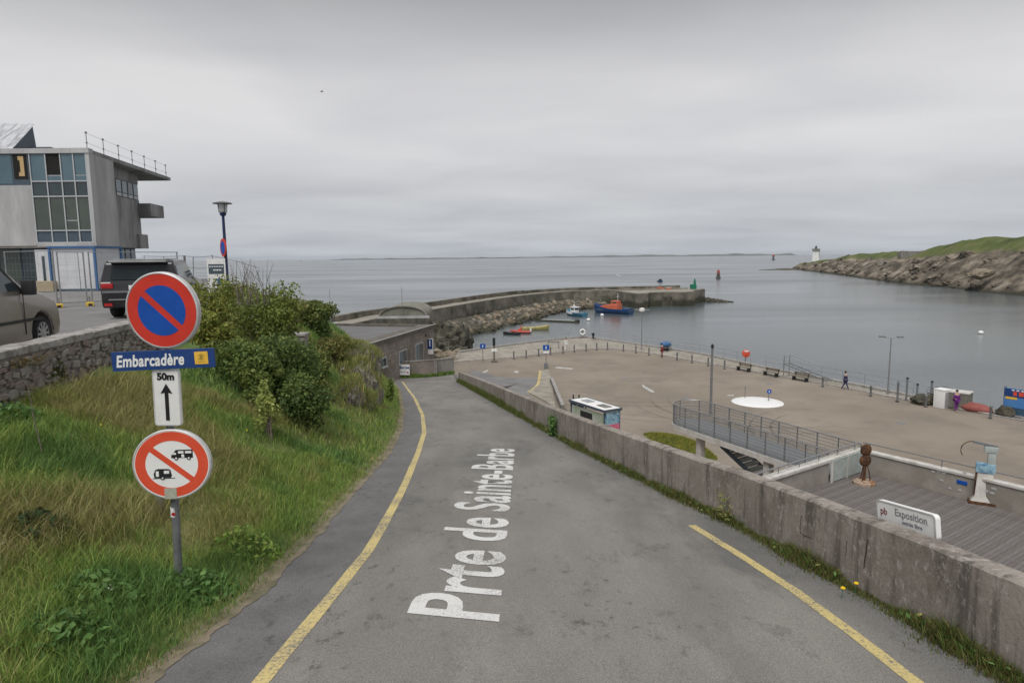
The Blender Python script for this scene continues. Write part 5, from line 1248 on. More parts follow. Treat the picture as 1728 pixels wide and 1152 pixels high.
# quay lamps
def quay_lamp(label, x, y, rz, h=5.6, warm=False):
    t = thing('quay_lamp', label, 'street lamp', (x, y, 4.5), rz, 'twin-headed lamps on the quay')
    mb = MB(); mb.tube([(0, 0, 0), (0, 0, 1), (0, 0, h)], [0.11, 0.075, 0.05], 10); ob('post', mb, M['steel'], t, smooth=True)
    mb = MB(); mb.tube([(-0.75, 0, h+0.05), (0, 0, h-0.05), (0.75, 0, h+0.05)], 0.035, 8); ob('arm', mb, M['steel'], t)
    for s in (-1, 1):
        mb = MB(); mb.box((s*0.75, 0, h+0.08), (0.55, 0.3, 0.13)); ob('lamp_head', mb, M['steel'] if warm else M['paint_grey'], t, bevel=0.04)
    return t
p = PZ(1082.5, 590, 4.5); ql = quay_lamp('pale twin-headed lamp post near the quay tip', p.x, p.y, R(-20), 5.5, True)
mb = MB(); mb.lathe([(0.1, 5.3), (0.38, 5.4), (0.4, 5.75), (0.1, 5.85)], 12); ob('lamp_cap', mb, M['white'], ql)
p = PZ(1498, 665, 4.5); quay_lamp('grey twin-headed lamp post at right beside the quay railing', p.x, p.y, R(-15), 5.3)
p = PZ(1199, 699, 4.5); tp_ = thing('plaza_pole', 'tall bare dark pole standing on the plaza behind the footbridge', 'pole', p)
mb = MB(); mb.tube([(0, 0, 0), (0, 0, 3), (0, 0, 5.55)], [0.11, 0.10, 0.085], 10); ob('shaft', mb, M['paint_grey'], tp_, smooth=True)
mb = MB(); mb.lathe([(0.11, 5.5), (0.12, 5.75), (0.03, 5.85)], 10); ob('cap', mb, M['dark'], tp_)
mb = MB(); mb.lathe([(0.12, 3.05), (0.12, 3.2)], 10); ob('band', mb, M['steel'], tp_)
# mini roundabout disc with two markers
p = PZ(1278, 678.5, 4.5); md = thing('mini_roundabout', 'flat white round disc in the middle of the plaza', 'roundabout', (p.x, p.y, 4.5))
mb = MB(); mb.lathe([(2.2, 0.004), (2.15, 0.05), (1.5, 0.12), (0.5, 0.16), (0.02, 0.17)], 48); ob('dome', mb, M['white'], md, smooth=True)
p = PZ(1257, 671.5, 4.6); t = thing('marker_post', 'thin grey stick on the left of the white plaza disc', 'post', p)
mb = MB(); mb.tube([(0, 0, 0), (0, 0, 1.0)], 0.03, 6); ob('stick', mb, M['paint_grey'], t); mb = MB(); mb.box((0, 0, 0.95), (0.1, 0.06, 0.16)); ob('reflector', mb, M['paint_grey'], t)
def blue_sign(label, px, py, z, h, r_=0.34, both=True, sq=False):
    p = PZ(px, py, z); t = thing('blue_sign', label, 'road sign', (p.x, p.y, z), math.atan2(-p.x, p.y)*-1*0 )
    mb = MB(); mb.tube([(0, 0, 0), (0, 0, h)], 0.04, 8); ob('post', mb, M['paint_grey'], t)
    mb = MB()
    if sq: mb.box((0, -0.05, h-0.1), (r_*2, 0.03, r_*1.7))
    else:
        n = 24; flat_poly([(r_*math.cos(6.2832*k/n), h-0.1+r_*math.sin(6.2832*k/n)) for k in range(n)], -0.06, -0.03, mb)
    ob('blue_plate', mb, M['blue'], t)
    mb = flat_poly([(x_*r_*2.6, h-0.1+z_*r_*2.6) for x_, z_ in ((-0.05, -0.22), (0.05, -0.22), (0.05, 0.03), (0.12, 0.03), (0, 0.2), (-0.12, 0.03), (-0.05, 0.03))], -0.066, -0.061); ob('arrow', mb, M['white'], t)
    return t
blue_sign('round blue arrow sign standing on the white plaza disc', 1297, 677, 4.6, 1.0, 0.2)
blue_sign('blue sign on a post left of the green post at the slipway', 815, 612, 4.5, 2.2, 0.33, sq=True)
t = blue_sign('blue sign on a dark post at the concrete island by the plaza entrance', 921.5, 622, 4.5, 2.6, 0.36, sq=True)
mb = MB(); mb.box((0, 0, 0.35), (0.45, 0.45, 0.7)); ob('dark_base', mb, M['paint_grey'], t, bevel=0.03)
mb = MB(); mb.box((0, -0.045, 1.95), (0.6, 0.03, 0.24)); ob('white_plate', mb, M['white'], t)
p = PZ(834, 611, 4.5); t = thing('green_post', 'dark green post on a square foot beside the slipway', 'post', p)
mb = MB(); mb.tube([(0, 0, 0), (0, 0, 3.0)], [0.1, 0.09], 10); ob('shaft', mb, M['fascia'], t); mb = MB(); mb.box((0, 0, 0.1), (0.75, 0.75, 0.2)); ob('foot', mb, M['fascia'], t); mb = MB(); mb.lathe([(0.17, 2.1), (0.17, 3.0), (0.05, 3.1)], 10); ob('lantern', mb, M['dark'], t)
mb = MB(); mb.box((0, -0.1, 1.55), (0.7, 0.06, 0.35)); ob('white_notice', mb, M['white'], t)
# barrier behind the blue sign
p = PZ(934, 588, 4.5); t = thing('height_barrier', 'dark horizontal barrier bar at the quay behind the blue sign', 'barrier', p, R(-10))
mb = MB(); mb.box((0, 0, 0.95), (1.7, 0.1, 0.13)); ob('bar', mb, M['paint_grey'], t)
for x in (-0.75, 0.75):
    mb = MB(); mb.box((x, 0, 0.45), (0.1, 0.1, 0.9)); ob('leg', mb, M['paint_grey'], t)
# life ring at the apex, mooring bollard
p = PZ(983, 568.5, 4.72); t = thing('lifebuoy_stand', 'white lifebuoy on a stand at the very tip of the quay', 'lifebuoy', p); t.scale = (0.75, 0.75, 0.8)
mb = MB(); n, mI = 24, 10
mb.tube([(0.5*math.cos(6.2832*k/n), -0.1, 1.0+0.5*math.sin(6.2832*k/n)) for k in range(n+1)], 0.16, 8, False); ob('ring', mb, M['white'], t, smooth=True)
mb = MB(); mb.box((0, 0.05, 0.9), (1.1, 0.06, 1.2)); ob('board', mb, M['boatgrey'], t); mb = MB(); mb.box((0, 0.1, 0.4), (0.1, 0.1, 0.8)); ob('post', mb, M['steel'], t)
p = PZ(1001, 570.5, 4.72); t = thing('mooring_bollard', 'squat dark iron mooring bollard at the quay tip right of the lifebuoy', 'bollard', p)
mb = MB(); mb.lathe([(0.25, 0), (0.17, 0.1), (0.16, 0.5), (0.28, 0.6), (0.26, 0.78), (0.1, 0.85)], 12); ob('casting', mb, M['dark'], t, smooth=True)
p = PZ(1123, 592, 4.5); t = thing('tarp_covered_cart', 'blue tarpaulin covered handcart at the quay railing', 'cart', (p.x, p.y, 4.5), 0.3)
mb = blob((0, 0, 0.95), (0.85, 0.55, 0.4), 3, 0.15, 2); ob('tarp', mb, M['cabinblue'], t, smooth=True); mb = MB(); mb.box((0, 0, 0.5), (1.4, 0.8, 0.15)); ob('tray', mb, M['paint_grey'], t)
for s in (-1, 1):
    mb = MB(); mb.lathe([(0.25, -0.05), (0.25, 0.05)], 14, (0, s*0.45, 0.25), Matrix.Rotation(R(90), 3, 'X')); ob('wheel', mb, M['rubber'], t)
p = PZ(1258, 612, 4.5); t = thing('red_lifebuoy_case', 'round red lifebuoy case on a post at the quay above the benches', 'lifebuoy', p)
mb = MB(); mb.lathe([(0.46, -0.14), (0.46, 0.08), (0.2, 0.15), (0.02, 0.16)], 20, (0, -0.1, 1.15), Matrix.Rotation(R(90), 3, 'X')); ob('case', mb, M['redfade'], t, smooth=True)
mb = MB(); mb.box((0, -0.22, 1.45), (0.5, 0.12, 0.16)); ob('white_band', mb, M['white'], t); mb = MB(); mb.box((0, 0.06, 0.5), (0.1, 0.1, 1.1)); ob('post', mb, M['steel'], t)
# benches
bn = None
for px, py, lab in ((1254.5, 626, 'left wooden bench by the quay below the red lifebuoy case'), (1300.5, 634.5, 'second wooden bench along the quay edge'), (1350, 642.5, 'third wooden bench in front of the pile of timber')):
    p = PZ(px, py, 4.5)
    if bn is None:
        bn = thing('bench', lab, 'bench', p, R(-62), 'benches along the quay')
        for k in range(3):
            mb = MB(); mb.box((0, -0.17+0.17*k, 0.45), (1.9, 0.14, 0.05)); ob('seat_slat', mb, M['benchwood'], bn)
        for k in range(2):
            mb = MB(); mb.box((0, 0.3, 0.62+0.17*k), (1.9, 0.04, 0.13)); ob('back_slat', mb, M['benchwood'], bn)
        for x in (-0.75, 0.75):
            mb = MB(); mb.box((x, 0, 0.21), (0.1, 0.45, 0.42)); mb.box((x, 0.27, 0.55), (0.08, 0.05, 0.6)); ob('leg', mb, M['dark'], bn)
    else: dup(bn, p, R(-62), lab)
# pile of timber / gangway
p = PZ(1362, 640, 4.5); t = thing('gangway', 'slanted grey metal gangway frame lying at the quay edge', 'gangway', p, R(-55))
for s in (-0.5, 0.5):
    mb = MB(); mb.tube([(-2.4, s, 1.4), (2.4, s, 0.25)], 0.06, 6); ob('side_beam', mb, M['paint_grey'], t)
for k in range(8):
    f = k/7; mb = MB(); mb.tube([(-2.4+4.8*f, -0.5, 1.4-1.15*f), (-2.4+4.8*f, 0.5, 1.4-1.15*f)], 0.035, 5); ob('rung', mb, M['paint_grey'], t)
for s in (-0.5, 0.5):
    mb = MB(); mb.tube([(-2.4, s, 0), (-2.4, s, 2.3)], 0.05, 6); mb.tube([(-2.4, s, 2.3), (2.4, s, 1.1)], 0.03, 6); ob('handrail', mb, M['steel'], t)
# plaza white markings
def mark(pts, z=4.506):
    mb = MB(); P_ = [PZ(x, y, z) for x, y in pts]; mb.add([tuple(p) for p in P_], [tuple(range(len(P_)))]); ob('white_marking', mb, M['worn_white'], pl_)
mark([(1083, 648), (1092, 653), (1104, 659.5), (1104, 662), (1098, 661), (1085, 653)])
mark([(936, 618.5), (966, 621), (966, 623), (938, 621)]); mark([(869, 625), (876, 626), (874, 629), (867, 628)])
mark([(1228, 665.5), (1239, 666), (1238, 668), (1226, 667.5)]); mark([(803, 633), (822, 624), (825, 625), (806, 635)])
M['tyre'] = mat('tyre_mark_rubber', (0.15, 0.13, 0.105), (0.20, 0.17, 0.135), 3, 0.9, world=True)
for cx_, cy_, rr_, a0_, a1_ in ((21.5, 58, 7.5, 150, 285), (21.5, 58, 9.2, 170, 300), (16, 66, 14, 200, 260), (24, 52, 11, 210, 290), (14, 74, 16, 215, 300), (28, 46, 9, 120, 200)):
    for off_ in (0, 1.5):
        row = []
        for k in range(41):
            a_ = R(a0_+(a1_-a0_)*k/40); w_ = 0.09*math.sin(math.pi*min(1, k/40*1.0)); r_ = rr_+off_
            row.append([(cx_+(r_-w_)*math.cos(a_), cy_+(r_-w_)*math.sin(a_), 4.5045), (cx_+(r_+w_)*math.cos(a_), cy_+(r_+w_)*math.sin(a_), 4.5045)])
        mb = MB(); mb.grid(row); ob('tyre_mark', mb, M['tyre'], pl_)
for cx_, cy_ in ((12, 70), (19, 78), (26, 66), (9, 80), (30, 50), (16, 60)):
    mb = MB(); mb.lathe([(0.36, 4.50), (0.36, 4.512), (0.05, 4.513)], 16, (cx_, cy_, 0)); ob('manhole_cover', mb, M['paint_grey'], pl_)
# yellow line by the island
mb = MB()
isl = [PZ(x, y, 4.5) for x, y in ((893, 664), (912, 648), (914, 628), (925, 624), (930, 640), (938, 690), (915, 675))]
mb.prism([(p.x, p.y) for p in isl], 4.4, 4.62); struct('traffic_island', mb, M['quay'])
P_ = [PZ(x, y, 4.505) for x, y in ((891, 661), (902, 654), (908, 648), (910, 640), (911.5, 625))]
row = []
pl2 = resample([(p.x, p.y) for p in P_], 24)
for i, p in enumerate(pl2):
    a = pl2[max(0, i-1)]; b = pl2[min(23, i+1)]; tt = (b-a).normalized(); n = Vector((-tt.y, tt.x))*0.14; row.append([(p.x+n.x, p.y+n.y, 4.506), (p.x-n.x, p.y-n.y, 4.506)])
mb = MB(); mb.grid(row); ob('yellow_line', mb, M['yellow_paint'], pl_)
# low parapet wall running from the island towards the shelter
a = PZ(930, 645, 4.5); b = PZ(950, 696, 4.5); d = b-a
t = thing('low_parapet', 'low concrete parapet running from the traffic island toward the bus shelter', 'wall', a, math.atan2(d.y, d.x))
mb = MB(); mb.box((d.length/2, 0, 0.3), (d.length, 0.25, 0.6)); ob('wall_body', mb, M['concrete_dark'], t, bevel=0.02); mb = MB(); mb.box((d.length/2, 0, 0.63), (d.length, 0.3, 0.055)); ob('coping', mb, M['coping'], t)
# dark tarmac lane from the ramp
mb = MB(); P_ = [PZ(x, y, 4.503) for x, y in ((820, 636), (905, 637), (909, 650), (890, 663), (930, 700), (880, 690), (800, 640))]; mb.add([tuple(p) for p in P_], [tuple(range(len(P_)))]); struct('lane', mb, M['carpark'])

# ramp from the road end down to the plaza
secs = [((-4.25, 51.5, 7.79), (-5.25, 58.8, 7.16)), ((-4.0, 54, 7.2), (-5.0, 61, 6.6)), ((-3.0, 58, 6.1), (-4.8, 65, 5.7)), ((-1.6, 62.5, 5.1), (-4.7, 70, 5.0)), ((0.0, 66.5, 4.56), (-4.6, 75, 4.56)), ((0.8, 68.5, 4.49), (-4.7, 77, 4.49))]
mb = MB(); mb.grid([[tuple(Vector(a).lerp(Vector(b), k/4)) for k in range(5)] for a, b in secs])
mb.grid([[a, (a[0], a[1], 3.8)] for a, b in secs]); mb.grid([[(b[0], b[1], 3.8), b] for a, b in secs]); struct('ramp', mb, M['carpark'])
# slipway
mb = MB(); rows = []
for k in range(9):
    f = k/8; c = Vector((-6.2, 88, 4.2)).lerp(Vector((-8.6, 106, -0.8)), f); rows.append([(c.x-3.6-1.0*math.sin(f*3), c.y+2, c.z-0.02), (c.x, c.y, c.z), (c.x+3.0+0.8*math.sin(f*3), c.y-1, c.z+0.04)])
mb.grid([r_[::-1] for r_ in rows]); struct('slipway', mb, M['algae'])
mb = MB(); mb.add([(-15, 86, 1.2), (-4, 84, 1.2), (0, 96, -0.4), (-14, 112, -0.4)], [(0, 1, 2, 3)]); struct('beach', mb, M['quay'])
# shore rocks by the slipway
sr = None
for i, (px, py, rx, ry, Y) in enumerate(((758, 578, 26, 26, 118), (780, 578, 16, 26, 121), (745, 590, 16, 18, 112), (770, 595, 22, 12, 114), (742, 560, 14, 20, 124))):
    c = PY(px, py, Y); o = ob('shore_rock', blob((0, 0, 0), (rx*Y/FPX, 2.2, ry*Y/FPX), i*3.3, 0.4, 4, 1.4), M['darkrock'], smooth=False, loc=c)
    tag(o, ('large dark weed-covered rock beside the slipway', 'dark rounded rock at the water edge right of the largest one', 'dark rock close to the corner of the harbour building', 'low dark rock at the top of the pale slipway', 'dark rock behind the corner of the harbour building')[i], 'rock')
for i in range(14):
    px = random.uniform(735, 775); py = random.uniform(594, 612); c = PZ(px, py, 4.3)
    if i == 0: rock0 = ob('beach_stone', blob((0, 0, 0), (0.7, 0.6, 0.45), 1.2, 0.35, 2), M['boulder'][0], smooth=False, loc=c); tag(rock0, 'tan rubble stone lying between the building corner and the slipway', 'rock', 'rubble stones by the slipway')
    else:
        o = rock0.copy(); COL.objects.link(o); o.location = c; s = random.uniform(0.5, 1.3); o.scale = (s, s*random.uniform(.7, 1.2), s); o.rotation_euler = (0, 0, random.uniform(0, 6))
# grassy mound on the plaza
gm = [PZ(x, y, 4.5) for x, y in ((1085, 733), (1110, 733), (1150, 741), (1185, 753), (1212, 775), (1180, 790), (1130, 770))]
c = sum(gm, Vector())/len(gm); mb = MB(); ring = [[(c+(p-c)*f+Vector((0, 0, (1-f*f)*0.5))) for p in gm+[gm[0]]] for f in (1, 0.7, 0.4, 0.02)]
mb.grid([[tuple(p) for p in r_] for r_ in ring][::-1]); o = struct('grass_mound', mb, M['soil'])
def samp_m():
    k = random.randrange(len(gm)); a, b = gm[k], gm[(k+1) % len(gm)]; u, v = random.random(), random.random()
    if u+v > 1: u, v = 1-u, 1-v
    p = c+(a-c)*u+(b-c)*v; f = u+v
    return (p.x, p.y, p.z+(1-f*f)*0.5, 1, [(0.24, 0.25, 0.055), (0.18, 0.21, 0.045), (0.32, 0.30, 0.06)])
stuff(blades('mound_grass', 9000, samp_m, (0.1, 0.25), (0.012, 0.022), None))

# people ---------------------------------------------------------------
def skin_mesh(verts, edges, radii, root=0, sub=1):
    me = bpy.data.meshes.new('sk'); me.from_pydata(verts, edges, []); o = bpy.data.objects.new('sk', me); COL.objects.link(o)
    md_ = o.modifiers.new('s', 'SKIN'); sv_ = me.skin_vertices[0].data
    for i, r_ in enumerate(radii): sv_[i].radius = (r_, r_)
    for v in sv_: v.use_root = False
    sv_[root].use_root = True
    s = o.modifiers.new('u', 'SUBSURF'); s.levels = sub; s.render_levels = sub
    dg = bpy.context.evaluated_depsgraph_get(); r = bpy.data.meshes.new_from_object(o.evaluated_get(dg)); bpy.data.objects.remove(o); return r
def person(label, px, py, top, leg, z=4.5, rz=0.0, stride=0.2):
    p = PZ(px, py, z); t = thing('person', label, 'person', p, rz)
    V = [(0, 0, .95), (0, 0, 1.2), (0, 0, 1.42), (0, 0, 1.55), (0, 0, 1.66), (0, 0, 1.76), (.2, 0, 1.4), (.27, 0.06, 1.12), (.25, -.06, .88), (-.2, 0, 1.4), (-.27, -.06, 1.12), (-.25, .1, .88), (.1, 0, .9), (.11, stride*.3, .5), (.11, stride, .07), (.11, stride-.16, .04), (-.1, 0, .9), (-.11, -stride*.3, .5), (-.11, -stride, .07), (-.11, -stride-.16, .04)]
    E_ = [(0, 1), (1, 2), (2, 3), (3, 4), (4, 5), (2, 6), (6, 7), (7, 8), (2, 9), (9, 10), (10, 11), (0, 12), (12, 13), (13, 14), (14, 15), (0, 16), (16, 17), (17, 18), (18, 19)]
    Rr = [.14, .13, .14, .055, .09, .075, .06, .045, .035, .06, .045, .035, .085, .06, .045, .04, .085, .06, .045, .04]
    def part(name, sel, k, m_):
        idx = {v: i for i, v in enumerate(sel)}; e = [(idx[a], idx[b]) for a, b in E_ if a in idx and b in idx]
        me = skin_mesh([V[v] for v in sel], e, [Rr[v]*k for v in sel]); me.materials.clear(); me.materials.append(m_); me.name = name; o = bpy.data.objects.new(name, me); COL.objects.link(o); o.parent = t
    part('body', list(range(20)), 1.0, M['skin'])
    part('jacket', [1, 0, 2, 6, 7, 8, 9, 10, 11], 1.18, top)
    part('trousers', [0, 12, 13, 14, 16, 17, 18], 1.15, leg)
    mb = MB(); mb.ell((0, 0.025, 1.735), (0.105, 0.115, 0.105), 10, 7); ob('hair', mb, M['hair'], t, smooth=True)
    return t
person('person in a white coat with dark hair standing at the quay bollards', 955, 591, M['cloth_white'], M['cloth_white'])
person('person in dark red jacket at the bollards right of the left lamp', 1117, 603, M['cloth_red'], M['cloth_red'], rz=0.8)
person('person in dark blue walking along the quay edge right of the benches', 1426, 657.5, M['cloth_blue'], M['cloth_blue'], rz=1.5, stride=0.3)
person('person in purple standing before the grey container', 1613, 694, M['purple'], M['purple'])
# waste bins behind shelter
wb = None
for px, py, lab in ((968, 677, 'left of two dark bins behind the bus shelter'), (980, 677, 'right of two dark bins behind the bus shelter')):
    p = PZ(px, py, 5.6); p.z = 4.5
    if wb is None:
        wb = thing('litter_bin', lab, 'bin', p, 0, 'dark bins behind the shelter')
        mb = MB(); mb.lathe([(0.24, 0.1), (0.28, 1.0), (0.3, 1.02), (0.3, 1.1), (0.22, 1.15)], 14); ob('bin_body', mb, M['navy'], wb, smooth=True)
        mb = MB(); mb.lathe([(0.06, 0.0), (0.06, 1.6)], 8, (0, 0.3, 0)); ob('post', mb, M['dark'], wb)
    else: dup(wb, p, 0.4, lab)
# bus shelter
c4 = [Vector((4.2, 47.8)), Vector((5.5, 48.5)), Vector((7.5, 45.2)), Vector((6.25, 44.2))]
cen = sum(c4, Vector((0, 0)))/4; ax = (c4[3]-c4[0]).normalized(); ang = math.atan2(ax.y, ax.x); Ls = 4.15; Wd = 1.5
bs = thing('bus_shelter', 'white roofed bus shelter with pink poster end behind the roadside wall', 'bus shelter', (cen.x, cen.y, 4.5), ang)
mb = MB(); mb.box((0, 0, 2.5), (Ls, Wd, 0.14)); ob('roof', mb, M['white'], bs, bevel=0.03)
mb = MB(); mb.box((0, -Wd/2-0.02, 2.5), (Ls+.06, 0.04, 0.18)); mb.box((0, Wd/2+.02, 2.5), (Ls+.06, 0.04, 0.18)); mb.box((Ls/2+0.022, 0, 2.5), (0.04, Wd, 0.18)); mb.box((-Ls/2-0.022, 0, 2.5), (0.04, Wd, 0.18)); ob('roof_edge', mb, M['frame_blue'], bs)
for x, sx in ((-0.9, 0.9), (1.05, 1.0)):
    mb = MB(); mb.box((x, 0.05, 2.59), (sx, 0.62, 0.05)); ob('roof_panel', mb, M['boatgrey'] if x < 0 else M['concrete_dark'], bs)
for x in (-Ls/2+.1, Ls/2-.1):
    for y in (-Wd/2+.1, Wd/2-.1):
        mb = MB(); mb.box((x, y, 1.215), (0.08, 0.08, 2.43)); ob('post', mb, M['frame_blue'], bs)
mb = MB(); mb.box((0, -Wd/2+.1, 1.25), (Ls-.4, 0.03, 2.0)); ob('glass_wall', mb, M['algae'], bs)
mb = MB(); mb.box((-0.1, -Wd/2+.07, 1.75), (1.4, 0.03, 0.55)); ob('timetable', mb, M['dark'], bs)
mb = MB(); mb.box((Ls/2-.06, 0, 1.3), (0.08, Wd-.3, 2.1)); ob('poster_case', mb, M['skyblue'], bs)
mb = MB(); mb.box((Ls/2-.01, 0.05, 0.95), (0.03, Wd-.45, 1.1)); ob('poster', mb, M['posterpink'], bs)
mb = MB(); mb.box((0, 0.1, 0.48), (2.6, 0.4, 0.06)); ob('bench_seat', mb, M['benchwood'], bs)
# far right: cabins, nets, billboard
def at_q(px, py): return PZ(px, py, 4.5)
p = at_q(1589, 687); t = thing('white_cabin', 'small upright white sanitary cabin on the quay at right', 'cabin', p, R(25))
mb = MB(); mb.box((0, 0, 0.75), (0.95, 0.9, 1.5)); ob('body', mb, M['white'], t, bevel=0.04); mb = MB(); mb.box((0, 0, 1.55), (1.0, 0.95, 0.12)); ob('roof', mb, M['white'], t, bevel=0.04); mb = MB(); mb.box((0, -0.46, 0.72), (0.7, 0.02, 1.3)); ob('door', mb, M['boatgrey'], t)
a = at_q(1601, 688.5); b = at_q(1634, 693); d = b-a; cc = (a+b)/2
t = thing('storage_container', 'weathered grey storage container with pale roof beside the white cabin', 'container', (cc.x+0.4, cc.y+0.4, 4.5), math.atan2(d.y, d.x))
mb = MB(); mb.box((0, 0, 0.72), (d.length, 1.3, 1.3)); ob('body', mb, M['vault'], t); mb = MB(); mb.box((0, 0, 1.42), (d.length+.1, 1.4, 0.09)); ob('roof', mb, M['whitecon'], t)
for k in range(10):
    mb = MB(); mb.box((-d.length/2+d.length*(k+.5)/10, -0.66, 0.72), (0.06, 0.03, 1.2)); ob('rib', mb, M['concrete_dark'], t)
p = at_q(1645, 694); t = thing('red_boat_cover', 'upturned red dinghy lying on the quay right of the container', 'boat', p, R(-60))
M['dullred'] = mat('faded_dull_red_paint', (0.24, 0.07, 0.06), (0.3, 0.1, 0.085), 2, 0.7); mb = blob((0, 0, 0.3), (1.3, 0.6, 0.42), 6, 0.08, 3); ob('hull', mb, M['dullred'], t, smooth=True); mb = MB(); mb.box((0, 0, 0.12), (2.3, 1.0, 0.06)); ob('gunwale', mb, M['whitecon'], t)
for i, (px, py, s, lab) in enumerate(((1555, 681, 0.8, 'dark heap of fishing nets left of the white cabin'), (1570, 682, 0.55, 'smaller dark fishing net heap touching the white cabin'))):
    p = at_q(px, py); o = ob('net_heap', blob((0, 0, 0.3), (s, s, 0.55), i*4+1, 0.3, 3, 1.5), M['darkrock'], loc=p); tag(o, lab, 'nets')
p = at_q(1572, 672); t = thing('lobster_pots', 'stack of grey lobster pots behind the net heaps', 'lobster pots', (p.x, p.y, 4.5), R(20))
for k in range(6):
    mb = MB(); x, y, z = (k % 3)*0.75, 0, (k//3)*0.5
    for yy in (-.3, .3):
        mb.tube([(x+.32*math.cos(a_), yy, z+.05+.42*math.sin(a_)) for a_ in np.linspace(0, math.pi, 7)], 0.025, 4)
    for a_ in np.linspace(0, math.pi, 6): mb.tube([(x+.32*math.cos(a_), -.3, z+.05+.42*math.sin(a_)), (x+.32*math.cos(a_), .3, z+.05+.42*math.sin(a_))], 0.02, 4)
    mb.box((x, 0, z+.04), (0.66, 0.62, 0.05)); ob('pot', mb, M['paint_grey'], t)
for k, (px, py, h_, lab) in enumerate(((1529, 676, 2.0, 'dark mooring post at the quay edge right of the right lamp'), (1571, 672, 1.5, 'slim dark post between the lobster pots and the water'), (1547, 671, 1.2, 'thin pale post behind the net heap'))):
    p = at_q(px, py); t = thing('mooring_post', lab, 'post', p); mb = MB(); mb.tube([(0, 0, 0), (0, 0, h_)], 0.09, 8); ob('shaft', mb, M['paint_grey'], t); mb = MB(); mb.lathe([(0.12, h_), (0.12, h_+.08), (0.03, h_+.12)], 8); ob('cap', mb, M['dark'], t)
a = at_q(1692, 701); b = at_q(1732, 708); d = b-a; rzb = math.atan2(d.y, d.x)
bb = thing('billboard', 'blue seaside billboard with red heading standing on the quay at the right edge', 'billboard', a, rzb)
BL = 3.4
for x in (0.0, BL):
    mb = MB(); mb.box((x, 0.08, 1.2), (0.12, 0.12, 2.4)); ob('post', mb, M['paint_grey'], bb)
mb = MB(); mb.box((BL/2, 0, 1.25), (BL, 0.08, 2.1)); ob('panel', mb, M['posterblue'], bb)
mb = MB(); mb.box((BL/2, -0.05, 0.5), (BL-.02, 0.02, 0.6)); ob('sea_band', mb, M['posterteal'], bb)
mb = MB(); mb.box((BL/2, -0.05, 1.95), (BL-.02, 0.02, 0.62)); ob('heading_band', mb, M['signnavy'], bb)
mb = MB(); mb.box((0.5, -0.05, 1.53), (0.8, 0.02, 0.18)); ob('yellow_strip', mb, M['ochre'], bb)
mb = MB()
for k in range(7): mb.box((0.75+k*0.42, -0.065, 1.92), (0.24+0.08*(k % 2), 0.01, 0.32))
ob('red_heading', mb, M['redfade'], bb)
mb = MB()
for k in range(9): mb.box((0.6+k*0.32, -0.065, 2.18), (0.2, 0.01, 0.09))
ob('white_heading', mb, M['white'], bb)
mb = blob((0.3, -0.3, 0.4), (0.6, 0.3, 0.5), 5, 0.3, 3); o = ob('potted_bush', mb, M['darkrock']); o.location = bb.location; o.rotation_euler = (0, 0, rzb); tag(o, 'dark bush standing at the left foot of the blue billboard', 'bush')
railing('quay_railing', 'thin railing at the right along the quay behind the lamp', [(29.2, 75.5), (34.2, 65), (36.6, 59.5)], 4.72)

# ------------------------------------------------------------------ terrace, footbridge, stairs
TA = Vector((0.83, 0.56)).normalized(); TB = Vector((TA.y, -TA.x)); TO = Vector((14.9, 27.6)); TZ = 8.2
def T2(a, b): q = TO + TA*a + TB*b; return (q.x, q.y)
def T3(a, b, z): q = TO + TA*a + TB*b; return (q.x, q.y, z)
tr = thing('terrace', 'sunken terrace with grey timber deck and pale concrete parapets', 'terrace')
mb = MB(); mb.prism([T2(0.3, -0.3), T2(0.3, 24), T2(-9.5, 24), T2(-9.0, 4), T2(-7.2, -0.3)], 4.3, TZ-0.06); ob('podium', mb, M['concrete_dark'], tr)
pkm = {}
for k in range(150):
    b = 0.02+k*0.146
    if b > 22.8: break
    a0 = -7.0 - 0.5*min(1, b/3) if b < 4 else -9.0
    mb = MB(); mb.box((0, 0, 0), (0 - a0 - 0.02, 0.138, 0.05)); key = (round(a0, 1), k % 3)
    c_ = T3((a0-0.02)/2, b+0.07, TZ-0.025+random.uniform(-.003, .003))
    if key not in pkm:
        me = mesh_of('plank', mb); me.materials.append(M['timber'][k % 3]); pkm[key] = me
    o = bpy.data.objects.new('plank', pkm[key]); COL.objects.link(o); o.parent = tr; o.location = c_; o.rotation_euler = (0, 0, math.atan2(TA.y, TA.x))
mb = MB(); mb.prism([T2(0, -0.3), T2(0, 24), T2(0.25, 24), T2(0.25, -0.3)], 4.3, TZ+0.88); M['terracewall'] = mat('terrace_wall_render', (0.255, 0.235, 0.205), (0.33, 0.305, 0.27), 1.2, 0.9, 0.2, 15, c3=(0.215, 0.195, 0.165), s3=0.7, world=True); ob('parapet', mb, M['terracewall'], tr)
mb = MB(); mb.prism([T2(-0.05, 0.02), T2(-0.05, 24), T2(0.30, 24), T2(0.30, 0.02)], TZ+0.883, TZ+0.98); ob('parapet_coping', mb, M['whitecon'], tr, bevel=0.01)
mb = MB(); mb.prism([T2(-7.6, -0.25), T2(-2.4, -0.25), T2(-2.4, 0.0), T2(-7.6, 0.0)], 4.3, TZ+0.86); ob('side_parapet', mb, M['terracewall'], tr)
mb = MB(); mb.prism([T2(-7.6, -0.32), T2(0.2, -0.32), T2(0.2, 0.06), T2(-7.6, 0.06)], TZ+0.863, TZ+0.985); ob('side_coping', mb, M['whitecon'], tr, bevel=0.01)
mb = MB(); mb.tube([T3(-7.6, -0.13, TZ+1.24), T3(0.1, -0.13, TZ+1.24)], 0.035, 8); ob('handrail', mb, M['steel'], tr, smooth=True)
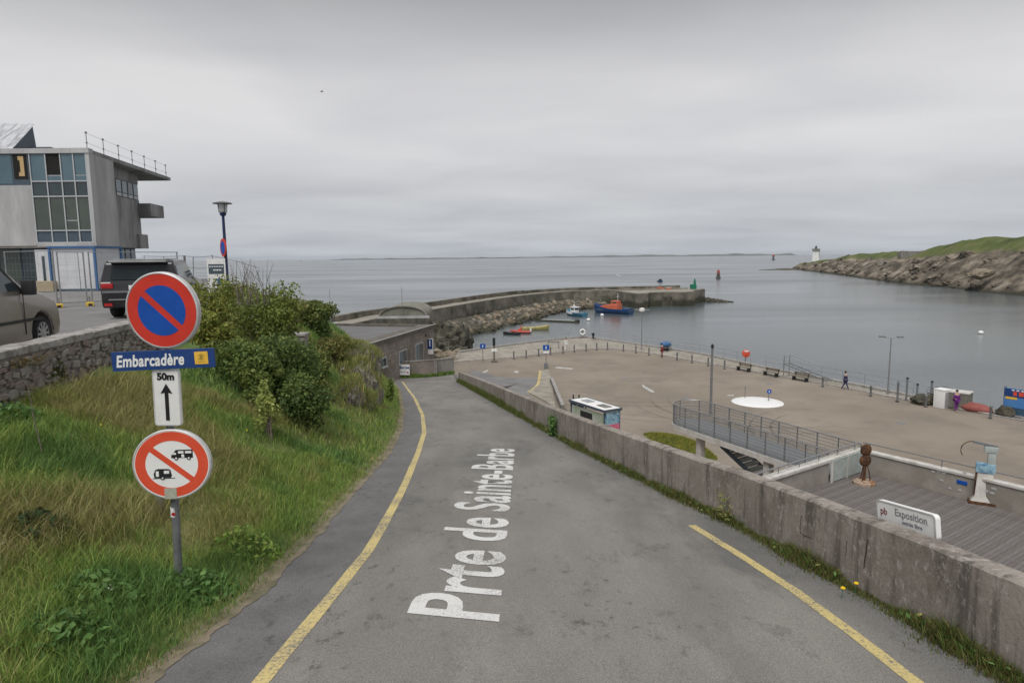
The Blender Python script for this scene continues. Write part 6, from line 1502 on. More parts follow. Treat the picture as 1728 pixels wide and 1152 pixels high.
for k in range(6):
    mb = MB(); mb.tube([T3(-7.0+k*1.35, -0.13, TZ+0.97), T3(-7.0+k*1.35, -0.13, TZ+1.24)], 0.02, 6); ob('handrail_post', mb, M['steel'], tr)
gt = thing('gate', 'pale metal panel gate in the corner of the terrace beside the rusty sculpture', 'gate', T3(0, 0, TZ), math.atan2(TA.y, TA.x))
mb = MB(); mb.box((-1.2, -0.1, 0.5), (2.2, 0.04, 0.9)); ob('panel', mb, M['palegreen'], gt)
for x in (-2.33, -1.2, -0.08):
    mb = MB(); mb.box((x, -0.1, 0.5), (0.07, 0.07, 1.0)); ob('gate_post', mb, M['whitecon'], gt)
mb = MB(); mb.box((-1.7, -0.075, 0.62), (0.1, 0.02, 0.28)); mb.box((-0.6, -0.075, 0.6), (0.08, 0.02, 0.2)); ob('fitting', mb, M['paint_grey'], gt)
# terrace parapet handrail (thin dark line) 
mb = MB(); mb.tube([T3(0.14, 0.0, TZ+1.27), T3(0.14, 24, TZ+1.27)], 0.025, 6)
ob('parapet_rail', mb, M['paint_grey'], tr)
for k in range(9):
    mb = MB(); mb.tube([T3(0.14, 0.3+k*2.8, TZ+0.97), T3(0.14, 0.3+k*2.8, TZ+1.27)], 0.02, 6); ob('parapet_rail_post', mb, M['paint_grey'], tr)
# mural patch on the parapet
mb = MB(); mb.box((0, 0, 0), (0.36, 0.02, 0.15)); o = ob('mural_fish', mb, M['blue'], tr, bevel=0.008); o.location = T3(-0.012, 3.9, TZ+0.62); o.rotation_euler = (0, 0, math.atan2(TB.y, TB.x))
mb = MB()
for k in range(22):
    a_ = 6.2832*random.random(); b_ = blob((1.0*math.cos(a_)*(0.75+.4*random.random()), 0, 0.38*math.sin(a_)*(0.7+.4*random.random())), (0.05+.06*random.random(), 0.008, 0.04+.03*random.random()), k*1.7, 0.4, 1); mb.add(b_.v, b_.f)
o = ob('mural_spots', mb, M['concrete_light'], tr); o['kind'] = 'stuff'; o.location = T3(-0.008, 3.9, TZ+0.62); o.rotation_euler = (0, 0, math.atan2(TB.y, TB.x))
# footbridge
fb_ = thing('footbridge', 'grey railed footbridge with rounded end leading from the terrace over the plaza', 'footbridge')
BW = 2.2; BLEN = 10.7
bu = (TA*0.144 - TB*0.99).normalized(); bw_ = Vector((-bu.y, bu.x))
if bw_.dot(TA) < 0: bw_ = -bw_
bo = TO + TA*(-0.62) + TB*(-0.36)
def B2(w_, l): q = bo + bw_*w_ + bu*l; return (q.x, q.y)
bang = math.atan2(bu.y, bu.x)
def rnd_end(inset=0.0, n=14):
    r_ = BW/2-inset; cl_ = BLEN-BW/2; pts = [B2(-r_, 0)]
    for k in range(n+1):
        t_ = math.pi*k/n; pts.append(B2(-r_*math.cos(t_), cl_+r_*math.sin(t_)))
    pts.append(B2(r_, 0)); return pts
mb = MB(); mb.prism(rnd_end(), TZ-0.3, TZ-0.02); ob('deck_slab', mb, M['whitecon'], fb_)
mb = MB(); mb.prism(rnd_end(0.05), TZ-0.018, TZ+0.02); ob('deck_surface', mb, M['paint_grey'], fb_)
pp = resample(rnd_end(0.06), 21)
for i in range(0, 21):
    p = pp[i]; mb = MB(); mb.box((p.x, p.y, TZ+0.5), (0.045, 0.045, 1.15), bang); ob('railing_post', mb, M['paint_grey'], fb_)
fine = resample(rnd_end(0.06), 80)
for h_, r_ in ((1.1, 0.03), (0.92, 0.012), (0.76, 0.012), (0.60, 0.012), (0.44, 0.012), (0.28, 0.012), (0.12, 0.012)):
    mb = MB(); mb.tube([(p.x, p.y, TZ+h_) for p in fine], r_, 6); ob('rail', mb, M['steel'] if h_ > 1 else M['paint_grey'], fb_, smooth=True)
# fine steel mesh infill below the rails
mb = MB(); inf = resample(rnd_end(0.06), 330)
for p in inf: mb.tube([(p.x, p.y, TZ+0.05), (p.x, p.y, TZ+1.08)], 0.0065, 3, False)
stuff(ob('railing_mesh', mb, M['paint_grey'], fb_))
for l, w_ in ((8.2, -0.6), (3.4, -0.75)):
    mb = MB(); q = B2(w_, l); mb.box((q[0], q[1], (4.5+TZ-0.3)/2), (0.34, 0.34, TZ-0.3-4.5), bang); ob('column', mb, M['whitecon'], fb_, bevel=0.02)
# stairs under the near side
st = thing('staircase', 'dark steel staircase going down under the near side of the footbridge', 'staircase')
n = 19; z_top = TZ-0.32; rise = (z_top-4.5)/n; run = 0.30; b0_ = -7.0; a0, a1 = -0.28, 0.85
for k in range(n):
    b = b0_+run*k; z = z_top-rise*(k+1)+0.1
    mb = MB(); mb.prism([T2(a0+.05, b), T2(a1-.05, b), T2(a1-.05, b+run*0.8), T2(a0+.05, b+run*0.8)], z-0.05, z+0.02); mb.prism([T2(a0+.06, b+run*0.78), T2(a1-.06, b+run*0.78), T2(a1-.06, b+run*0.88), T2(a0+.06, b+run*0.88)], z-rise+0.025, z-0.052); ob('tread', mb, M['boatgrey'], st)
for a in (a0, a1):
    mb = MB(); e_ = ((b0_-0.1, z_top), (b0_-0.1, z_top-0.24), (b0_+run*n, 4.5), (b0_+run*n, 4.76))
    v0 = [T3(a, *q) for q in e_]; w0 = [T3(a+.05, *q) for q in e_]
    mb.add(v0+w0, [(0, 1, 2, 3), (7, 6, 5, 4), (0, 4, 5, 1), (1, 5, 6, 2), (2, 6, 7, 3), (3, 7, 4, 0)]); ob('stringer', mb, M['frame_blue'], st)
# rusty sculpture of two discs
p = PZ(1458, 816, TZ); t = thing('rusty_sculpture', 'rusty iron sculpture of two stacked discs on a round base', 'sculpture', (p.x, p.y, TZ), R(10))
mb = MB(); mb.lathe([(0.42, 0), (0.42, 0.1), (0.33, 0.13), (0.32, 0.16)], 24); ob('base', mb, M['rustlight'], t, smooth=True)
for x, y in ((-.15, -.1), (.15, -.1), (0, .17)):
    mb = MB(); mb.tube([(x*1.2, y*1.2, 0.15), (x*0.9, y*0.9, 0.5), (x*0.35, y*0.35, 0.85)], 0.022, 7); ob('leg', mb, M['rust'], t)
mb = MB(); mb.tube([(0, 0, 0.12), (0, 0, 0.8)], 0.05, 8); ob('stem', mb, M['rust'], t)
for z, r_ in ((0.98, 0.25), (1.42, 0.24)):
    mb = MB(); mb.lathe([(r_*0.85, -0.07), (r_, -0.03), (r_, 0.03), (r_*0.85, 0.07)], 26, (0, 0, z), Matrix.Rotation(R(90), 3, 'X')); ob('disc', mb, M['rust'], t, smooth=True)
# white and blue sculpture
p = PZ(1656, 848, TZ); t = thing('column_sculpture', 'pale upright sculpture with light blue band and thin hoop on the terrace', 'sculpture', (p.x, p.y, TZ), R(-30))
mb = MB(); mb.box((0, 0, 0.05), (0.85, 0.6, 0.1)); ob('rusty_base', mb, M['rust'], t, bevel=0.01)
mb = MB(); vs = [(-.36, -.22, .1), (.34, -.22, .1), (.34, .22, .1), (-.36, .22, .1), (-.24, -.15, .32), (.28, -.15, .32), (.28, .15, .32), (-.24, .15, .32), (-.2, -.12, 1.2), (.3, -.12, 1.2), (.3, .12, 1.2), (-.2, .12, 1.2)]
mb.add(vs, [(0, 1, 5, 4), (1, 2, 6, 5), (2, 3, 7, 6), (3, 0, 4, 7), (4, 5, 9, 8), (5, 6, 10, 9), (6, 7, 11, 10), (7, 4, 8, 11), (8, 9, 10, 11)]); ob('shaft', mb, M['whitecon'], t, bevel=0.03)
mb = MB(); mb.box((0.04, 0, 1.36), (0.6, 0.3, 0.34)); ob('blue_band', mb, M['skyblue'], t, bevel=0.03)
mb = MB(); mb.box((0.2, 0, 1.75), (0.24, 0.22, 0.45)); ob('neck', mb, M['palegreen'], t, bevel=0.03)
mb = MB(); mb.box((0.16, 0, 2.08), (0.42, 0.26, 0.22)); ob('head', mb, M['palegreen'], t, bevel=0.03)
mb = MB(); mb.box((-0.02, 0, 2.25), (0.75, 0.12, 0.08), m=Matrix.Rotation(R(8), 3, 'Y')); ob('top_bar', mb, M['paint_grey'], t)
mb = MB(); mb.tube([(-0.3+0.36*math.cos(a_)-.1, 0, 1.95+0.36*math.sin(a_)) for a_ in np.linspace(R(80), R(215), 14)], 0.018, 6); ob('hoop', mb, M['rust'], t)
mb = MB(); mb.tube([(-0.26, -0.1, 0.2), (-0.24, -0.1, 1.2)], 0.03, 6); ob('rusty_edge', mb, M['rust'], t)
# exposition sign standing behind the road wall
def behind_wall(px, py, off):
    Y = 3.5
    while Y < 12:
        q = PY(px, py, Y)
        if q.x >= xr(Y)+off: return q
        Y += 0.005
    return q
pa = behind_wall(1481, 880, TH+0.09); pb = behind_wall(1581, 913, TH+0.09)
ea = Vector((pa.x, pa.y, pa.z)); eb = Vector((pb.x, pb.y, pb.z)); ex = (eb-ea); ew = ex.length; rz_ = math.atan2(ex.y, ex.x); tiltz = -math.asin(ex.z/ew)
es = thing('exposition_sign', 'white rounded sign reading Exposition fixed behind the roadside wall', 'sign', (ea.x, ea.y, ea.z), rz_)
sg2 = ob('sign_board', MB(), M['white'], es); ehh = ew*0.30
def rr2(w_, h_, r_):
    return [(x+w_/2, z+h_/2) for x, z in rrect(w_, h_, r_, 5)]
mb = flat_poly(rr2(ew, ehh, 0.04), 0.0, 0.05); sg2.data.from_pydata(mb.v, [], mb.f); sg2.data.update(); sg2.rotation_euler = (0, tiltz, 0)
mb = MB(); A_, B_ = rr2(ew, ehh, 0.04), [(x*0.955+ew*0.0225, z*0.90+ehh*0.05) for x, z in rr2(ew, ehh, 0.035)]; n = len(A_)
mb.add([(x, -0.006, z) for x, z in A_]+[(x, -0.006, z) for x, z in B_]+[(x, 0.0, z) for x, z in A_]+[(x, 0.0, z) for x, z in B_], [(k, (k+1) % n, n+(k+1) % n, n+k) for k in range(n)]+[(n+k, n+(k+1) % n, 3*n+(k+1) % n, 3*n+k) for k in range(n)]+[(k, 2*n+k, 2*n+(k+1) % n, (k+1) % n) for k in range(n)]); ob('rim', mb, M['alu'], sg2)
M['greyprint'] = mat('grey_print', (0.2, 0.2, 0.22), (0.26, 0.26, 0.28), 20, 0.6)
M['maroon'] = mat('maroon_print', (0.2, 0.07, 0.08), (0.25, 0.1, 0.1), 20, 0.6)
text('lettering', 'Exposition', ew*0.128, M['greyprint'], sg2, (ew*0.60, -0.002, ehh*0.66), extrude=0.0012, offset=0.001)
text('small_lettering', 'entrée libre', ew*0.07, M['greyprint'], sg2, (ew*0.62, -0.002, ehh*0.33), extrude=0.0012, offset=0.001)
text('logo', 'pb', ew*0.125, M['maroon'], sg2, (ew*0.13, -0.002, ehh*0.56), extrude=0.0012, offset=0.0015)
for x in (0.1, ew-.1):
    mb = MB(); mb.tube([(x, 0.03, -0.55), (x, 0.03, 0.12)], 0.016, 8); mb.box((x, -0.03, -0.25), (0.05, 0.14, 0.04)); mb.box((x, -0.03, -0.45), (0.05, 0.14, 0.04)); ob('stand_post', mb, M['steel'], es)

# ------------------------------------------------------------------ harbour building
FA = Vector((-7.75, 65.2)); FB = Vector((-12.1, 46.5))          # facade line right end -> left end
fd = (FB-FA).normalized(); fn = Vector((-fd.y, fd.x))
if fn.x > 0: fn = -fn                                        # into the building
hb = thing('harbour_building', 'low grey granite harbour building with flat roof and arched vault behind the hill', 'building')
def F2(s, t): q = FA+fd*s+fn*t; return (q.x, q.y)
RZ = 10.85
mb = MB(); mb.prism([F2(0, 0), F2(19.2, 0), F2(19.2, 11), F2(0, 11)], 5.5, RZ-0.25); ob('wall', mb, M['granite_render'], hb)
mb = MB(); mb.prism([F2(0.5, 1.26), F2(18.8, 1.26), F2(18.8, 10.6), F2(0.5, 10.6)], RZ-0.24, RZ-0.1); ob('roof', mb, M['roofing'], hb)
mb = MB(); mb.prism([F2(-0.15, -0.15), F2(19.3, -0.15), F2(19.3, 1.25), F2(-0.15, 1.25)], RZ-0.245, RZ+0.12); ob('front_fascia', mb, M['fascia'], hb)
mb = MB(); mb.prism([F2(-0.15, 1.26), F2(0.35, 1.26), F2(0.35, 11), F2(-0.15, 11)], RZ-0.245, RZ+0.1); ob('side_fascia', mb, M['fascia'], hb)
mb = MB(); mb.prism([F2(-0.2, -0.2), F2(19.3, -0.2), F2(19.3, -0.1), F2(-0.2, -0.1)], RZ+0.122, RZ+0.18); ob('drip_edge', mb, M['concrete_light'], hb)
# courses of blocks on the facade: shallow joints
me_b = {}
nblk = 0
for r_ in range(12):
    z = 6.55+0.33*r_
    if z > RZ-0.5: break
    s = 0.02 + (0.3 if r_ % 2 else 0)
    while s < 12.3 and nblk < 295:
        L = 0.62; 
        if (s+L) < 12.6:
            k = (nblk*7+r_) % 3
            if k not in me_b:
                m_ = mesh_of('block', MB().box((0, 0, 0), (0.585, 0.05, 0.30))); m_.materials.append(M['granite_render']); me_b[k] = m_
            q = F2(s+L/2, -0.01-0.003*(k)); o = bpy.data.objects.new('block', me_b[k]); COL.objects.link(o); o.parent = hb; o.location = (q[0], q[1], z); o.rotation_euler = (0, 0, math.atan2(fd.y, fd.x)); nblk += 1
        s += L
# vault
va = PZ(640, 536, RZ); vb = PZ(719, 535, RZ); vc = (va+vb)/2; vw = (vb-va).length*0.5; vx = (vb-va).normalized(); vy = Vector((-vx.y, vx.x, 0))
mb = MB(); n = 18; rad = vw*1.15; hgt = 1.3
arc = [(-vw*math.cos(math.pi*k/n), hgt*math.sin(math.pi*k/n)**0.85) for k in range(n+1)]
fr = [vc+vx*a+Vector((0, 0, RZ-vc.z-0.1+b)) for a, b in arc]; bk = [p+vy*9 for p in fr]
mb.add(fr+bk, [tuple(range(n+1))[::-1], tuple(range(n+1, 2*n+2))]+[(k, k+1, n+2+k, n+1+k) for k in range(n)]); ob('vault', mb, M['vault'], hb)
fo = [vc+vx*(a*1.06)-vy*0.15+Vector((0, 0, RZ-vc.z-0.1+b*1.08)) for a, b in arc]; fi = [vc+vx*a-vy*0.15+Vector((0, 0, RZ-vc.z-0.1+b)) for a, b in arc]
fo2 = [p+vy*0.5 for p in fo]
mb = MB(); m_ = n+1; mb.add(fo+fi+fo2, [(k, k+1, m_+k+1, m_+k) for k in range(n)]+[(k+1, k, 2*m_+k, 2*m_+k+1) for k in range(n)]); ob('vault_arch', mb, M['concrete_dark'], hb)
mb = MB(); q = vc-vy*0.1; mb.tube([(q.x, q.y, RZ), (q.x, q.y, RZ+3.4)], 0.03, 6); ob('mast', mb, M['steel'], hb)
mb = MB(); q0 = va.lerp(vb, -0.9); q1 = va.lerp(vb, -0.05); mb.box(tuple((va.lerp(vb, 0.5)-vy*0.3).xy)+(RZ+0.05,), (vw*2.3, 0.3, 0.25), math.atan2(vx.y, vx.x)); ob('vault_kerb', mb, M['concrete_light'], hb)
def fz(px, py):
    d = ray(px, py); n3 = Vector((fn.x, fn.y, 0)); k = (Vector((FA.x, FA.y, 0))).dot(n3)/d.dot(n3); return (CAM+d*k).z
def fwin(px0, px1, py0, py1, deep=0.10):
    z1, z0 = fz((px0+px1)/2, py0), fz((px0+px1)/2, py1)
    def s_at(px):
        d = ray(px, 600); n2 = Vector((fn.x, fn.y, 0)); k = (Vector((FA.x, FA.y, 0))-Vector((0, 0, 0))).dot(n2)/Vector((d.x, d.y, 0)).dot(n2); q = Vector((d.x*k, d.y*k)); return (q-FA).dot(fd)
    s0_, s1_ = sorted((s_at(px0), s_at(px1))); sc = (s0_+s1_)/2; w_ = s1_-s0_
    ang_ = math.atan2(fd.y, fd.x); q = F2(sc, -0.05)
    f_ = ob('window', MB().box((0, 0, 0), (w_+.16, 0.06, z1-z0+.16)), M['frame'], hb); f_.location = (q[0], q[1], (z0+z1)/2); f_.rotation_euler = (0, 0, ang_)
    for k in (-1, 1):
        mb = MB(); mb.box((k*w_/4, 0.0, 0), (w_/2-.06, 0.09, z1-z0)); g_ = ob('pane', mb, M['glass_blue'] if k > 0 else M['glass'], f_)
    mb = MB(); mb.box((0, 0.06, -(z1-z0)/2-.1), (w_+.3, 0.2, 0.08)); ob('sill', mb, M['concrete_light'], f_)
    return f_
fwin(640, 650, 605, 618); fwin(673, 685, 592, 612); fwin(701, 713, 580, 610)
# blue vertical sign on the wall corner
def s_px(px):
    d = ray(px, 600); n2 = Vector((fn.x, fn.y, 0)); k = Vector((FA.x, FA.y, 0)).dot(n2)/Vector((d.x, d.y, 0)).dot(n2); return (Vector((d.x*k, d.y*k))-FA).dot(fd)
q = F2(s_px(722), -0.25); bs_ = ob('wall_sign', MB().box((0, 0, 0), (0.6, 0.06, 1.5)), M['white'], hb); bs_.location = (q[0], q[1], fz(722, 584)); bs_.rotation_euler = (0, 0, R(-10))
mb = MB(); mb.box((0.0, -0.04, 0.22), (0.5, 0.03, 0.95)); ob('blue_panel', mb, M['signnavy'], bs_); mb = MB(); mb.box((0, -0.06, 0.3), (0.1, 0.02, 0.6)); ob('symbol', mb, M['white'], bs_)
for px in (629.5, 718):
    q = F2(s_px(px), -0.06); mb = MB(); mb.box((q[0], q[1], RZ-0.65), (0.18, 0.1, 0.18)); ob('wall_lamp', mb, M['dark'], hb)
# low wall in front
lw = thing('low_wall', 'low pinkish rendered wall across the end of the road under the building', 'wall')
pl3 = [Vector(p) for p in LOW]; M['render'] = mat('pinkish_render', (0.19, 0.15, 0.13), (0.26, 0.215, 0.19), 1.2, 0.9, 0.2, 15, c3=(0.16, 0.15, 0.135), s3=0.7)
for k, (a, b) in enumerate(zip(pl3, pl3[1:])):
    d = b-a; mb = MB(); c_ = (a+b)/2; mb.box((c_.x, c_.y, 7.6), (d.length, 0.25+0.01*k, 1.9), math.atan2(d.y, d.x)); ob('wall_section', mb, M['render'] if k < 3 else M['concrete_dark'], lw)
    mb = MB(); mb.box((c_.x, c_.y, 8.59), (d.length+.02, 0.32+.01*k, 0.07), math.atan2(d.y, d.x)); ob('coping', mb, M['concrete_dark'], lw)
p = Vector((-6.75, 57.65)); mb = MB(); mb.box((p.x, p.y, 7.85), (0.3, 0.3, 1.7)); ob('pier', mb, M['concrete_dark'], lw)
a = PY(663, 624, 56.7); b = PY(691.5, 623, 56.7)
bn_ = thing('banner', 'white banner reading GARE MARITIME hung on the low wall', 'banner', ((a.x+b.x)/2, 56.62, (a.z+b.z)/2), R(-1))
bwid = (b-a).length; mb = MB(); mb.box((0, 0, 0), (bwid, 0.03, 0.92)); ob('cloth', mb, M['white'], bn_)
text('lettering', 'GARE MARITIME', 0.215, M['signnavy'], bn_, (0, -0.02, 0.16), offset=0.008, extrude=0.001, spacing=0.9)
mb = MB()
for k in range(9): mb.box((-0.58+k*0.125, -0.018, -0.2+0.012*(k % 3)), (0.09, 0.004, 0.075+0.02*(k % 2)))
ob('small_print', mb, M['greyprint'], bn_); mb = MB(); mb.box((0.57, -0.018, -0.24), (0.12, 0.004, 0.14)); ob('red_mark', mb, M['redlamp'], bn_)
def samp_lw():
    f = random.random(); k = min(3, int(f*4)); q = pl3[k].lerp(pl3[k+1], f*4-k); return (q.x+random.gauss(0, .1), q.y-0.2-abs(random.gauss(0, .15)), zr(56), 0.8+0.8*mnoise.noise(Vector((q.x, 0, 0))), G_GREEN+G_DARK)
stuff(blades('low_wall_weeds', 3000, samp_lw, (0.2, 0.5), (0.012, 0.025), None))
# ------------------------------------------------------------------ upper building (left)
UO = Vector((-25.96, 42.0)); UU = Vector((-1, 0)); UV = Vector((-0.176, 0.984)); GZ = 15.85
def U2(u, v): q = UO+UU*u+UV*v; return (q.x, q.y)
ub = thing('office_building', 'modern concrete and glass building under construction beside the car park', 'building')
def upr(name, u0, u1, v0, v1, z0, z1, m_, par=None, bevel=0):
    mb = MB(); mb.prism([U2(u0, v0), U2(u1, v0), U2(u1, v1), U2(u0, v1)], z0, z1); return ob(name, mb, m_, par or ub, bevel)
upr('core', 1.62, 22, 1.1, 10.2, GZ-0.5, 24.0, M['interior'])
# facade concrete
upr('concrete_panel', 3.72, 7.2, 0.0, 0.5, 18.48, 22.2, M['concrete_light']); upr('concrete_panel', 7.22, 11.5, 0.0, 0.5, 18.48, 22.2, M['concrete_light']); upr('concrete_panel', 11.52, 20, 0.0, 0.5, 18.48, 22.2, M['concrete_light'])
# right end block: slightly tapered panel
upr('end_block', -0.02, 0.16, 0.0, 3.7, 18.44, 24.1, M['concrete_light'])
upr('lintel', -0.05, 20, -0.05, 0.6, 24.1, 24.4, M['concrete_light'])
upr('floor_band', 0.17, 3.7, 0.0, 0.5, 18.44, 18.66, M['concrete_light'])
# glazing grid
xs = [3.68, 2.70, 1.78, 0.98, 0.2]
rowz = [(22.45, 24.08), (21.55, 22.4), (19.45, 21.45), (18.7, 19.38)]
for r_, (z0, z1) in enumerate(rowz):
    for c_ in range(4):
        u1, u0 = xs[c_]-0.04, xs[c_+1]+0.04
        f_ = upr('window', u0-0.035, u1+0.035, 0.07, 0.25, z0-0.035, z1+0.035, M['frame'])
        m_ = [M['glass_blue'], M['glass'], M['glass_green'], M['frame_blue']][r_]
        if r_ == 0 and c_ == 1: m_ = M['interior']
        zz0 = z0
        if (r_ == 0 and c_ in (1, 3)): 
            mb = MB(); mb.prism([U2(u0, 0.05), U2(u1, 0.05), U2(u1, 0.3), U2(u0, 0.3)], z0, z0+0.3); ob('pane', mb, M['glass_blue'], f_); zz0 = z0+0.36
        if r_ == 2 and c_ == 2:
            mb = MB(); mb.prism([U2(u0, 0.05), U2(u1, 0.05), U2(u1, 0.3), U2(u0, 0.3)], z0, z0+0.55); ob('pane', mb, M['glass_green'], f_); zz0 = z0+0.62
        mb = MB(); mb.prism([U2(u0, 0.055), U2(u1, 0.055), U2(u1, 0.3), U2(u0, 0.3)], zz0, z1); ob('pane', mb, m_, f_)
    
for u in xs: upr('mullion', u-0.035, u+0.035, 0.0, 0.12, 18.66, 24.1, M['frame'])
for z in (22.42, 21.5, 19.41, 18.67): upr('transom', 0.17, 3.7, -0.004, 0.1, z-0.035, z+0.035, M['frame'])
# strip windows upper left
for k, (u0, u1) in enumerate(((3.8, 4.75), (4.8, 5.75), (5.8, 6.75), (6.8, 8.3), (8.35, 10), (10.05, 12))):
    f_ = upr('window', u0-.02, u1+.02, 0.05, 0.25, 22.22, 24.09, M['frame_blue'])
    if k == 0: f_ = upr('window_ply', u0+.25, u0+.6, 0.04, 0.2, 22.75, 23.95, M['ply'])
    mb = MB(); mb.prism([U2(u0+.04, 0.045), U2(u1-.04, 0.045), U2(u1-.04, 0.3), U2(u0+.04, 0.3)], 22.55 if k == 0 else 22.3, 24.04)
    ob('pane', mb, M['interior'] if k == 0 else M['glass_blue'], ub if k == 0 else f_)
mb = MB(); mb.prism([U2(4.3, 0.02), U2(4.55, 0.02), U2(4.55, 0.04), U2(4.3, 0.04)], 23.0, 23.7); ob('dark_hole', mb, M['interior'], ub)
# ground floor glazing, recessed
for k in range(12):
    u0 = 0.9+k*1.45; f_ = upr('ground_window', u0, u0+1.4, 0.9, 1.05, GZ, 18.44, M['frame_blue']); mb = MB(); mb.prism([U2(u0+.06, 0.88), U2(u0+1.34, 0.88), U2(u0+1.34, 1.0), U2(u0+.06, 1.0)], GZ+.1, 18.3); ob('pane', mb, M['glass'] if k % 3 else M['glass_green'], f_)
upr('soffit', 0.0, 20, 0.0, 1.0, 18.36, 18.435, M['concrete_dark'])
M['concrete_mid'] = mat('cool_grey_concrete', (0.27, 0.27, 0.272), (0.35, 0.35, 0.35), 1.2, 0.88, 0.15, 18, stretch=(1, 1, 0.35), c3=(0.19, 0.19, 0.188), s3=0.8)
# side wall
upr('side_wall', 0.85, 1.4, 3.7, 10.3, 18.44, 22.05, M['concrete_mid'])
upr('side_fin', 0.5, 0.84, 3.72, 4.6, 18.44, 22.0, M['concrete_mid'])
upr('side_upper', 0.85, 1.4, 3.7, 10.3, 23.3, 24.1, M['concrete_mid'])
upr('slot_window', 0.80, 0.86, 5.6, 5.85, 19.4, 21.3, M['glass'])
for k in range(6):
    v0 = 3.8+k*1.08; f_ = upr('side_window', 0.86, 1.2, v0, v0+1.02, 22.06, 23.29, M['frame_blue']); mb = MB(); mb.prism([U2(0.83, v0+.08), U2(1.0, v0+.08), U2(1.0, v0+.94), U2(0.83, v0+.94)], 22.4, 23.22); ob('pane', mb, M['glass'] if k in (0, 4) else M['glass_blue'], f_)
    mb = MB(); mb.prism([U2(0.83, v0+.08), U2(1.0, v0+.08), U2(1.0, v0+.94), U2(0.83, v0+.94)], 22.12, 22.34); ob('pane', mb, M['frame'], f_)
upr('side_block', 0.6, 1.5, 9.2, 10.9, 18.44, 19.5, M['concrete_mid'])
upr('balcony', -0.1, 1.9, 10.0, 13.0, 20.9, 21.85, M['concrete_mid'])
for k in range(6):
    v0 = 3.9+k*1.1; f_ = upr('ground_window', 1.5, 1.6, v0, v0+1.02, GZ, 18.44, M['frame_blue']); mb = MB(); mb.prism([U2(1.47, v0+.08), U2(1.55, v0+.08), U2(1.55, v0+.94), U2(1.47, v0+.94)], GZ+.1, 18.35); ob('pane', mb, M['glass_blue'] if k % 2 else M['glass'], f_)
# roof slab with wedge overhang
mb = MB(); mb.prism([U2(0.0, 0.6), U2(-0.15, 15.2), U2(22, 15.2), U2(22, 0.6)], lambda p: 24.12 if p[1] > 50 else 24.1, 24.36); ob('roof_slab', mb, M['concrete_mid'], ub)
for k in range(7):
    v = 0.1+k*2.45; q = U2(0.08, v); mb = MB(); mb.tube([(q[0], q[1], 24.3), (q[0], q[1], 25.4)], 0.022, 6); mb.box((q[0], q[1], 24.72), (0.08, 0.08, 0.08)); mb.box((q[0], q[1], 25.33), (0.10, 0.10, 0.09)); ob('guard_post', mb, M['paint_grey'], ub)
for z in (24.72, 25.3):
    q, q2 = U2(0.08, 0.1), U2(0.08, 14.8); mb = MB(); mb.tube([(*q, z), (*q2, z)], 0.008, 4); ob('guard_wire', mb, M['paint_grey'], ub)
# roof-top plant room with tilted sheeted roof
mb = MB()
def tri(u0, u1): 
    return [(*U2(u0, 2.0), 24.55), (*U2(u0, 5.2), 26.75), (*U2(u0, 5.6), 24.4), (*U2(u1, 2.0), 24.55), (*U2(u1, 5.2), 26.75), (*U2(u1, 5.6), 24.4)]
vs = tri(5.9, 16); mb.add(vs, [(0, 1, 2), (5, 4, 3), (0, 3, 4, 1), (1, 4, 5, 2), (2, 5, 3, 0)]); ob('plant_room', mb, M['frame_blue'], ub)
mb = MB(); rows = []
for i in range(40):
    u = 5.8+i*0.27; z_ = 0.05+0.045*math.sin(i*1.9)+0.03*random.random()
    rows.append([(*U2(u, 1.75), 24.42+z_), (*U2(u, 3.0), 25.24+z_+0.03*random.random()), (*U2(u, 4.2), 26.06+z_), (*U2(u, 5.35), 26.85+z_)])
mb.grid(rows); ob('foil_roof', mb, M['sheet'], ub)
mb = MB(); q = U2(3.2, 1.7); mb.prism([U2(5.9, 1.7), U2(16, 1.7), U2(16, 1.85), U2(5.9, 1.85)], 24.38, 24.55); ob('eaves_board', mb, M['ply'], ub)
upr('roof_box', 4.6, 5.9, 4.6, 6.5, 24.37, 25.1, M['concrete_light']); upr('roof_box_cap', 4.4, 5.9, 4.4, 6.7, 25.102, 25.2, M['frame_blue'])

# ------------------------------------------------------------------ site cabin, fences, crate
cb = thing('site_cabin', 'white site cabin with blue frame in front of the building', 'site cabin', (-25.5, 37.0, GZ), 0)
mb = MB(); mb.box((1.25, 1.25, 1.22), (2.4, 2.4, 2.3)); ob('body', mb, M['cabin'], cb)
mb = MB(); mb.box((1.25, 1.25, 2.43), (2.62, 2.62, 0.11)); ob('roof_frame', mb, M['cabinblue'], cb)
for x in (0, 2.5):
    for y in (0, 2.5):
        mb = MB(); mb.box((x, y, 1.2), (0.10, 0.10, 2.32)); ob('corner_post', mb, M['cabinblue'], cb)
mb = MB(); mb.box((1.25, 1.25, 0.05), (2.5, 2.5, 0.16)); ob('base_frame', mb, M['frame_blue'], cb)
mb = MB(); mb.box((1.95, 0.04, 1.12), (0.85, 0.03, 2.0)); ob('door', mb, M['cabin'], cb, bevel=0.01)
mb = MB(); mb.box((1.55, 0.02, 1.12), (0.02, 0.03, 2.0)); mb.box((0.12, 0.03, 1.1), (0.03, 0.03, 2.0)); ob('joint_strip', mb, M['paint_grey'], cb)
mb = MB(); mb.box((-0.55, 0.3, 1.15), (0.8, 0.2, 2.3)); ob('side_panel', mb, M['cabin'], cb); mb = MB(); mb.box((-0.5, 0.18, 1.1), (0.12, 0.03, 1.7)); ob('slot_window', mb, M['glass'], cb)
cx = thing('timber_crate', 'pale timber crate lying on the car park left of the site cabin', 'crate', PZ(70, 492, GZ), R(3))
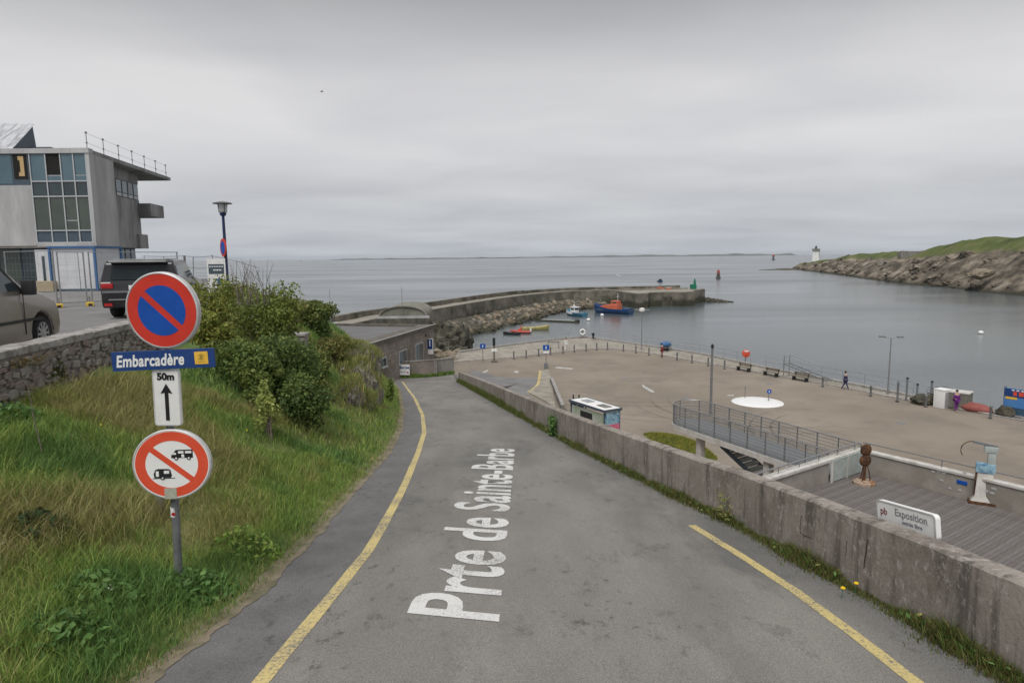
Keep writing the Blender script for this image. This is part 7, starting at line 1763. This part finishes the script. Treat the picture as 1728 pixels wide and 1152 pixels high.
for k in range(5):
    mb = MB(); mb.box((0, -0.3, 0.08+0.115*k), (1.7, 0.04, 0.10)); ob('board', mb, M['ply'] if False else M['benchwood'], cx)
M['paletimber'] = mat('pale_new_timber', (0.36, 0.30, 0.20), (0.45, 0.38, 0.26), 3, 0.85, stretch=(1, 6, 6))
for c in cx.children: c.data.materials.clear(); c.data.materials.append(M['paletimber'])
mb = MB(); mb.box((0, 0.1, 0.3), (1.66, 0.7, 0.56)); ob('box_body', mb, M['paletimber'], cx)
for x in (-0.7, 0, 0.7):
    mb = MB(); mb.box((x, 0.05, -0.0), (0.12, 0.7, 0.1)); ob('bearer', mb, M['fascia'], cx)
# temporary fence panels
tf = thing('site_fence', 'temporary mesh fence on yellow feet between the cars and the site cabin', 'fence', (PZ(100, 519, GZ)))
def tpanel(label, p0, p1, hgt=2.0):
    a, b = Vector(p0), Vector(p1); d = b-a; L = d.length
    o_ = tf.location; t = ob('panel', MB(), M['steel'], tf); t.location = (a.x-o_.x, a.y-o_.y, 0); t.rotation_euler = (0, 0, math.atan2(d.y, d.x))
    mb = MB()
    for x in (0.03, L-.03): mb.tube([(x, 0, 0.05), (x, 0, hgt)], 0.026, 8)
    for z in (0.16, hgt-.02): mb.tube([(0.03, 0, z), (L-.03, 0, z)], 0.017, 6)
    t.data.from_pydata(mb.v, [], mb.f); t.data.update()
    mb = MB(); n = int(L/0.24)
    for k in range(1, n): mb.tube([(L*k/n, 0, 0.16), (L*k/n, 0, hgt-.02)], 0.0022, 3, False)
    for k in range(1, 8): mb.tube([(0.03, 0.006, 0.16+(hgt-.18)*k/8), (L-.03, 0.006, 0.16+(hgt-.18)*k/8)], 0.0022, 3, False)
    ob('mesh_wires', mb, M['steel'], t)
    return t
def tfoot(label, p):
    o_ = tf.location; mb = MB(); mb.box((0, 0, 0.07), (0.6, 0.24, 0.14)); t = ob('foot', mb, M['yellow'], tf, bevel=0.03); t.location = (p[0]-o_.x, p[1]-o_.y, 0); t.rotation_euler = (0, 0, R(125)); mb = MB(); mb.box((-0.302, 0, 0.06), (0.02, 0.12, 0.08)); ob('slot', mb, M['dark'], t)
    mb = MB(); mb.tube([(0.0, 0, 0.1), (0.0, 0, 0.35)], 0.03, 6); ob('socket', mb, M['steel'], t)
f1 = PZ(100, 519, GZ); f2 = PZ(152, 516, GZ)
tfoot('yellow fence foot left, below the site cabin', f1); tfoot('yellow fence foot right, nearer to the black car', f2)
dd = (f2-f1); tpanel('mesh fence panel in front of the white site cabin', f1.xy+Vector((0.06, 0)), f2.xy-Vector((0.06, 0)), 2.0)
tpanel('mesh fence panel running left from the left yellow foot', f1.xy+Vector((-3.0, 1.6)), f1.xy-Vector((0.06, -0.03)), 2.05)
tpanel('mesh fence panel running back behind the black car', f2.xy+Vector((0.06, 0.02)), f2.xy+Vector((1.9, 3.0)), 2.0)
# longer far fence behind the car toward the sea
fa = PY(240, 470, 36); fb2 = PY(318, 470, 31); fc = PY(440, 480, 29)
fe = thing('wire_fence', 'thin wire fence with leaning posts between the car park and the sea', 'fence')
for px, Y, yt in ((243, 36, 431), (276, 34, 432), (311, 31, 431), (326, 30.5, 433), (358, 30, 430)):
    tpt = PY(px, yt, Y); bz = bankz(tpt.x, tpt.y); mb = MB(); lean = 0.12 if px == 326 else 0; mb.tube([(tpt.x-lean, tpt.y, bz-0.1), (tpt.x, tpt.y, tpt.z)], 0.05 if px == 311 else 0.022, 7); ob('post', mb, M['steel'] if px != 311 else M['concrete_dark'], fe)
for dz in (0, -0.5, -1.0):
    P_ = [PY(*q)+Vector((0, 0, dz)) for q in ((243, 432, 36), (276, 433, 34), (311, 432, 31), (335, 434, 30.3), (358, 432, 30))]; mb = MB(); mb.tube(P_, 0.012, 4); ob('wire', mb, M['paint_grey'], fe)
P_ = [PY(*q) for q in ((358, 432, 30), (385, 437, 29), (410, 444, 28), (437, 452, 27))]; mb = MB(); mb.tube(P_, 0.012, 4); ob('wire', mb, M['paint_grey'], fe)
# information panel
p = PY(367, 480, 25); ip_ = thing('information_panel', 'white framed notice panel with black header behind the shrubs', 'notice board', (p.x, p.y, p.z-0.9), R(8))
ztop = PY(367, 436, 25).z-ip_.location.z; wv = 27/FPX*25
for x in (-wv/2, wv/2):
    mb = MB(); mb.box((x, 0, ztop/2), (0.05, 0.05, ztop)); ob('post', mb, M['white'], ip_)
mb = MB(); mb.box((0, -0.01, ztop-.55), (wv-.06, 0.03, 1.08)); ob('panel', mb, M['white'], ip_)
mb = MB(); mb.box((0, -0.03, ztop-.39), (wv-.06, 0.012, 0.36)); ob('black_header', mb, M['frame_blue'], ip_)
mb = MB()
for k in range(6): mb.box((-wv*.36+k*wv*.145, -0.04, ztop-.30), (0.06, 0.006, 0.04))
for k in range(3): mb.box((-wv*.1+k*0.1, -0.04, ztop-.43), (0.085, 0.006, 0.045))
ob('print', mb, M['white'], ip_)
mb = MB(); mb.box((0.08, -0.03, ztop-.85), (0.14, 0.012, 0.2)); ob('blue_pictogram', mb, M['cabinblue'], ip_)
# navy street lamp
lp_ = PY(383, 480, 27); top_ = PY(375, 342, 27)
sl = thing('street_lamp', 'navy blue street lamp with flat disc top carrying a no-parking sign', 'street lamp', (top_.x, 27, 15.3))
hz = top_.z-15.3
mb = MB(); mb.tube([(0, 0, 0), (0, 0, 1.2), (0, 0, hz-0.45)], [0.085, 0.07, 0.052], 10); ob('post', mb, M['navy'], sl, smooth=True)
mb = MB(); mb.lathe([(0.10, hz-.52), (0.13, hz-.42), (0.10, hz-.38)], 14); ob('collar', mb, M['navy'], sl)
mb = MB(); mb.lathe([(0.12, hz-.38), (0.17, hz-.3), (0.16, hz-.06)], 14); ob('lantern_glass', mb, M['lamp_glass'], sl, smooth=True)
for k in range(4):
    a_ = R(45+90*k); mb = MB(); mb.tube([(0.15*math.cos(a_), 0.15*math.sin(a_), hz-.4), (0.19*math.cos(a_), 0.19*math.sin(a_), hz-.05)], 0.014, 5); ob('bracket', mb, M['navy'], sl)
mb = MB(); mb.lathe([(0.36, hz-.05), (0.37, hz-.02), (0.2, hz+.03), (0.03, hz+.06)], 24); ob('disc_cap', mb, M['paint_grey'], sl, smooth=True)
sgn = ob('no_parking_sign', MB(), M['red'], sl); zc_ = PY(376, 418, 27).z-15.3; sgn.location = (-0.02, -0.12, zc_); sgn.rotation_euler = (0, 0, R(-50))
n = 28; mb = flat_poly([(0.36*math.cos(6.2832*k/n), 0.36*math.sin(6.2832*k/n)) for k in range(n)], -0.02, 0.02); sgn.data.from_pydata(mb.v, [], mb.f); sgn.data.update()
mb = flat_poly([(0.26*math.cos(6.2832*k/n), 0.26*math.sin(6.2832*k/n)) for k in range(n)], -0.026, -0.021); ob('blue_field', mb, M['blue'], sgn)
# ------------------------------------------------------------------ cars
def wheel(parent, x, y, r_, wdt=0.22, side=-1):
    w_ = ob('wheel', MB(), M['rubber'], parent); w_.location = (x, y, r_)
    Mx = Matrix.Rotation(R(90), 3, 'X')
    mb = MB(); mb.lathe([(r_*0.66, -wdt/2), (r_*0.92, -wdt/2), (r_, -wdt/2+.03), (r_, wdt/2-.03), (r_*0.92, wdt/2), (r_*0.66, wdt/2)], 28, (0, 0, 0), Mx); w_.data.from_pydata(mb.v, [], mb.f); w_.data.update(); w_.data.polygons.foreach_set('use_smooth', [True]*len(w_.data.polygons))
    mb = MB(); mb.lathe([(r_*0.66, -0.01), (r_*0.62, 0.03)], 24, (0, side*(wdt/2-.03), 0), Mx); rim = ob('rim', mb, M['dark'], w_)
    mb = MB()
    for k in range(10):
        a_ = 6.2832*k/10; mb.box((r_*.33*math.cos(a_), side*(wdt/2+0.0), r_*.33*math.sin(a_)), (r_*.62, 0.025, r_*.14), m=Matrix.Rotation(-a_, 3, 'Y'))
    mb.lathe([(r_*.16, -.02), (r_*.16, .02)], 12, (0, side*(wdt/2), 0), Mx)
    nn = 24; ri, ro = r_*.58, r_*.67
    for k in range(nn):
        a0_, a1_ = 6.2832*k/nn, 6.2832*(k+1)/nn; y_ = side*(wdt/2+.008)
        mb.add([(ri*math.cos(a0_), y_, ri*math.sin(a0_)), (ro*math.cos(a0_), y_, ro*math.sin(a0_)), (ro*math.cos(a1_), y_, ro*math.sin(a1_)), (ri*math.cos(a1_), y_, ri*math.sin(a1_))], [(0, 1, 2, 3), (3, 2, 1, 0)])
    ob('spokes', mb, M['alloy'], w_)
    return w_
def carbody(profile, W, arches, parent, m_, tumble, beltz, bev=0.05):
    """profile: side outline in (x,z) counter-clockwise; arches: (x, r) cut from the lower edge; narrowing above the belt"""
    n = len(profile); vs = []
    for sgn_ in (-1, 1):
        for x, z in profile:
            k = 1.0 - max(0, (z-beltz))*tumble; vs.append((x, sgn_*W/2*k, z))
    fs = [tuple(range(n)), tuple(range(n, 2*n))[::-1]] + [(i, n+i, n+(i+1) % n, (i+1) % n) for i in range(n)]
    mb = MB(); mb.add(vs, fs); return ob('body', mb, m_, parent, bevel=bev, seg=3)
def arch_pts(cx, r_, zb, n=10):
    a0_ = math.asin(min(1, max(-1, (zb-0.33)/r_))); return [(cx+r_*math.cos(math.pi-a0_-(math.pi-2*a0_)*k/n), 0.33+r_*math.sin(math.pi-a0_-(math.pi-2*a0_)*k/n)) for k in range(n+1)]
# taupe van, faces +x; origin at front wheel centre on ground
wp = PY(62, 562, 12.3)
VRZ = R(101); vo = Matrix.Rotation(VRZ, 3, 'Z') @ Vector((0, 0.8, 0))
vn = thing('parked_van', 'taupe van parked by the stone wall at the left edge of the car park', 'van', (wp.x+vo.x, 12.3+vo.y, GZ), VRZ)
prof = [(-3.75, 0.25)] + [(p[0]-2.95, p[1]) for p in arch_pts(0, 0.40, 0.25)] + [(-1.2, 0.24)] + arch_pts(0, 0.40, 0.25) + [(0.62, 0.26), (0.70, 0.45), (0.68, 0.72), (0.55, 0.93), (0.1, 1.08), (-0.45, 1.2), (-0.62, 1.26), (-1.35, 1.78), (-1.6, 1.85), (-3.6, 1.86), (-3.75, 1.6)]
carbody(prof, 1.84, None, vn, M['taupe'], 0.16, 1.1, 0.06)
for x in (0, -2.95):
    for s in (-1, 1): wheel(vn, x, s*0.80, 0.325, 0.21, s)
mb = MB(); n = 16
for sgn_ in (-1, 1):
    pl4 = [(0.41*math.cos(math.pi*k/n), 0.33+0.41*math.sin(math.pi*k/n)) for k in range(n+1)]
    vs = [(x, sgn_*0.60, z) for x, z in pl4]+[(x, sgn_*0.915, z) for x, z in pl4]; mb.add(vs, [(k, k+1, n+2+k, n+1+k) for k in range(n)])
ob('arch_liner', mb, M['dark'], vn)
def side_pane(pts, W, parent, m_, tumble, belt, name='side_window', out_=0.012):
    for s in (-1, 1):
        vs = []
        for o_ in (out_, -0.03):
            for x, z in pts: vs.append((x, s*(W/2*(1-max(0, z-belt)*tumble)+o_), z))
        n = len(pts); mb = MB(); mb.add(vs, [tuple(range(n)) if s < 0 else tuple(range(n))[::-1]]+[(k, (k+1) % n, n+(k+1) % n, n+k) for k in range(n)]); ob(name, mb, m_, parent)
side_pane([(-0.72, 1.16), (-0.78, 1.22), (-1.38, 1.68), (-1.9, 1.7), (-1.95, 1.13)], 1.84, vn, M['glass'], 0.16, 1.1)
side_pane([(-2.05, 1.13), (-2.0, 1.7), (-3.1, 1.7), (-3.15, 1.13)], 1.84, vn, M['glass'], 0.16, 1.1)
side_pane([(-0.60, 1.14), (-0.70, 1.16), (-1.36, 1.70), (-1.30, 1.74)], 1.84, vn, M['dark'], 0.16, 1.1, 'window_trim', 0.008)
mb = MB(); mb.add([(-0.50, -0.72, 1.235), (-0.50, 0.72, 1.235), (-1.30, 0.66, 1.775), (-1.30, -0.66, 1.775)], [(0, 1, 2, 3)]); ob('windscreen', mb, M['glass'], vn)
for s in (-1, 1):
    mb = MB(); mb.box((-0.62, s*1.03, 1.2), (0.13, 0.2, 0.26)); mb.box((-0.62, s*0.92, 1.12), (0.06, 0.12, 0.06)); ob('mirror', mb, M['dark'], vn, bevel=0.04)
    mb = MB(); mb.box((-0.55, s*1.035, 1.22), (0.04, 0.17, 0.2)); ob('mirror_shell', mb, M['taupe'], vn, bevel=0.015)
    mb = MB(); mb.box((0.42, s*0.74, 0.82), (0.4, 0.2, 0.14), m=Matrix.Rotation(R(18), 3, 'Y')); ob('headlight', mb, M['lamp_glass'], vn, bevel=0.04)
    mb = MB(); mb.box((-1.25, s*0.935, 0.62), (2.4, 0.02, 0.05)); ob('side_strip', mb, M['dark'], vn)
    mb = MB(); mb.box((-0.62, s*0.926, 0.8), (0.012, 0.01, 0.85)); ob('door_gap', mb, M['dark'], vn)
mb = MB(); mb.box((0.66, 0, 0.36), (0.12, 1.5, 0.16)); ob('grille', mb, M['dark'], vn, bevel=0.03)
# black SUV, rear towards camera: faces +y
bp_ = PY(230, 536, 19)
sv_ = thing('black_suv', 'black off-road car parked with its rear toward the stone wall', 'car', (-10.92, 19.0+1.0, GZ), R(107))
prof = [(-1.0+0.05, 0.32)] + arch_pts(0, 0.43, 0.32) + [(0.5, 0.30), (2.3, 0.30)] + [(p[0]+2.85, p[1]) for p in arch_pts(0, 0.43, 0.32)] + [(3.6, 0.35), (3.7, 0.7), (3.6, 0.98), (2.3, 1.08), (1.95, 1.12), (1.25, 1.62), (0.9, 1.68), (-0.72, 1.66), (-0.86, 1.58), (-0.98, 1.02), (-1.03, 0.9), (-1.03, 0.5)]
carbody(prof, 1.98, None, sv_, M['blackcar'], 0.20, 1.05, 0.06)
for x in (0, 2.85):
    for s in (-1, 1): wheel(sv_, x, s*0.85, 0.38, 0.27, s)
side_pane([(-0.75, 1.12), (-0.66, 1.5), (0.9, 1.56), (1.2, 1.5), (1.75, 1.12)], 1.98, sv_, M['glass'], 0.20, 1.05)
mb = MB(); mb.add([(-0.985, -0.74, 1.12), (-0.985, 0.74, 1.12), (-0.895, 0.70, 1.5), (-0.895, -0.70, 1.5)], [(3, 2, 1, 0), (0, 1, 2, 3)]); o = ob('rear_window', mb, M['glass'], sv_)
mb = MB(); mb.box((-0.90, 0, 1.63), (0.34, 1.46, 0.06)); ob('roof_spoiler', mb, M['boatgrey'], sv_, bevel=0.025)
mb = MB(); mb.box((0.05, 0, 1.685), (1.7, 1.35, 0.03)); ob('glass_roof', mb, M['boatgrey'], sv_, bevel=0.01)
for s in (-1, 1):
    mb = MB(); mb.box((-1.0, s*0.82, 0.95), (0.12, 0.30, 0.15)); ob('tail_light', mb, M['redlamp'], sv_, bevel=0.03)
    mb = MB(); mb.box((-1.0, s*0.85, 1.03), (0.09, 0.24, 0.05)); ob('tail_light_clear', mb, M['lamp_glass'], sv_)
    mb = MB(); mb.box((-1.045, s*0.82, 0.42), (0.03, 0.2, 0.08)); ob('reflector', mb, M['redlamp'], sv_)
mb = MB(); mb.box((-1.03, 0, 0.78), (0.08, 1.9, 0.05)); ob('bumper_edge', mb, M['paint_grey'], sv_)
mb = MB(); mb.box((-1.045, 0, 0.56), (0.04, 1.6, 0.03)); ob('trim_strip', mb, M['steel'], sv_)
mb = MB(); mb.box((-1.045, 0, 0.9), (0.03, 0.55, 0.12)); ob('number_plate', mb, M['white'], sv_)
# gull
p = PY(543, 155, 110); gl = thing('gull', 'lone gull flying in the grey sky', 'bird', p, 0.3)
mb = MB(); mb.ell((0, 0, 0), (0.22, 0.08, 0.07), 10, 7); mb.ell((0.22, 0, 0.03), (0.07, 0.05, 0.05), 8, 6); mb.add([(-0.2, -0.05, 0), (-0.2, 0.05, 0), (-0.36, 0.07, 0.01), (-0.36, -0.07, 0.01)], [(0, 1, 2, 3)]); ob('body', mb, M['boatgrey'], gl)
for s in (-1, 1):
    mb = MB(); mb.grid([[(0.08, s*0.05, 0.03), (0.12, s*0.35, 0.13), (0.0, s*0.68, 0.06)], [(-0.08, s*0.05, 0.03), (-0.04, s*0.35, 0.12), (-0.08, s*0.68, 0.055)], [(-0.08, s*0.05, 0.02), (-0.04, s*0.35, 0.11), (-0.08, s*0.68, 0.05)]]); ob('wing', mb, M['paint_grey'], gl)
# ------------------------------------------------------------------ sea air
hzm = bpy.data.materials.new('sea_haze'); hzm.use_nodes = True; t = hzm.node_tree; t.nodes.remove(t.nodes['Principled BSDF'])
pv = N(t, 'ShaderNodeVolumePrincipled'); pv.inputs['Density'].default_value = 4.5e-5; pv.inputs['Color'].default_value = (0.80, 0.85, 0.93, 1)
t.links.new(pv.outputs[0], t.nodes['Material Output'].inputs['Volume'])
hz_ = ob('haze', MB().box((0, 9200, 30), (34600, 20200, 68)), hzm); hz_['kind'] = 'stuff'
